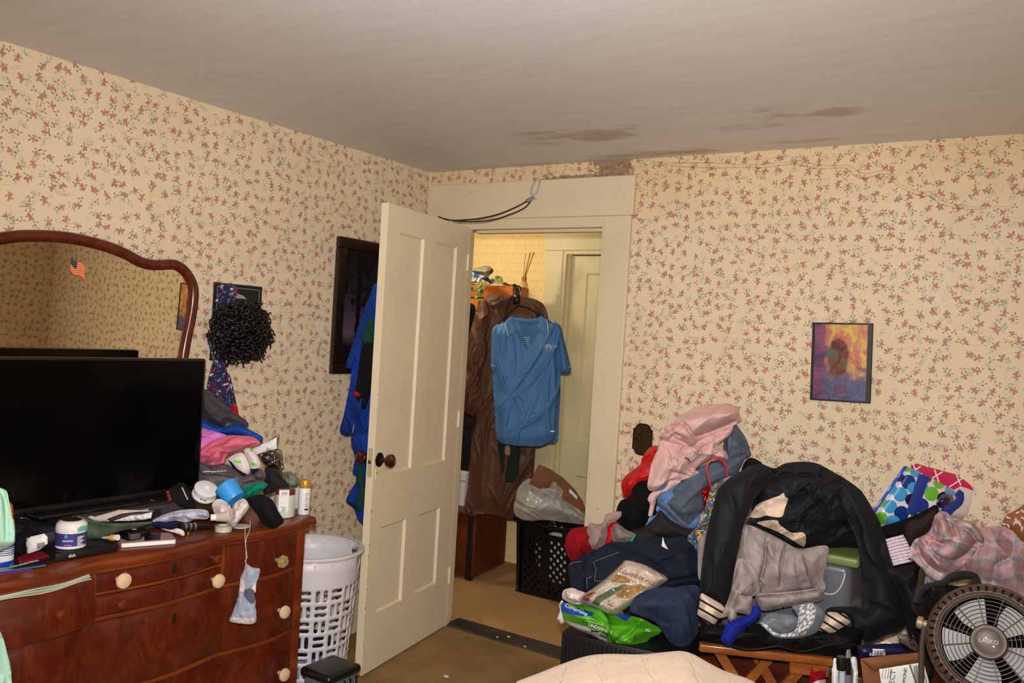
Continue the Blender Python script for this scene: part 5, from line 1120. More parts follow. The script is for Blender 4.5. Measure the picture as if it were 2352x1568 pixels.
# ------------------------------------------------------------------ black laundry basket with a plastic bag and a cardboard tray
BP = plain('black_basket_plastic', (13, 12, 13), .35)
lb = thing('laundry_basket', 'black plastic laundry basket with diamond holes in the hall', 'basket', (.45, .87, 0))
BX0, BX1, BY0, BY1, BH = .195, .715, .70, 1.08, .415
def dia(cx, cy, r): return [(cx-r, cy), (cx, cy-r*1.15), (cx+r, cy), (cx, cy+r*1.15)]
def side(Lw, fields, hand):
    o_ = resample([(0, 0), (Lw, 0), (Lw, BH), (0, BH)], .05, smooth=False); hs = []
    for f0, f1 in fields:
        r = 0; z = .04
        while z < .33:
            x = f0+(.023 if r % 2 else 0.0)+.012
            while x < f1-.008: hs.append(dia(x, z, .0115)); x += .046
            z += .0235; r += 1
    if hand: hs.append(slot(Lw/2, .375, .13, .022))
    return tri(o_, hs)
V = []; F = []
for (ox, oy), (dx, dy), Lw in (((BX0, BY0), (1, 0), BX1-BX0), ((BX1, BY0), (0, 1), BY1-BY0), ((BX1, BY1), (-1, 0), BX1-BX0), ((BX0, BY1), (0, -1), BY1-BY0)):
    vv, ff = side(Lw, [(.075, .205), (.245, .375), (.40, .47)] if Lw > .45 else [(.06, .17), (.21, .32)], True); k = len(V)
    for p in vv:
        tp_ = 1-.07*(1-p[1]/BH); s = p[0]; x = ox+dx*s; y = oy+dy*s; cx, cy = (BX0+BX1)/2, (BY0+BY1)/2
        r = .05; ex = min(x-BX0, BX1-x); ey = min(y-BY0, BY1-y)   # round the corners
        if dx: y += (-1 if oy > cy else 1)*max(0, r-ex)**2/(2*r)*1.4
        else: x += (-1 if ox > cx else 1)*max(0, r-ey)**2/(2*r)*1.4
        V.append((cx+(x-cx)*tp_, cy+(y-cy)*tp_, p[1]+.004))
    F += [tuple(i+k for i in q) for q in ff]
bo_ = mesh_obj('body', V, F, BP, lb, None, False); m_ = bo_.modifiers.new('shell', 'SOLIDIFY'); m_.thickness = .004; m_.offset = 0
MB().rbox((BX0+.02, BY0+.02, .002), (BX1-.02, BY1-.02, .006), .002, 1).build('bottom', BP, lb)
rim = [(BX0+.02, BY0-.004), (BX0+.15, BY0-.008), (BX1-.15, BY0-.008), (BX1-.02, BY0-.004), (BX1+.006, BY0+.05), (BX1+.006, BY1-.05), (BX1-.03, BY1+.006), (BX0+.03, BY1+.006), (BX0-.006, BY1-.05), (BX0-.006, BY0+.05)]
b = MB(); b.tube([(p[0], p[1], BH+.004-.014*math.exp(-((p[0]-.455)/.06)**2)) for p in resample(rim, .03)], .009, n=10, closed=True); b.build('rim', BP, lb)
blob('bed_linen', (.455, .89, .20), (.20, .15, .16), cloth('pale_linen', (196, 200, 206), .1), 'pale linen filling the black basket, seen through its holes', 'linen', 8, .15)
pbag = thing('plastic_bag', 'translucent white plastic bag bulging on top of the black basket', 'bag', at(1260, 1200, 4.8))
garment('film', L_([(465, 850), (470, 790), (500, 690), (570, 635), (640, 690), (700, 690), (740, 668), (800, 740), (870, 800), (930, 860), (957, 935), (840, 932), (690, 912), (560, 915), (490, 890)]), 4.80, film('milky_film', (250, 248, 244), .10, .15, .6), pbag, .10, grid=4, back=.10, wr=[(.012, 22, 30, 4), (.003, 9, -40, 3)], seed=2)
garment('red_contents', L_([(560, 850), (620, 830), (720, 850), (710, 900), (600, 905)]), 4.86, cloth('red_pack', (190, 70, 60)), pbag, .05, grid=5)
garment('yellow_contents', L_([(770, 830), (840, 800), (860, 820), (800, 850)]), 4.86, cloth('yellow_pack', (220, 176, 90)), pbag, .05, grid=5)
garment('grey_contents', L_([(520, 740), (640, 720), (800, 780), (880, 850), (900, 920), (760, 900), (560, 840)]), 4.83, cloth('grey_pack', (150, 150, 152)), pbag, .05, grid=6)
cb = thing('cardboard_tray', 'brown cardboard tray tipped over the plastic bag in the hall', 'box', at(1300, 1180, 4.9))
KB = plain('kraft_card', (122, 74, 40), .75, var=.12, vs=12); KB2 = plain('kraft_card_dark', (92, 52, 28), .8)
garment('side_panel', L_([(565, 668), (632, 540), (700, 570), (735, 630), (700, 680), (640, 702)]), 4.70, KB, cb, .004, grid=6, smooth=False, back=.004)
garment('rim_panel', L_([(630, 538), (720, 578), (800, 635), (870, 705), (925, 785), (943, 835), (938, 862), (905, 845), (780, 760), (800, 712), (745, 650), (700, 590)]), 4.74, KB, cb, .004, grid=6, smooth=False, back=.02)
tag(garment('shipping_label', L_([(838, 703), (890, 755), (885, 775), (833, 725)]), 4.728, WPAP, cb, .002, grid=4, smooth=False), 'white label')
# ------------------------------------------------------------------ hook, carabiner and black cord above the door
hk = thing('carabiner', 'steel carabiner hanging from a screw eye above the door', 'carabiner', at(1222, 455, 4.0))
STEEL = plain('bright_steel', (196, 194, 190), .3, .55)
b = MB(); b.tube([at(x, y, tt) for x, y, tt in ((1228, 417, 4.03), (1236, 409, 4.02), (1242, 416, 4.03))], .004, n=8); b.build('screw_eye', STEEL, hk)
b = MB(); b.tube([at(x, y, 4.02) for x, y in resample([(1229, 413), (1239, 413), (1238, 428), (1233, 440), (1226, 447), (1220, 444), (1221, 432), (1226, 421)], 3)], .0034, n=8, closed=True); b.build('ring', STEEL, hk)
b = MB(); b.tube([at(x, y, 4.015) for x, y in ((1222, 446), (1228, 453), (1230, 457), (1225, 458))], .003, n=8); b.build('swivel', STEEL, hk)
tag(garment('crimp', [(1207, 459), (1222, 451), (1226, 455), (1219, 463), (1212, 465)], 4.01, plain('grey_crimp', (128, 130, 130), .4), hk, .008, grid=2), 'grey clamp')
ca = thing('looped_cable', 'black looped cord tied from the carabiner to the door top', 'cord', at(1100, 505, 3.95))
for ln in ([(1213, 460), (1190, 473), (1150, 490), (1110, 500), (1070, 505), (1040, 506), (1020, 502), (1006, 497)], [(1220, 460), (1205, 477), (1170, 493), (1130, 505), (1090, 509), (1060, 508), (1040, 507)]):
    P = resample(ln, 6, closed=False); b = MB(); b.tube([at(p[0], p[1], 4.01-.09*(i/len(P))) for i, p in enumerate(P)], .0032, n=8); b.build('strand', BLACK, ca)
# ------------------------------------------------------------------ on the door wall: small painting and an ornate switch plate
pt = thing('painting', 'small black framed colourful painting hung right of the door', 'painting', (2.08, -.01, 1.30))
c_ = [on('y', -.012, *q) for q in ((1866, 740), (2005.5, 743), (1998.6, 926), (1860, 918))]; pc = sum(c_)/4
px_ = Vector((c_[1]-c_[0])+(c_[2]-c_[3])).normalized(); pw = Vector(c_[1]-c_[0]).length/2; ph = Vector(c_[0]-c_[3]).length/2
Mp = frame(pc, px_, None, (0, -1, 0))
def abstract():
    """a plain generic stand-in: loose warm and violet colour patches"""
    g = NG('abstract_canvas'); uv = g.tc('UV'); x = g.sep(uv)
    n = g.noise(uv, 5, 4, .6, 1.0); n2 = g.noise(g.vm('ADD', uv, (3, 7, 0)), 4, 4, .6, .8); f = g.noise(uv, 60, 2)
    c = g.ramp(n, [(.32, lin((206, 96, 60))), (.48, lin((214, 140, 110))), (.6, lin((222, 196, 70))), (.72, lin((230, 214, 90)))])
    low = g.sm(g.ma('ADD', g.ma('SUBTRACT', 1.0, x[1]), g.ma('MULTIPLY', g.ma('SUBTRACT', n2, .5), .9)), .52, .72)
    c = g.mix(low, c, g.ramp(n2, [(.34, lin((60, 46, 92))), (.5, lin((92, 104, 140))), (.62, lin((110, 60, 96))), (.74, lin((150, 150, 170)))]))
    lf = g.sm(g.ma('ADD', g.ma('SUBTRACT', .3, x[0]), g.ma('MULTIPLY', g.ma('SUBTRACT', n, .5), .5)), 0.0, .12)
    c = g.mix(lf, c, g.ramp(n2, [(.4, lin((76, 56, 104))), (.6, lin((140, 80, 110)))]))
    d = g.vm('LENGTH', g.vm('MULTIPLY', g.vm('SUBTRACT', uv, (.46, .56, 0)), (2.6, 1.9, 0)))
    c = g.mix(g.sm(g.ma('ADD', d, g.ma('MULTIPLY', g.ma('SUBTRACT', n2, .5), .5)), .62, .42), c, g.ramp(n, [(.38, lin((84, 40, 28))), (.52, lin((128, 66, 40))), (.64, lin((70, 108, 90)))]))
    c = g.mix(g.ma('MULTIPLY', f, .25), c, lin((60, 40, 50))); return g.out(c, .3, 0, .5, Coat_Weight=.5, Coat_Roughness=.06)
MB().rbox((-pw, -ph, -.012), (pw, ph, .0), .002, 1, Mp).build('frame', plain('black_frame', (18, 15, 16), .35), pt)
MB().add([(-pw*.90, -ph*.955, .0012), (pw*.84, -ph*.955, .0012), (pw*.84, ph*.955, .0012), (-pw*.90, ph*.955, .0012)], [(0, 1, 2, 3)], Mp, [(0, 0), (1, 0), (1, 1), (0, 1)]).build('canvas', abstract(), pt, smooth=False, uv=True)
sp_ = thing('switch_plate', 'dark ornate wooden switch plate beside the door casing', 'switch plate', on('y', -.01, 1476, 1045))
Ms = frame(on('y', -.001, 1476, 1009), (1, 0, 0), None, (0, -1, 0)); a, h_ = .046, .070
o_ = [(-a*.6, -h_*.92), (-a*.3, -h_), (a*.3, -h_), (a*.6, -h_*.92), (a*.78, -h_*.72), (a, -h_*.62), (a, h_*.62), (a*.78, h_*.72), (a*.6, h_*.92), (a*.3, h_), (-a*.3, h_), (-a*.6, h_*.92), (-a*.78, h_*.72), (-a, h_*.62), (-a, -h_*.62), (-a*.78, -h_*.72)]
BRN = plain('bronze_plate', (70, 48, 28), .35, .5, var=.4, vs=90, bump=.5, bs=120)
MB().prism(o_, 0, .004, Ms).build('backplate', plain('bronze_dark', (28, 20, 14), .4, .5), sp_, smooth=False)
fp2 = MB().prism([(x*.9, y*.93) for x, y in o_], .004, .007, Ms).build('plate', BRN, sp_, smooth=False)
MB().rbox((-.004, -.009, .007), (.004, .009, .013), .001, 1, Ms).build('switch', BLACK, fp2)
b = MB()
for i in range(18):
    t_ = 2*math.pi*i/18; b.lathe([(0, 0), (.003, 0), (.002, .002), (0, .0025)], 8, Ms @ Matrix.Translation((a*.70*math.cos(t_), h_*.76*math.sin(t_), .007)))
b.build('beading', BRN, fp2)
# ------------------------------------------------------------------ the pile: supports first
cr_t = thing('black_crate', 'black ribbed plastic crate under the green package', 'crate', (1.56, -.72, 0))
cA, cB = on('z', .47, 1290, 1440), on('z', .47, 1565, 1500); cd_ = Vector(cB-cA); cd_.z = 0; Mq = frame((cA[0], cA[1], 0), cd_, None, (0, 0, 1)); Lq = cd_.length
MB().rbox((0, 0, 0), (Lq, .30, .455), .008, 2, Mq).build('body', plain('crate_black', (14, 13, 14), .5), cr_t)
for i in range(int(Lq/.016)): MB().rbox((.006+.016*i, -.005, .01), (.014+.016*i, .003, .44), .002, 1, Mq).build('rib', BLACK, cr_t)
bn = thing('storage_bench', 'low dark red wooden bench behind the folding stool', 'bench', (2.0, -.25, 0))
RW = wood('dark_red_wood', (48, 16, 10), (82, 32, 18), (110, 48, 26), 7, .35, .3, False, 'X')
MB().rbox((1.45, -.40, .28), (2.95, -.06, .40), .006, 2).build('seat_board', RW, bn)
for x in (1.5, 2.2, 2.9): MB().rbox((x-.03, -.40, 0), (x+.03, -.08, .28), .004, 1).build('leg', RW, bn)
TW = NG('tweed_cloth'); tn = TW.noise(TW.tc(), 160, 2, .7); TWEED = TW.out(TW.ramp(tn, [(.36, lin((34, 24, 22))), (.46, lin((150, 118, 92))), (.54, lin((84, 40, 36))), (.62, lin((190, 168, 140)))], 'CONSTANT'), .95)
tag(MB().rbox((1.72, -.62, .0), (2.30, -.46, .26), .02, 2).build('rug_roll', TWEED), 'speckled rolled rug on the floor under the folding stool', 'rug')
hb = tag(MB().rbox((1.40, -.40, .403), (1.72, -.08, .74), .02, 2).build('storage_box', plain('dim_box', (40, 34, 34), .7)), 'dark storage box hidden under the heap of clothes', 'box')
# green-lidded translucent tote
tt = thing('storage_tote', 'translucent grey storage tote with a green lid under the black jacket', 'tote', (2.05, -.36, .403))
LID = glossy('olive_green_plastic', (108, 122, 62), .4, .1); TOT = plain('smoky_plastic', (120, 122, 132), .3, spec=.5, Transmission_Weight=.35, Alpha=.8)
c1, c2 = on('y', -.47, 1895, 1388), on('y', -.47, 1975, 1262)
TX1 = c2[0]+.005; ZL = .815
MB().rbox((TX1-.46, -.475, .403), (TX1-.025, -.14, ZL-.03), .03, 4).build('tub', TOT, tt)
MB().rbox((TX1-.485, -.50, ZL-.034), (TX1, -.115, ZL), .010, 3).build('lid', LID, tt)
b = MB(); b.tube([on('y', -.482, *q) for q in resample(C_([(1205, 950), (1195, 1000), (1170, 1060), (1130, 1105), (1080, 1115), (1030, 1100)]), 4, closed=False)], .0025, n=8); b.build('handle', plain('white_wire', (200, 196, 190), .4), tt)
blob('towel', (TX1-.22, -.31, .56), (.17, .12, .14), cloth('tan_towel', (132, 104, 84), .2), 'tan cloth inside the translucent tote', 'cloth', 2, .15)
tag(garment('blue_bag', C_([(1060, 760), (1130, 730), (1340, 790), (1345, 980), (1270, 1000), (1250, 1010), (1240, 880), (1180, 800)]), 3.18, cloth('navy_nylon', (20, 30, 96), .2, wrk=.3), None, .03, grid=8, back=.05), 'navy blue nylon bag behind the green tote lid', 'bag')
tag(garment('white_sheet', C_([(1240, 1190), (1300, 1130), (1330, 1160), (1325, 1222), (1240, 1215)]), 3.0, WPAP, None, .01, grid=6, smooth=False), 'white paper corner between the tote and the jacket sleeve', 'paper')
tag(garment('black_sweater', C_([(1050, 640), (1200, 580), (1330, 560), (1350, 740), (1325, 762), (1200, 752), (1075, 768), (1000, 740)]), 2.93, cloth('black_fleece2', (12, 12, 13), .2, 20), None, .03, grid=7, back=.10, wr=[(.010, 30, 10, 4)]), 'black sweater lying on the green tote lid under the jacket', 'clothing')
# ------------------------------------------------------------------ folding stool with a black bag on it
fs = thing('folding_stool', 'folding wooden stool with crossed legs under the black bag', 'stool', (2.05, -.68, 0))
s0, s1 = on('z', .49, *F_([(262, 318)])[0]), on('z', .49, *F_([(1880, 500)])[0]); sd = Vector(s1-s0); sd.z = 0; Ls = sd.length; Mf = frame((s0[0], s0[1], 0), sd, None, (0, 0, 1))
PINE = wood('varnished_wood', (112, 58, 20), (150, 84, 32), (176, 106, 46), 9, .35, .3, False, 'X')
MB().rbox((-.005, -.018, .470), (Ls+.005, .018, .497), .006, 3, Mf).build('front_rail', PINE, fs)
MB().rbox((-.005, .19, .470), (Ls+.005, .226, .497), .006, 3, Mf).build('back_rail', PINE, fs)
MB().rbox((.01, .0, .492), (Ls-.01, .21, .498), .002, 1, Mf).build('seat_sling', plain('dark_weave', (40, 28, 22), .9, var=.4, vs=200), fs)
for x0, x1, y in ((.06, Ls-.02, .02), (.17, Ls+.05, .19), (Ls-.06, .02, .045), (Ls-.13, -.06, .165)):
    M2 = Mf; b = MB(); wv = .019
    b.add([(x0-wv, y-.010, .47), (x0+wv, y-.010, .47), (x0+wv, y+.010, .47), (x0-wv, y+.010, .47), (x1-wv, y-.010, 0), (x1+wv, y-.010, 0), (x1+wv, y+.010, 0), (x1-wv, y+.010, 0)], [(0, 1, 2, 3), (7, 6, 5, 4), (0, 4, 5, 1), (1, 5, 6, 2), (2, 6, 7, 3), (3, 7, 4, 0)], Mf)
    b.build('leg', PINE, fs, smooth=False)
MB().rbox((Ls-.13, .005, .425), (Ls-.005, .022, .472), .003, 1, Mf).build('bracket', PINE, fs)
BNY = cloth('black_nylon', (17, 16, 18), .2, 12, .2, 300, .7, 0, spec=.2)
bb = thing('black_bag', 'slack black bag lying on the folding wooden stool', 'bag', at(1770, 1490, 2.75))
garment('bag_body', F_([(248, 90), (420, 60), (560, 80), (800, 60), (1000, 70), (1150, 150), (1400, 150), (1700, 100), (2000, 90), (2240, 140), (2235, 300), (2190, 460), (2050, 480), (1900, 470), (1560, 400), (1200, 360), (800, 365), (620, 335), (400, 275), (255, 240)]), 2.77, BNY, bb, .06, grid=8, back=.12, wr=[(.014, 30, 10, 4)], seed=3)
b = MB(); b.tube([at(x, y, 2.68) for x, y in resample(F_([(640, 335), (800, 372), (960, 375), (1120, 350), (1250, 340), (1420, 395), (1560, 400), (1800, 335), (2000, 320), (2170, 318)]), 6, closed=False)], .004, n=8); b.build('piping', plain('black_vinyl', (20, 19, 20), .25), bb)
# ------------------------------------------------------------------ heap of clothes by the door
RED = cloth('bright_red_satin', (196, 20, 22), .12, 10, .15, 400, .5, 0, spec=.4); DRED = cloth('dark_red_fleece', (150, 16, 26), .2, 18)
PINK = cloth('dusty_pink_fleece', (228, 186, 180), .07, 18, .4); LDEN = cloth('light_denim', (92, 102, 118), .2, 30, .5, 700); NDEN = cloth('navy_denim', (23, 29, 44), .3, 30, .5, 700)
MDEN = cloth('mid_denim', (40, 50, 70), .25, 26, .5, 700); SKY = cloth('sky_denim', (112, 152, 206), .15, 20); TPE = cloth('taupe_jersey', (156, 130, 124), .1, 18); CHAR = cloth('charcoal_jersey', (42, 38, 38), .2, 18); BLK = cloth('black_fleece2', (12, 12, 13), .2, 20)
GRP = 'clothes heaped by the door'
def cl(name, pl, t, mat, label, cat='clothing', **kw):
    kw.setdefault('grid', 7); kw.setdefault('back', .10); return tag(garment(name, pl, t, mat, None, **kw), label, cat, GRP)
cl('red_shirt', A_([(900, 485), (960, 490), (1000, 560), (960, 760), (880, 860), (800, 900), (740, 920), (650, 952), (622, 880), (616, 820), (660, 750), (785, 650), (795, 610), (845, 525)]), 3.53, RED, 'bright red satin shirt at the left of the heap under the pink hoodie', bulge=.06, wr=[(.018, 22, -50, 4)], seed=1)
cl('black_hood', A_([(735, 825), (860, 800), (960, 880), (960, 1080), (850, 1200), (745, 1285), (650, 1240), (565, 1160), (572, 1060), (610, 980), (700, 930)]), 3.46, BLK, 'black fleece hood below the red shirt', bulge=.09, wr=[(.014, 30, 30, 2)], seed=2)
cl('leggings', A_([(475, 1105), (540, 1080), (615, 1075), (620, 1110), (565, 1165), (495, 1195), (490, 1290), (460, 1380), (420, 1422), (345, 1412), (278, 1412), (300, 1290), (325, 1180), (400, 1190), (455, 1170)]), 3.22, TPE, 'taupe jersey leggings draped over the red sweatshirt', bulge=.03, wr=[(.008, 20, 90, 4)], seed=3)
cl('red_sweatshirt', A_([(170, 1235), (240, 1215), (330, 1215), (380, 1300), (420, 1400), (390, 1430), (290, 1480), (190, 1532), (135, 1470), (108, 1380), (125, 1290)]), 3.26, DRED, 'dark red sweatshirt at the lower left of the heap', bulge=.06, wr=[(.016, 24, 60, 3)], seed=4)
cl('red_scarf', A_([(495, 1205), (570, 1170), (600, 1200), (560, 1280), (530, 1360), (455, 1395), (480, 1300)]), 3.26, RED, 'bright red cloth strip beside the taupe leggings', bulge=.02, seed=5)
cl('grey_camisole', A_([(545, 1195), (600, 1195), (660, 1240), (750, 1285), (740, 1330), (600, 1355), (530, 1325)]), 3.24, cloth('stone_jersey', (140, 128, 120), .1), 'stone grey camisole under the black hood', bulge=.03, wr=[(.010, 14, 30, 3)], seed=6)
cl('teal_shirt', A_([(700, 1300), (740, 1280), (770, 1340), (690, 1352)]), 3.23, cloth('teal_jersey', (60, 140, 130)), 'small teal cloth corner under the charcoal shirt', bulge=.01, grid=4)
cl('sky_jeans', A_([(940, 850), (1040, 820), (1150, 830), (1300, 1000), (1330, 1120), (1280, 1222), (1180, 1225), (1060, 1150), (950, 1100), (900, 1170), (850, 1215), (820, 1180), (828, 1110), (890, 1040), (920, 960)]), 3.45, SKY, 'sky blue denim garment under the light jeans', bulge=.05, wr=[(.012, 18, -40, 3)], seed=7)
jn = thing('light_jeans', 'faded light blue jeans folded under the pink hoodie', 'jeans', at(1600, 1210, 3.18)); jn['group'] = GRP
garment('leg', A_([(1290, 700), (1400, 640), (1500, 600), (1640, 560), (1740, 560), (1700, 660), (1640, 760), (1560, 790), (1480, 840), (1420, 900), (1370, 1040), (1290, 1130), (1200, 1215), (1130, 1190), (1040, 1100), (930, 1000), (1010, 930), (1140, 830)]), 3.42, LDEN, jn, .05, grid=6, back=.05, wr=[(.010, 40, -38, 6)], folds=[(A_([(940, 1000), (1050, 915), (1180, 810), (1330, 690), (1470, 610)]), .006, 4), (A_([(975, 960), (1060, 1050), (1150, 1130), (1215, 1190)]), -.006, 4)], seed=8)
garment('waist', A_([(1540, 440), (1580, 360), (1635, 282), (1690, 345), (1740, 420), (1775, 520), (1785, 570), (1740, 600), (1640, 640), (1560, 640), (1540, 540)]), 3.45, LDEN, jn, .06, grid=6, wr=[(.016, 20, 70, 3)], folds=[(A_([(1570, 400), (1620, 410), (1665, 460), (1650, 490), (1610, 470), (1580, 530)]), .008, 4)], seed=9)
strip('hem_stitching', [at(x, y, 3.362) for x, y in resample(A_([(960, 985), (1060, 1070), (1130, 1140), (1195, 1195)]), 8, closed=False)], .0018, .001, plain('pale_stitch', (150, 160, 176), .8), jn, tuple(-FW))
hd = thing('pink_hoodie', 'dusty pink hooded sweatshirt on top of the clothes heap', 'hoodie', at(1600, 1130, 3.15)); hd['group'] = GRP
garment('torso', A_([(960, 440), (1020, 430), (1250, 470), (1330, 400), (1500, 340), (1620, 290), (1600, 380), (1490, 480), (1560, 540), (1572, 605), (1450, 588), (1380, 625), (1280, 700), (1320, 725), (1150, 800), (1060, 795), (950, 880), (890, 895), (850, 855), (868, 740), (890, 640), (940, 520)]), 3.40, PINK, hd, .06, grid=5, back=.08, wr=[(.014, 26, -55, 4)], folds=[(A_([(1130, 620), (1180, 690), (1260, 740)]), -.016, 3), (A_([(1170, 600), (1230, 670), (1290, 705)]), -.012, 3), (A_([(1000, 470), (1040, 560), (1060, 660)]), -.014, 3), (A_([(870, 850), (960, 838), (1080, 770)]), .010, 4), (A_([(1180, 560), (1300, 490), (1420, 440), (1520, 380)]), -.018, 3), (A_([(1290, 545), (1420, 560), (1560, 590)]), .010, 4), (A_([(1060, 720), (1150, 740), (1220, 760)]), -.014, 3)], seed=10)
garment('hood', A_([(985, 330), (1060, 265), (1170, 195), (1340, 120), (1500, 105), (1600, 108), (1665, 150), (1682, 210), (1655, 285), (1500, 350), (1380, 390), (1300, 450), (1250, 492), (1130, 460), (1020, 440), (974, 395)]), 3.38, PINK, hd, .09, grid=5, back=.10, wr=[(.008, 34, -20, 5)], folds=[(A_([(1050, 275), (1180, 290), (1250, 375), (1320, 395), (1500, 330), (1640, 270)]), -.024, 3.5), (A_([(1000, 350), (1080, 400), (1200, 470)]), -.018, 3), (A_([(1180, 290), (1120, 360), (1060, 420)]), -.016, 3), (A_([(1300, 300), (1420, 230), (1560, 200), (1640, 190)]), .010, 8), (A_([(1060, 330), (1090, 370), (1140, 400)]), -.02, 3)], seed=11)
garment('pocket', A_([(1180, 520), (1300, 480), (1320, 540), (1250, 620), (1190, 600)]), 3.325, PINK, hd, .02, grid=5, wr=[(.010, 14, 20, 3)], seed=12)
garment('sleeve', A_([(1050, 800), (1130, 795), (1150, 810), (1060, 870), (950, 940), (920, 1010), (893, 1112), (858, 1112), (874, 1010), (853, 970), (890, 905), (1000, 875)]), 3.35, PINK, hd, .02, grid=4, wr=[(.008, 14, -60, 5)], seed=13)
b = MB(); b.tube([at(*q, 3.29) for q in A_([(1190, 590), (1215, 600), (1235, 625)])], .004, n=6); tag(b.build('zip_pull', CHROME, hd), 'steel zip pull')
cl('charcoal_shirt', A_([(790, 1250), (860, 1180), (930, 1115), (965, 1060), (1060, 1150), (1180, 1215), (1290, 1240), (1300, 1330), (1150, 1340), (1000, 1310), (900, 1365), (780, 1402), (718, 1370), (740, 1300)]), 3.18, CHAR, 'charcoal jersey shirt between the light jeans and the navy jeans', bulge=.05, wr=[(.014, 26, 20, 4)], seed=14)
cl('black_garment', A_([(1720, 640), (1780, 590), (1882, 640), (1890, 720), (1760, 780), (1690, 760)]), 3.36, BLK, 'black top wedged behind the jacket shoulder', bulge=.05, seed=15)
nj = thing('navy_jeans', 'dark navy jeans spread across the front of the heap', 'jeans', at(1470, 1370, 2.98)); nj['group'] = GRP
garment('seat', B_([(150, 410), (280, 330), (420, 265), (560, 190), (700, 190), (800, 180), (1000, 140), (1150, 150), (1300, 140), (1440, 220), (1450, 600), (1200, 650), (1100, 680), (850, 720), (500, 760), (300, 740), (180, 660), (160, 520)]), 2.99, NDEN, nj, .07, grid=7, back=.12, wr=[(.012, 40, -15, 5)], folds=[(B_([(560, 200), (760, 270), (950, 380), (1080, 470)]), -.012, 6)], seed=16)
ST = plain('tan_stitch', (118, 104, 88), .8)
for ln in ([(400, 385), (520, 335), (650, 290)], [(395, 390), (420, 460), (405, 565)], [(405, 567), (470, 570), (540, 560)], [(160, 410), (220, 385), (285, 380)], [(330, 545), (380, 530)], [(330, 545), (335, 650)]):
    strip('stitching', [at(x, y, 2.905) for x, y in resample(B_(ln), 6, closed=False)], .0017, .001, ST, nj, tuple(-FW))
garment('waistband', B_([(155, 420), (230, 380), (290, 372), (300, 400), (330, 520), (310, 680), (250, 690), (180, 650), (160, 540)]), 2.93, NDEN, nj, .02, grid=5, wr=[(.008, 18, 80, 3)], seed=17)
tag(garment('paper_slip', B_([(1075, 135), (1088, 190), (1128, 262), (1062, 232)]), 2.905, WPAP, None, .002, grid=4, smooth=False), 'white paper slip poking out on the navy jeans', 'paper')
cl('denim_leg', B_([(820, 712), (1000, 640), (1200, 625), (1330, 610), (1430, 640), (1425, 850), (1425, 1060), (1330, 1195), (1260, 1215), (1200, 1208), (1130, 1160), (1070, 1060), (990, 965), (870, 920), (755, 862)]), 2.82, MDEN, 'mid blue denim trouser leg hanging over the crate', 'jeans', bulge=.06, wr=[(.016, 36, 55, 5)], seed=18)
# plastic wrapped T-shirt
ws = thing('wrapped_tshirt', 'folded white T-shirt in clear plastic reading ANNIVERS and 76', 'T-shirt', at(1420, 1400, 2.80))
TSH = cloth('white_jersey', (226, 212, 204), .05, 14, .2, 500, wrk=.3); GRNP = plain('sage_print', (84, 112, 92), .7, var=.3, vs=40); GLDP = plain('gold_print', (168, 132, 76), .7, var=.35, vs=60); RSTP = plain('rust_print', (140, 56, 36), .7, var=.3, vs=60)
Tq = [(715, 378), (800, 390), (880, 410), (1000, 470), (1118, 545), (1050, 610), (900, 710), (740, 810), (585, 893), (430, 830), (270, 745), (400, 640), (560, 520), (640, 440)]
garment('shirt', B_(Tq), 2.85, TSH, ws, .03, grid=4, back=.03, R=14, wr=[(.003, 22, -30, 4)], patches=[(B_([(270, 745), (320, 705), (400, 672), (420, 690), (360, 740), (345, 780)]), RSTP), (B_([(380, 790), (420, 730), (560, 650), (700, 600), (760, 620), (600, 700), (480, 770), (440, 820)]), GRNP), (B_([(600, 690), (720, 620), (860, 600), (920, 630), (820, 690), (720, 750), (640, 730)]), GLDP), (B_([(620, 500), (720, 530), (800, 580), (700, 590), (560, 580)]), GLDP)])
def word(s, p0, p1, t, h, mat, par, up=1):
    """upside-down print: text runs from p0 to p1"""
    a_, b_ = at(*p0, t), at(*p1, t); d_ = Vector(b_-a_); z_ = Vector(-FW)
    return text('lettering', s, frame((a_+b_)/2, d_, None, z_), h, mat, par, ext=.001)
word('7TH ANNIVERS', B_([(985, 590)])[0], B_([(660, 460)])[0], 2.806, .0135, plain('brown_ink', (136, 74, 44), .7), ws)
word('76', B_([(596, 800)])[0], B_([(530, 775)])[0], 2.806, .016, plain('brown_ink', (136, 74, 44), .7), ws)
garment('wrapper', B_([(705, 368), (860, 398), (1000, 460), (1128, 545), (1090, 590), (1040, 625), (900, 722), (745, 822), (590, 900), (420, 835), (258, 745), (400, 630), (555, 510), (640, 430)]), 2.842, film('clear_wrap', (250, 246, 238), .14, .09), ws, .042, grid=4, back=.034, R=12, wr=[(.007, 14, 30, 3), (.003, 8, -50, 2)], seed=4)
# green package, tissue
tag(garment('tissue', B_([(90, 700), (105, 660), (150, 642), (200, 640), (260, 665), (322, 692), (300, 740), (270, 800), (190, 790), (120, 760), (92, 735)]), 2.86, cloth('white_tissue', (232, 214, 208), .04, 10, wrk=.6), None, .04, grid=4, wr=[(.010, 14, 30, 2)], seed=2), 'white crumpled tissue left of the wrapped T-shirt', 'tissue')
tag(garment('tissue', B_([(40, 940), (70, 860), (60, 810), (95, 760), (120, 900), (110, 975), (75, 985), (60, 955)]), 2.97, cloth('white_tissue', (232, 214, 208), .04, 10, wrk=.6), None, .01, grid=4), 'torn white tissue hanging at the left corner of the green package', 'tissue')
gp = thing('green_package', 'shiny green plastic package of underpads lying on the crate', 'package', at(1400, 1490, 2.9))
GRN2 = glossy('lime_green_film', (86, 172, 34), .18, .6); BLF = glossy('blue_film', (28, 84, 186), .2, .5); WHF = glossy('white_film', (206, 200, 204), .25, .4)
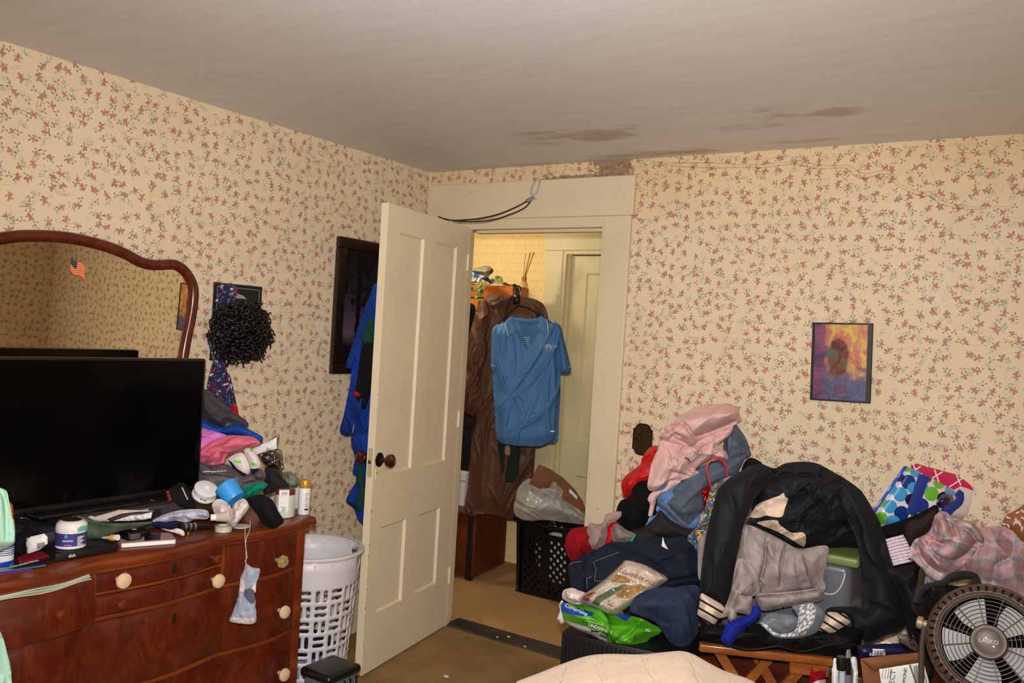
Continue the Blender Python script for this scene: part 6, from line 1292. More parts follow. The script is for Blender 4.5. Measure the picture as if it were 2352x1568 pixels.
garment('film', B_([(78, 790), (150, 785), (270, 800), (450, 830), (580, 890), (700, 900), (860, 935), (970, 990), (1062, 1040), (1050, 1080), (960, 1125), (900, 1180), (820, 1215), (720, 1242), (620, 1240), (552, 1222), (520, 1180), (380, 1100), (230, 1040), (120, 965), (88, 890)]), 2.93, GRN2, gp, .07, grid=4, back=.08, wr=[(.010, 34, 35, 3)], folds=[(B_([(460, 850), (530, 950), (545, 1080), (548, 1215)]), .016, 4), (B_([(545, 1210), (680, 1120), (800, 1030), (870, 945)]), -.018, 6), (B_([(870, 960), (800, 1060), (780, 1160)]), .010, 5)], seed=5,
        patches=[(B_([(80, 775), (150, 790), (170, 830), (230, 830), (280, 850), (410, 882), (380, 912), (280, 915), (180, 900), (85, 872)]), BLF), (B_([(115, 955), (180, 975), (300, 1010), (420, 1050), (520, 1110), (550, 1222), (380, 1120), (230, 1050)]), WHF), (B_([(610, 905), (680, 880), (740, 870), (790, 900), (710, 965)]), BLF), (B_([(900, 1190), (980, 1120), (1062, 1090), (1000, 1150)]), BLF)])
word('Comprising', B_([(112, 800)])[0], B_([(345, 900)])[0], 2.855, .0125, WPAP, gp); word('UNDERPADS', B_([(385, 1010)])[0], B_([(540, 1065)])[0], 2.843, .0105, WPAP, gp); word('MAXIMUM ABSORBENCY', B_([(345, 965)])[0], B_([(515, 1010)])[0], 2.843, .0048, plain('pale_green_ink', (190, 220, 160), .5), gp); word('XL', B_([(905, 1050)])[0], B_([(955, 1055)])[0], 2.852, .0105, WPAP, gp)
b = MB()
for q in ([(370, 1048), (450, 1060), (440, 1075), (372, 1066)], [(460, 1085), (520, 1120), (518, 1135), (460, 1105)]):
    P = [at(x, y, 2.866) for x, y in B_(q)]; P2 = [at(x, y, 2.87) for x, y in B_(q)]; b.add(P+P2, [(0, 3, 2, 1), (4, 5, 6, 7), (0, 1, 5, 4), (1, 2, 6, 5), (2, 3, 7, 6), (3, 0, 4, 7)])
b.build('black_bars', INK, gp, smooth=False)
# red foil gift bag and tropical shirt
gf = thing('gift_bag', 'red foil gift bag with a red cord handle beside the jacket', 'gift bag', at(1640, 1190, 3.0))
FOIL = plain('red_foil', (150, 10, 16), .2, .7)
garment('bag', A_([(1338, 862), (1420, 850), (1560, 820), (1560, 1040), (1460, 1110), (1370, 1060), (1350, 960)]), 3.06, FOIL, gf, .03, grid=5, wr=[(.008, 14, 60, 3)], smooth=False)
b = MB(); b.tube([at(x, y, 3.02) for x, y in resample(A_([(1425, 860), (1405, 790), (1385, 710), (1400, 640), (1440, 600), (1490, 595), (1530, 620), (1560, 680), (1570, 760)]), 5, closed=False)], .0038, n=8); b.build('handle', plain('red_cord', (186, 24, 40), .5), gf)
HAW = printcloth('tropical_print', (30, 70, 66), [((206, 170, 60), .55), ((46, 92, 170), .56), ((196, 84, 30), .60), ((222, 214, 190), .64), ((20, 60, 40), .62)], 7)
cl('tropical_shirt', A_([(1500, 810), (1560, 770), (1600, 780), (1560, 900), (1500, 1060), (1440, 1200), (1400, 1320), (1330, 1430), (1270, 1420), (1215, 1340), (1220, 1290), (1290, 1220), (1340, 1150), (1370, 1040), (1400, 930), (1440, 840)]), 2.98, HAW, 'tropical print shirt squeezed between the jeans and the jacket', 'shirt', bulge=.04, wr=[(.012, 22, 70, 4)], seed=19)
cl('mauve_shirt', C_([(80, 700), (130, 660), (140, 760), (115, 900), (100, 1010), (78, 980), (75, 860)]), 2.86, cloth('mauve_jersey', (140, 124, 122)), 'thin mauve cloth edge left of the jacket sleeve', bulge=.01, grid=5)
cl('mauve_garment', A_([(1560, 770), (1640, 762), (1600, 840), (1530, 870)]), 2.93, cloth('mauve_jersey', (140, 124, 122)), 'small mauve cloth corner on the jacket shoulder', bulge=.01, grid=5)
# ------------------------------------------------------------------ black track jacket draped over the tote
JK = cloth('jacket_black', (21, 22, 28), .25, 10, .3, 300, .75, 0, spec=.3, wrk=.25); LIN = cloth('cream_lining', (222, 196, 172), .06, 12)
def cuffmat():
    g = NG('striped_cuff'); x = g.sep(g.tc('UV')); f = g.ma('FRACT', g.ma('ADD', g.ma('MULTIPLY', x[1], 5.6), .28)); s = g.ma('GREATER_THAN', f, .74)
    return g.out(g.mix(s, lin((232, 206, 180)), lin((18, 18, 24))), .85)
CUFF = cuffmat()
jk = thing('track_jacket', 'black jacket with cream striped cuffs draped over the storage tote', 'jacket', at(1850, 1280, 2.8))
garment('body', C_([(430, 165), (500, 125), (560, 115), (660, 150), (740, 115), (850, 100), (980, 110), (1100, 170), (1250, 260), (1340, 340), (1420, 470), (1480, 600), (1400, 660), (1280, 640), (1210, 650), (1150, 700), (1050, 742), (980, 765), (890, 772), (800, 750), (700, 690), (560, 622), (450, 585), (480, 525), (480, 400), (380, 330)]), 2.90, JK, jk, .09, grid=7, back=.08, wr=[(.022, 40, -40, 3), (.006, 18, 30, 3)], folds=[(C_([(640, 240), (760, 200), (900, 200), (1040, 220)]), -.02, 5), (C_([(1180, 330), (1230, 450), (1240, 600)]), -.03, 5), (C_([(780, 400), (900, 330), (1000, 400), (1080, 520)]), -.02, 4), (C_([(720, 600), (900, 560), (1100, 620)]), -.016, 4), (C_([(640, 170), (580, 260), (520, 400)]), -.03, 5)], seed=20,
        patches=[(C_([(478, 522), (500, 470), (545, 420), (640, 382), (700, 360), (735, 338), (745, 370), (770, 382), (745, 450), (722, 520), (650, 522), (600, 512), (540, 530)]), LIN, True), (C_([(528, 568), (620, 548), (690, 552), (700, 580), (740, 610), (800, 645), (880, 640), (905, 680), (892, 748), (850, 732), (720, 652), (600, 600)]), LIN, True)])
garment('sleeve', C_([(520, 120), (430, 160), (330, 215), (240, 305), (190, 450), (150, 620), (112, 850), (96, 1110), (190, 1135), (285, 1222), (330, 1090), (370, 850), (430, 580), (500, 420), (560, 330), (640, 240), (640, 150)]), 2.79, JK, jk, .055, grid=7, back=.06, wr=[(.016, 40, 105, 4)], seed=21)
garment('sleeve', C_([(1180, 300), (1300, 300), (1380, 400), (1430, 490), (1500, 650), (1560, 850), (1640, 1080), (1692, 1280), (1650, 1375), (1500, 1440), (1380, 1482), (1310, 1440), (1255, 1390), (1245, 1300), (1130, 1245), (1050, 1262), (1090, 1215), (1250, 1210), (1340, 1215), (1352, 1160), (1330, 960), (1300, 740), (1250, 600), (1180, 460)]), 2.80, JK, jk, .05, grid=7, back=.06, wr=[(.016, 40, 70, 4)], seed=22)
garment('cuff', C_([(100, 1112), (150, 1118), (195, 1140), (278, 1218), (250, 1280), (192, 1352), (130, 1325), (74, 1278), (88, 1190)]), 2.765, CUFF, jk, .04, grid=4, uvrot=30)
garment('cuff', C_([(1075, 1252), (1130, 1255), (1205, 1268), (1242, 1332), (1180, 1370), (1110, 1412), (1050, 1402), (998, 1385), (1035, 1330), (1050, 1290)]), 2.73, CUFF, jk, .03, grid=4, uvrot=32)
# acid-wash sweatshirt, blue cloth, gripper socks
AW = cloth('acid_wash_grey', (146, 132, 128), .1, 20, .3, 500, rgb2=(168, 154, 149), vs2=26, wrk=.25)
swt = thing('sweatshirt', 'mottled grey sweatshirt hanging from under the black jacket', 'sweatshirt', at(1780, 1400, 2.75))
garment('body', C_([(430, 588), (560, 620), (700, 690), (850, 765), (1000, 745), (1075, 752), (1068, 860), (1040, 960), (1040, 1020), (1052, 1056), (900, 1080), (720, 1100), (540, 1122), (480, 1120), (400, 1080), (370, 880), (400, 740)]), 2.82, AW, swt, .045, grid=6, back=.06, wr=[(.012, 46, 95, 5)], folds=[(C_([(600, 700), (590, 860), (560, 1000), (545, 1110)]), -.02, 4), (C_([(760, 760), (740, 900), (700, 1060)]), -.008, 6)], seed=23)
garment('hem', C_([(528, 1118), (720, 1100), (900, 1080), (1052, 1056), (1045, 1110), (1030, 1162), (900, 1192), (760, 1215), (620, 1240), (558, 1230)]), 2.80, AW, swt, .032, grid=5, folds=[(C_([(528, 1122), (720, 1104), (900, 1084), (1052, 1060)]), -.014, 2.5)], seed=24)
garment('sleeve', C_([(372, 870), (440, 850), (520, 950), (545, 1090), (490, 1135), (420, 1130), (385, 1180), (350, 1260), (240, 1295), (290, 1200), (330, 1080)]), 2.77, AW, swt, .035, grid=5, wr=[(.014, 26, 100, 4)], seed=25)
garment('cuff', C_([(388, 1118), (440, 1128), (492, 1132), (488, 1200), (480, 1272), (420, 1262), (354, 1242), (370, 1180)]), 2.74, AW, swt, .022, grid=5)
garment('cuff', C_([(325, 1215), (372, 1245), (362, 1322), (308, 1312)]), 2.745, AW, swt, .018, grid=5)
tag(garment('blue_cloth', C_([(490, 1215), (545, 1200), (558, 1280), (480, 1350), (420, 1400), (360, 1465), (310, 1518), (250, 1462), (275, 1400), (290, 1350), (370, 1300), (480, 1265)]), 2.71, cloth('cobalt_cotton', (24, 40, 142), .15, 14), None, .03, grid=6, wr=[(.010, 24, 40, 4)]), 'cobalt blue cloth hanging over the stool edge', 'cloth')
def tread():
    g = NG('tread_sock'); uv = g.tc('UV'); vr = g.node('ShaderNodeVectorRotate', rotation_type='Z_AXIS'); g.put(vr.inputs['Vector'], uv); vr.inputs['Angle'].default_value = .9; p = g.vm('MULTIPLY', vr.outputs[0], (9, 17, 1)); v = g.node('ShaderNodeTexVoronoi', voronoi_dimensions='2D', distance='CHEBYCHEV', feature='F1'); g.put(v.inputs['Vector'], p); v.inputs['Scale'].default_value = 1.0
    m = g.ma('LESS_THAN', v.outputs['Distance'], .38); return g.out(g.mix(m, lin((132, 136, 144)), lin((222, 214, 214))), .8)
TRD = tread(); GSK = cloth('heather_grey', (124, 130, 138), .12, 30)
gs = thing('gripper_sock', 'grey gripper sock with white treads on the black bag', 'sock', at(1790, 1465, 2.66))
garment('foot', C_([(615, 1268), (700, 1262), (820, 1280), (850, 1330), (800, 1400), (720, 1420), (640, 1400), (560, 1340)]), 2.70, GSK, gs, .03, grid=5, wr=[(.006, 20, 10, 3)])
garment('sole', C_([(800, 1212), (870, 1190), (960, 1182), (1050, 1258), (1025, 1345), (985, 1408), (900, 1440), (820, 1452), (740, 1455), (660, 1440), (600, 1390), (548, 1335), (600, 1330), (680, 1410), (780, 1410), (830, 1370), (840, 1290)]), 2.69, GSK, gs, .03, grid=4, patches=[(C_([(860, 1195), (955, 1184), (985, 1230), (960, 1330), (900, 1420), (820, 1440), (740, 1445), (660, 1430), (600, 1385), (555, 1335), (600, 1335), (680, 1412), (780, 1405), (830, 1350), (850, 1280)]), TRD)])
# ------------------------------------------------------------------ right-hand corner: polka dot bag, gift bag, papers
def dots_mat():
    g = NG('polka_print'); uv = g.tc('UV'); c = lin((232, 222, 226)); N_, S2, L_c, P_ = (26, 52, 128), (66, 158, 214), (112, 186, 48), (34, 20, 62)
    o = np.mean(np.array(resample(D_(PB), 6)), axis=0)
    for x, y, r, k in ((610, 478, 75, N_), (530, 605, 75, S2), (660, 540, 60, S2), (430, 545, 60, S2), (425, 730, 70, S2), (330, 850, 66, L_c), (540, 800, 76, N_), (330, 680, 55, L_c), (640, 660, 62, P_), (745, 720, 76, N_), (760, 540, 62, S2), (850, 600, 74, L_c),
                       (930, 490, 60, L_c), (690, 370, 62, S2), (800, 430, 56, N_), (985, 655, 80, P_), (1050, 560, 62, S2), (510, 420, 55, P_), (450, 900, 80, S2), (690, 840, 60, L_c), (880, 790, 60, S2), (1010, 770, 60, N_), (600, 335, 40, L_c)):
        p = D_([(x, y)])[0]; d = g.vm('DISTANCE', uv, ((p[0]-o[0])/100, (p[1]-o[1])/100, 0)); c = g.mix(g.ma('LESS_THAN', d, r/448), c, lin(k))
    return g.out(c, .3, 0, .5, Coat_Weight=.3)
PB = [(585, 312), (700, 360), (860, 440), (1000, 520), (1115, 590), (1075, 680), (1000, 790), (880, 860), (700, 930), (500, 960), (340, 935), (300, 880), (255, 790), (330, 680), (430, 535), (520, 405)]
pk2 = thing('gift_bag', 'white paper gift bag with a pink top band and white cord handles by the wall', 'gift bag', at(2200, 1200, 3.10))
PNK = plain('hot_pink_paper', (206, 24, 84), .5); WBG = plain('white_bag_paper', (222, 208, 196), .55)
garment('bag', D_([(638, 300), (700, 288), (900, 345), (1180, 420), (1290, 468), (1372, 545), (1345, 620), (1320, 700), (1240, 880), (1000, 860), (800, 760), (640, 500)]), 3.09, WBG, pk2, .03, grid=6, back=.03, R=16, smooth=False, patches=[(D_([(630, 290), (700, 280), (900, 335), (1180, 410), (1300, 460), (1380, 545), (1340, 630), (1290, 570), (1150, 520), (1080, 560), (850, 450), (620, 350)]), PNK)])
for ln in ([(660, 292), (690, 370)], [(740, 315), (660, 370)], [(880, 350), (930, 490)], [(965, 370), (840, 450)], [(1105, 400), (1150, 510)], [(1185, 430), (1030, 530)], [(1310, 510), (1300, 590)]):
    strip('white_line', [at(x, y, 3.052) for x, y in D_(ln)], .005, .001, WPAP, pk2, tuple(-FW))
for ln, tt_ in (([(805, 325), (800, 240), (815, 170), (850, 115), (940, 88), (1005, 120), (1035, 180), (1050, 260), (1045, 385)], 3.07), ([(1000, 375), (1030, 290), (1065, 230), (1130, 185), (1190, 185), (1240, 215), (1278, 290), (1272, 360), (1250, 415)], 3.12)):
    b = MB(); b.tube([at(x, y, tt_) for x, y in resample(D_(ln), 5, closed=False)], .0028, n=8); b.build('handle', plain('white_cord', (226, 214, 204), .6), pk2)
garment('edge_strip', D_([(1342, 650), (1372, 660), (1325, 770), (1275, 882), (1238, 872), (1290, 760)]), 3.06, BLF, pk2, .004, grid=5, smooth=False)
pb = thing('tote_bag', 'white tote bag with blue, green and purple polka dots leaning on the wall', 'bag', at(2090, 1200, 3.02))
garment('front', D_(PB), 3.03, dots_mat(), pb, .03, grid=6, back=.05, R=18, smooth=False)
garment('edge_piping', D_([(560, 318), (592, 310), (600, 325), (440, 545), (340, 690), (270, 800), (246, 800), (250, 765), (400, 550)]), 3.01, BLF, pb, .006, grid=4, smooth=False)
garment('side_gusset', D_([(540, 335), (580, 312), (270, 740), (300, 660)]), 3.06, WBG, pb, .006, grid=5, smooth=False)
strip('strap', [at(x, y, 2.985) for x, y in D_([(775, 412), (730, 530), (690, 660), (640, 815)])], .040, .004, plain('navy_webbing', (30, 52, 132), .5), pb, tuple(-FW))
strip('strap', [at(x, y, 2.98) for x, y in resample(D_([(1110, 585), (1145, 610), (1130, 680), (1060, 740), (1010, 790)]), 8, closed=False)], .030, .004, plain('navy_webbing', (30, 52, 132), .5), pb, tuple(-FW))
tag(garment('purple_pouch', D_([(900, 690), (930, 630), (990, 598), (1050, 610), (1072, 650), (1040, 700), (940, 745), (905, 720)]), 2.96, glossy('purple_vinyl', (40, 14, 66), .2, .6), None, .02, grid=4), 'shiny purple pouch poking out of the polka dot bag', 'pouch')
cl2 = lambda name, pl, t, mat, label, cat='clothing', **kw: tag(garment(name, pl, t, mat, None, **kw), label, cat)
cl2('black_shirt', D_([(330, 945), (440, 905), (560, 862), (740, 790), (880, 712), (915, 720), (920, 790), (880, 880), (800, 1010), (740, 1045), (620, 1135), (560, 1120), (340, 1080)]), 2.90, BLK, 'black shirt draped in front of the polka dot bag', bulge=.04, grid=7, back=.08, wr=[(.014, 30, -25, 4)], seed=30)
cl2('brown_shirt', D_([(560, 1010), (620, 880), (740, 850), (880, 760), (880, 880), (800, 1005), (740, 1042), (640, 1122), (600, 1080)]), 2.86, cloth('dark_brown_jersey', (46, 36, 34), .15), 'dark brown cloth fold beside the white stack', bulge=.03, grid=6, wr=[(.010, 26, -40, 4)], seed=31)
# stack of white folded cloths
cl2('black_backing', D_([(320, 1060), (480, 1010), (620, 1090), (730, 1280), (700, 1320), (560, 1400), (420, 1420), (370, 1250)]), 2.95, BLK, 'black cloth added behind the white cloth stack to darken its gaps', bulge=.02, grid=8, back=.05)  # added black sheet standing in for the shade between the stacked layers
wsx = thing('folded_towels', 'stack of folded white cloths lying between the jacket and the plaid shirt', 'towels', at(2060, 1300, 2.82))
tl, tr_, br_, bl = [np.array(q) for q in D_([(332, 1078), (560, 1018), (705, 1290), (402, 1358)])]
TWL = cloth('white_towel', (232, 216, 222), .05, 20, .4, wrk=.3)
for i in range(9):
    a0, a1 = i/9, (i+.84)/9; L0, R0, R1, L1 = tl+(bl-tl)*a0, tr_+(br_-tr_)*a0, tr_+(br_-tr_)*a1, tl+(bl-tl)*a1; m_ = (L0+R0)/2*1.0
    k = .6*math.sin(i*2.1)*2
    garment('cloth', [tuple(L0+np.array([k, 0])), tuple((L0+R0)/2+np.array([0, -.4])), tuple(R0), tuple(R1), tuple((L1+R1)/2+np.array([0, .4])), tuple(L1+np.array([k, 0]))], 2.84, TWL, wsx, .014, grid=3.2, back=.10, R=5, seed=i, smooth=False)
# plaid flannel
def plaid():
    g = NG('plaid_flannel'); x = g.sep(g.tc('UV')); wv_ = g.noise(g.tc('UV'), 2.2, 2); u = g.ma('ADD', x[0], g.ma('MULTIPLY', wv_, .35)); v = g.ma('ADD', x[1], g.ma('MULTIPLY', g.noise(g.vm('ADD', g.tc('UV'), (5, 5, 0)), 2.0, 2), .35))
    c = lin((196, 176, 178))
    def band(s, k, a, w_): f = g.ma('FRACT', g.ma('ADD', g.ma('MULTIPLY', s, k), a)); return g.ma('LESS_THAN', g.ma('ABSOLUTE', g.ma('SUBTRACT', f, .5)), w_)
    for s in (u, v):
        c = g.mix(g.ma('MULTIPLY', band(s, 2.3, .0, .17), .4), c, lin((196, 128, 134))); c = g.mix(g.ma('MULTIPLY', band(s, 2.3, .42, .10), .42), c, lin((122, 116, 132))); c = g.mix(g.ma('MULTIPLY', band(s, 2.3, .25, .018), .6), c, lin((96, 90, 106)))
    g.bump(g.noise(g.tc(), 400, 2), .4, .0015); return g.out(c, .95, 0, .15)
PLD = plaid(); ps = thing('flannel_shirt', 'pink and grey plaid flannel shirt crumpled above the fan', 'shirt', at(2230, 1350, 2.65))
garment('spread', D_([(1280, 960), (1420, 940), (1580, 930), (1690, 990), (1770, 1080), (1860, 1150), (1880, 1500), (1860, 1760), (1650, 1650), (1400, 1540), (1250, 1480), (1100, 1500), (900, 1560), (780, 1560), (800, 1440), (900, 1300), (1100, 1150)]), 2.70, PLD, ps, .07, grid=7, back=.12, wr=[(.018, 44, 60, 4)], folds=[(D_([(1580, 1010), (1690, 1100), (1660, 1250), (1520, 1330), (1480, 1500)]), -.020, 9)], seed=33)
garment('bunch', D_([(870, 860), (900, 805), (960, 778), (1020, 800), (1070, 865), (1180, 870), (1270, 885), (1330, 950), (1380, 1040), (1405, 1110), (1380, 1140), (1330, 1150), (1280, 1230), (1200, 1310), (1120, 1380), (1030, 1440), (960, 1530), (850, 1480), (760, 1380), (690, 1310), (660, 1270), (612, 1250), (640, 1130), (680, 1070), (740, 1040), (830, 980)]), 2.62, PLD, ps, .10, grid=5, back=.10, uvrot=30, wr=[(.020, 38, 35, 3)], seed=34,
        folds=[(D_([(880, 870), (900, 1000), (880, 1080), (960, 1120)]), -.030, 7), (D_([(1000, 830), (1040, 900), (1060, 980), (1090, 1020)]), -.030, 7), (D_([(1200, 960), (1260, 1010), (1330, 1100), (1390, 1110)]), -.026, 6), (D_([(820, 1110), (860, 1200), (960, 1270), (1080, 1290), (1200, 1230), (1290, 1130)]), -.030, 7), (D_([(700, 1120), (740, 1240), (820, 1340), (930, 1420)]), -.026, 7), (D_([(900, 1050), (1000, 1060), (1090, 1050)]), .02, 10)])
# brown floral bag at the frame edge
fb = thing('floral_bag', 'tan paper bag with white leaf print at the right edge', 'bag', at(2330, 1240, 2.85))
TAN = plain('tan_paper', (156, 98, 56), .6); 
garment('bag', D_([(1860, 690), (1801, 708), (1700, 775), (1610, 822), (1585, 870), (1560, 940), (1680, 1010), (1760, 1100), (1860, 1180), (1960, 1150), (1960, 760)]), 2.92, TAN, fb, .03, grid=7, back=.05, smooth=False)
rnd = random.Random(3)
for (x, y, a, l) in ((1640, 845, 20, 60), (1720, 880, 80, 70), (1755, 905, 60, 80), (1790, 850, 30, 50), (1600, 910, 10, 50), (1690, 1000, 50, 60), (1740, 790, -20, 55), (1790, 780, 40, 60), (1700, 905, 120, 50), (1640, 930, 60, 50), (1780, 960, 100, 60), (1830, 820, 70, 60)):
    ca_, sa_ = math.cos(math.radians(a)), math.sin(math.radians(a)); P = []
    for k in range(10):
        t_ = 2*math.pi*k/10; u_, v_2 = l*.5*math.cos(t_), l*.16*math.sin(t_)*(1-.4*math.cos(t_)); P.append((x+u_*ca_-v_2*sa_, y+u_*sa_+v_2*ca_))
    Q = [at(px, py, 2.884) for px, py in D_(P)]; Q2 = [at(px, py, 2.887) for px, py in D_(P)]
    MB().add(Q+Q2, [tuple(range(10)), tuple(range(19, 9, -1))]+[(i, 10+i, 10+(i+1) % 10, (i+1) % 10) for i in range(10)]).build('leaf_print', WPAP, fb, smooth=False)
# ------------------------------------------------------------------ black duffel with a handle, boxes, white frame
db = thing('duffel_bag', 'black duffel bag with a raised handle behind the fan', 'bag', at(2180, 1480, 2.6))
garment('bag', E_([(640, 180), (700, 270), (1040, 230), (1060, 480), (1300, 450), (1500, 470), (1700, 430), (1760, 480), (1500, 620), (1260, 760), (1220, 1100), (1200, 1500), (1100, 1560), (1030, 1230), (900, 950), (820, 600), (700, 350)]), 2.66, BNY, db, .05, grid=9, back=.18, wr=[(.012, 40, 70, 4)], seed=40)
garment('brown_side', E_([(1050, 270), (1100, 300), (1090, 470), (1000, 640), (985, 600), (1020, 420)]), 2.60, cloth('olive_brown', (58, 46, 34)), db, .008, grid=6)
strip('handle', [at(x, y, 2.50) for x, y in resample(E_([(1010, 660), (1070, 510), (1200, 465), (1310, 440), (1380, 385), (1460, 350), (1560, 338), (1650, 355), (1690, 390), (1670, 440), (1740, 430)]), 6, closed=False)], .022, .006, plain('black_webbing', (18, 17, 18), .7), db, tuple(-FW))
MB().rbox((-.012, -.02, -.01), (.03, .02, .01), .008, 2, frame(at(*E_([(1220, 545)])[0], 2.50), Vector(RT), None, Vector(-FW))).build('buckle', plain('black_vinyl', (20, 19, 20), .25), db)
# navy box under clear film, open cardboard box
nb = thing('navy_box', 'navy carton with a white barcode label under clear film', 'box', at(2010, 1490, 2.66))
NVB = plain('navy_carton', (22, 26, 64), .4)
garment('carton', E_([(330, 1140), (600, 1125), (840, 1118), (1000, 1200), (1010, 1290), (700, 1290), (370, 1300)]), 2.68, NVB, nb, .02, grid=8, back=.10, smooth=False)
garment('label', E_([(515, 1180), (662, 1186), (655, 1255), (510, 1262)]), 2.655, WPAP, nb, .002, grid=6, smooth=False)
bars(MB(), E_([(530, 1198), (648, 1202), (642, 1258), (526, 1262)]), 12, 2.6435, 5).build('barcode', INK, nb, smooth=False)
text('lettering', '8', frame(at(*E_([(490, 1245)])[0], 2.645), Vector(RT), None, Vector(-FW)), .010, WPAP, nb)
tag(garment('clear_film', E_([(805, 1015), (900, 1020), (990, 1040), (1040, 1200), (1000, 1230), (900, 1215), (820, 1120)]), 2.62, film('crinkled_film2', (225, 228, 235), .2), None, .02, grid=4, wr=[(.012, 10, 60, 3)]), 'crinkled clear film on the navy carton', 'film')
tag(garment('white_card', E_([(590, 1118), (670, 1085), (730, 1125)]), 2.64, WPAP, None, .002, grid=5, smooth=False), 'white card corner on the navy carton', 'card')
kb = thing('cardboard_box', 'open cardboard parcel with a large white shipping label beside the fan', 'box', at(2050, 1640, 2.45))
garment('front_panel', E_([(375, 1300), (530, 1430), (600, 1420), (1090, 1330), (1165, 1600), (1190, 3380), (450, 3380), (410, 1560)]), 2.50, KB, kb, .006, grid=8, back=.02, smooth=False)
garment('flap', E_([(372, 1292), (720, 1250), (1040, 1222), (1075, 1260), (1102, 1332), (800, 1385), (540, 1432)]), 2.475, KB, kb, .006, grid=8, back=.008, smooth=False)
garment('label', E_([(588, 1412), (830, 1372), (1092, 1332), (1165, 1600), (1190, 2150), (690, 2150)]), 2.462, WPAP, kb, .004, grid=8, back=.002, smooth=False)
bars(MB(), E_([(975, 1375), (1045, 1362), (1065, 1568), (1000, 1568)])[::1], 10, 2.4505, 7).build('barcode', INK, kb, smooth=False)
b = MB()
for ln in ([(930, 1362), (1000, 1568)], [(940, 1360), (1012, 1568)], [(1060, 1345), (1125, 1568)]):
    b.tube([at(x, y, 2.451) for x, y in E_(ln)], .001, n=4)
b.build('label_rule', INK, kb)
text('lettering', 'PARCEL SELECT', frame(at(*E_([(712, 1728)])[0], 2.451), Vector(UP*.98+RT*.12), None, Vector(-FW)), .016, plain('grey_print', (120, 116, 122), .6), kb, ext=.001)
text('lettering', 'RICHMOND', frame(at(*E_([(872, 1530)])[0], 2.451), Vector(UP*.98+RT*.12), None, Vector(-FW)), .009, INK, kb, ext=.001)
b = MB()
for i in range(4): b.box((-.02, -.001-.008*i, 0), (.02-.006*(i % 2), .0-.008*i, .0006), frame(at(*E_([(628, 1440)])[0], 2.451), Vector(UP*.98+RT*.12), None, Vector(-FW)))
b.build('small_print', INK, kb, smooth=False)
for x, y, z in ((0, 0, 0),):
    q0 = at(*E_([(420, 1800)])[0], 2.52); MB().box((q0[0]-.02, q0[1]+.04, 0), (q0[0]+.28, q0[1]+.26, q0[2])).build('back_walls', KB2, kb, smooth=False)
wf = thing('walker_frame', 'white plastic frame with a black capped pale tube beside the stool', 'walker', at(1940, 1640, 2.55))
garment('left_panel', E_([(78, 1285), (105, 1290), (118, 1420), (132, 1600), (140, 3250), (40, 3250), (50, 1568), (60, 1400)]), 2.56, WHITE, wf, .02, grid=6, back=.02)
garment('right_panel', E_([(262, 1290), (325, 1275), (345, 1420), (348, 1600), (350, 3250), (290, 3250), (290, 1568), (285, 1400)]), 2.56, WHITE, wf, .02, grid=6, back=.02)
garment('grey_web', E_([(190, 1400), (290, 1380), (290, 3200), (190, 3200)]), 2.58, plain('grey_web', (112, 108, 110), .6), wf, .006, grid=8)
b = MB(); b.tube([at(*E_([q])[0], 2.54) for q in ((172, 1400), (168, 1600), (160, 3240))], .0085, n=14); b.build('tube', plain('pale_tube', (188, 204, 216), .3, .2), wf)
b = MB(); b.tube([at(*E_([q])[0], 2.53) for q in ((160, 1270), (162, 1330), (164, 1415))], [.013, .0155, .0135], n=16); b.build('cap', glossy('black_cap_plastic', (18, 18, 19), .2, .5), wf)
strip('black_lever', [at(*E_([q])[0], 2.53) for q in ((235, 1290), (238, 1380), (240, 1470))], .016, .006, BLACK, wf, tuple(-FW))
tag(garment('red_blanket', F_([(1600, 700), (1660, 655), (1790, 640), (1800, 720), (1800, 2200), (1560, 2200)]), 2.75, DRED, None, .03, grid=6, back=.06, patches=[(F_([(1640, 790), (1700, 760), (1800, 745), (1800, 900), (1600, 900)]), TSH)]), 'red and white blanket on the floor under the stool', 'blanket')
# ------------------------------------------------------------------ brown desk fan
fa = thing('desk_fan', 'round brown desk fan at the lower right', 'fan', at(2250, 1700, 2.2))
fc = at(2271, 1474, 2.20); fz = (Vector(CAM-fc).normalized()*.86+Vector((-.25, .02, .42))*.18).normalized()
Mf2 = frame(fc, Vector((1, .12, 0)), None, fz); FR = plain('fan_taupe', (72, 55, 47), .42, Coat_Weight=.2); FRD = plain('fan_dark', (10, 9, 9), .9, spec=.05); BLD = plain('fan_blade', (176, 174, 176), .35)
RO, RI = .151, .119
# outer ring with a slotted conical band
vv = []; ff = []
NS = 44
def ringpt(a, r, z): return Mf2 @ Vector((r*math.cos(a), r*math.sin(a), z))
for i in range(NS):
    o_ = resample([(0, 0), (1, 0), (1, 1), (0, 1)], .34, smooth=False); v2, f2 = tri(o_, [[(.32, .14), (.66, .14), (.66, .84), (.32, .84)]]); k = len(vv)
    vv += [ringpt(2*math.pi*(i+p[0])/NS, RI+.004+(RO-RI-.012)*p[1], .004-.022*p[1]**1.6) for p in v2]; ff += [tuple(j+k for j in q) for q in f2]
rg = mesh_obj('outer_ring', vv, ff, FR, fa, None, True, 60); m_ = rg.modifiers.new('w', 'WELD'); m_.merge_threshold = .0003; m_ = rg.modifiers.new('s', 'SOLIDIFY'); m_.thickness = .004; m_.offset = -1
MB().lathe([(RI-.004, -.002), (RI-.003, .006), (RI+.002, .008), (RI+.006, .005), (RI+.006, -.002)], 72, Mf2, False).build('inner_rim', FR, fa)
MB().lathe([(RO-.010, -.016), (RO-.002, -.022), (RO, -.032), (RO-.003, -.075), (RO-.02, -.095), (RO-.024, -.095), (RO-.008, -.074), (RO-.006, -.032)], 72, Mf2, False).build('shroud', FR, fa)
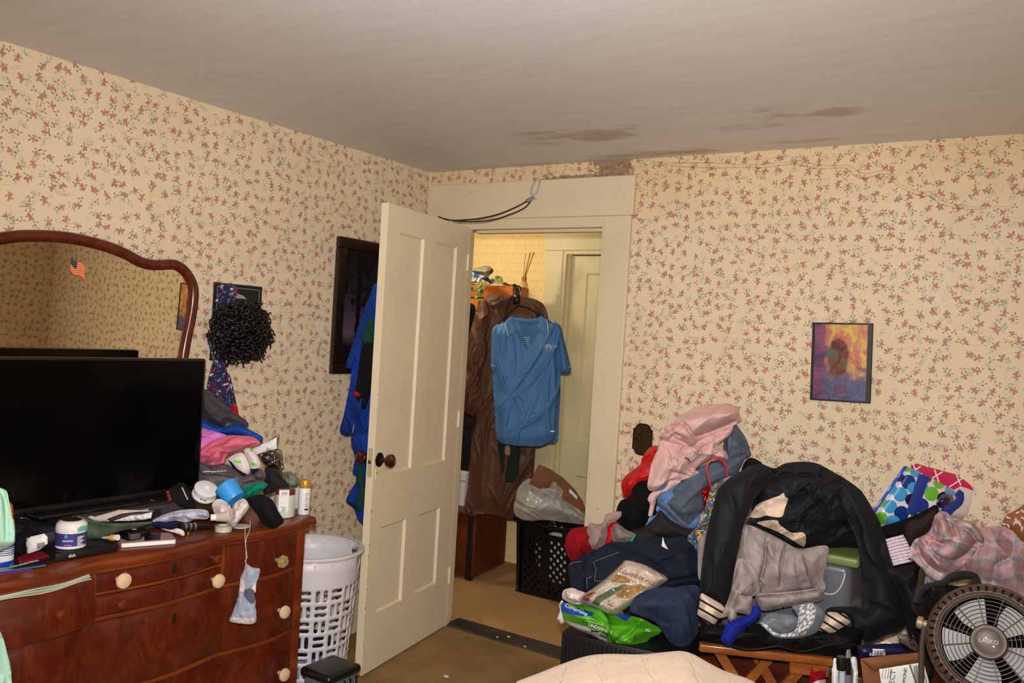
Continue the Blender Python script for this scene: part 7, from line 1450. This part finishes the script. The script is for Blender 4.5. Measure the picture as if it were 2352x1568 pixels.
MB().lathe([(RO-.022, -.094), (.03, -.094), (0, -.094)], 48, Mf2, False).build('back', FRD, fa)
MB().lathe([(0, .004), (.030, .004), (.034, .006), (.036, .010), (.040, .010), (.044, .004), (.045, -.006), (.045, -.02), (0, -.02)], 48, Mf2, False).build('hub', FR, fa)
MB().lathe([(.0315, .0085), (.0345, .0118), (.0375, .0105), (.0375, .008)], 48, Mf2, False).build('hub_ring', plain('satin_silver', (160, 150, 142), .35, .8), fa)
text('lettering', 'LASKO', Mf2 @ Matrix.Translation((0, .001, .0045)), .0105, plain('fan_letter', (150, 138, 126), .45, .3), fa, ext=.0012, bold=.0)
for k in range(7):
    r = .045+(RI-.045)*(k+.7)/7.4; b = MB(); b.tube([ringpt(2*math.pi*i/64, r, .002+.007*(1-(r/RI)**2)) for i in range(64)], .0011, n=6, closed=True); b.build('grill_ring', FR, fa)
for k in range(12):
    a = 2*math.pi*k/12+.26; b = MB(); b.tube([ringpt(a, .044+(RI-.044)*s/5, .0015+.007*(1-((.044+(RI-.044)*s/5)/RI)**2)) for s in range(6)], .0014, n=6); b.build('spoke', FR, fa)
for k in range(5):
    a0 = 2*math.pi*k/5+.45; v2 = []; f2 = []
    for i in range(9):
        for j in range(7):
            a = a0+.86*i/8*(1-.10*abs(j-3)/3); r = .040+(.110-.040)*j/6; v2.append(ringpt(a, r, -.020-.026*i/8+.004*math.sin(j)))
    n_ = len(v2); v3 = v2+[p+fz*-.0016 for p in v2]
    for i in range(8):
        for j in range(6): q = (i*7+j, (i+1)*7+j, (i+1)*7+j+1, i*7+j+1); f2 += [q, tuple(x+n_ for x in q[::-1])]
    MB().add(v3, f2).build('blade', BLD, fa)
# pivot knob, yoke and foot
kx = (Mf2.to_3x3() @ Vector((-1, .12, 0))).normalized(); kp = Mf2 @ Vector((-RO-.004, .022, -.045))
MB().lathe([(0, -.01), (.010, -.01), (.010, .004), (.0165, .005), (.0165, .017), (.013, .020), (0, .020)], 20, frame(kp, kx.orthogonal(), None, kx)).build('knob', plain('ribbed_tan', (150, 132, 104), .4, .3), fa)
kb_ = Mf2 @ Vector((RO+.004, -.02, -.045))
b = MB(); zb = .33
b.tube([kp, kp+Vector((-.004, 0, -.06)), Vector((kp.x+.01, kp.y-.01, zb+.10)), Vector((kp.x+.06, kp.y+.01, zb+.03))], [.007, .007, .008, .010], n=10); b.tube([kb_, kb_+Vector((.004, 0, -.06)), Vector((kb_.x-.01, kb_.y, zb+.10)), Vector((kb_.x-.06, kb_.y, zb+.03))], [.007, .007, .008, .010], n=10)
b.build('yoke', FR, fa)
mid = (kp+kb_)/2; MB().rbox((mid.x-.13, mid.y-.10, zb), (mid.x+.13, mid.y+.10, zb+.035), .015, 3).build('foot', plain('fan_foot', (110, 92, 84), .4), fa)
tag(MB().rbox((mid.x-.20, mid.y-.15, 0), (mid.x+.30, mid.y+.16, zb-.002), .01, 2).build('side_table', plain('mauve_grey_table', (96, 80, 78), .5)), 'mauve grey low table under the desk fan', 'table')
# ------------------------------------------------------------------ bed with a cream blanket in the foreground
bd2 = thing('bed', 'bed corner under a cream woven blanket in the foreground', 'bed', (1.95, -2.1, 0))
def blk():
    g = NG('cream_blanket'); o = g.tc(); x = g.sep(o); st = g.ma('SINE', g.ma('MULTIPLY', g.ma('ADD', g.ma('ADD', x[0], g.ma('MULTIPLY', x[1], .55)), g.ma('MULTIPLY', g.noise(o, 6, 3), .12)), 46.0))
    n = g.noise(o, 12, 4, .65); f = g.noise(o, 320, 2)
    c = g.mix(g.ma('MULTIPLY', g.sm(n, .4, .7), .4), lin((238, 208, 180)), lin((222, 182, 154)))
    g.bump(g.ma('ADD', g.ma('MULTIPLY', g.sm(st, .86, 1.0), -.22), g.ma('ADD', g.ma('MULTIPLY', n, .8), g.ma('MULTIPLY', f, .12))), .9, .012); return g.out(c, .97, 0, .1, Sheen_Weight=.3)
top_px = [(1190, 1572), (1230, 1556), (1290, 1532), (1350, 1512), (1400, 1507), (1470, 1508), (1530, 1503), (1565, 1500), (1590, 1507), (1620, 1524), (1660, 1545), (1710, 1562), (1760, 1590), (1830, 1630), (1920, 1690)]
R_ = resample(top_px, 12, closed=False); vv = []; ff = []; nr = 26
for i, p in enumerate(R_):
    e = at(p[0], p[1], 2.34); out_ = Vector((ray(p[0], p[1])[0], ray(p[0], p[1])[1], 0)).normalized()
    for j in range(nr):
        s = j/(nr-1)
        if s < .3:   # far side hanging down towards the floor
            k = s/.3; q = Vector(e)+out_*(.05*math.sin(k*math.pi/2+.2)*(1-k)+.03)+Vector((0, 0, -(1-k)**1.5*(e[2]-.06)))
            q += out_*.012*float(vnoise(i*.35, k*3, 4)-.5)*4*(1-k)
        else:
            k = (s-.3)/.7; q = Vector(e)-out_*(1.35*k)+Vector((0, 0, .012*math.sin(k*9)-.10*k+.028*(float(fbm(i*.22, k*7, 9))-.45)*min(1, k*6)))
        vv.append(tuple(q))
for i in range(len(R_)-1):
    for j in range(nr-1): ff.append((i*nr+j, (i+1)*nr+j, (i+1)*nr+j+1, i*nr+j+1))
bl_ = mesh_obj('blanket', vv, ff, blk(), bd2, None, True, 180); m_ = bl_.modifiers.new('s', 'SUBSURF'); m_.levels = 2; m_.render_levels = 2
m_ = bl_.modifiers.new('t', 'SOLIDIFY'); m_.thickness = .012
MB().rbox((1.60, -2.9, .12), (2.55, -1.62, .44), .05, 3).build('mattress', plain('mattress_ticking', (196, 186, 172), .9), bd2)
for x, y in ((1.66, -1.7), (2.5, -1.7), (1.66, -2.8), (2.5, -2.8)): MB().lathe([(0, 0), (.03, 0), (.03, .13), (0, .13)], 16, Matrix.Translation((x, y, 0))).build('leg', RW, bd2)
# ------------------------------------------------------------------ crumbs and scraps on the floor
for i, (x, y, lb_) in enumerate(((1025, 1553, 'torn white paper scrap on the stained carpet'), (1206, 1485, 'white flake on the threshold board'), (1168, 1462, 'pale chip near the middle of the threshold board'), (1142, 1463, 'tiny pale chip left of the middle chip on the threshold'), (1072, 1326, 'white scrap on the hall carpet beside the chest'))):
    p = on('z', .009 if 1420 < y < 1500 else .001, x, y); s_ = .008 if i else .013; rr = random.Random(i)
    P = [(p[0]+s_*math.cos(t_*1.05)*rr.uniform(.5, 1.2), p[1]+s_*math.sin(t_*1.05)*rr.uniform(.5, 1.2)) for t_ in range(6)]
    tag(MB().prism(P, p[2], p[2]+.003).build('paper_scrap', WPAP, smooth=False), lb_, 'paper')
b = MB(); b.tube([on('z', .004, *q) for q in ((788, 1545), (795, 1552), (806, 1566), (812, 1580))], .0035, n=8); tag(b.build('shoelace', plain('purple_lace', (96, 40, 120), .6)), 'thin purple shoelace on the carpet by the hamper', 'shoelace')
# ceiling lamp fixture above the frame
cl_ = thing('ceiling_lamp', 'glass bowl ceiling lamp in the middle of the room', 'lamp', (2.15, -2.35, 2.1))
MB().lathe([(0, 2.288), (.07, 2.288), (.07, 2.272), (.015, 2.262), (.015, 2.14), (0, 2.14)], 24, Matrix.Translation((2.15, -2.35, 0))).build('mount', plain('brass_mount', (150, 110, 50), .3, .9), cl_)
MB().lathe([(.12, 2.15), (.125, 2.15), (.11, 2.115), (.07, 2.10), (0, 2.095)], 32, Matrix.Translation((2.15, -2.35, 0)), False).build('bowl', clear('lamp_glass', (250, 240, 220), .4, .35), cl_)
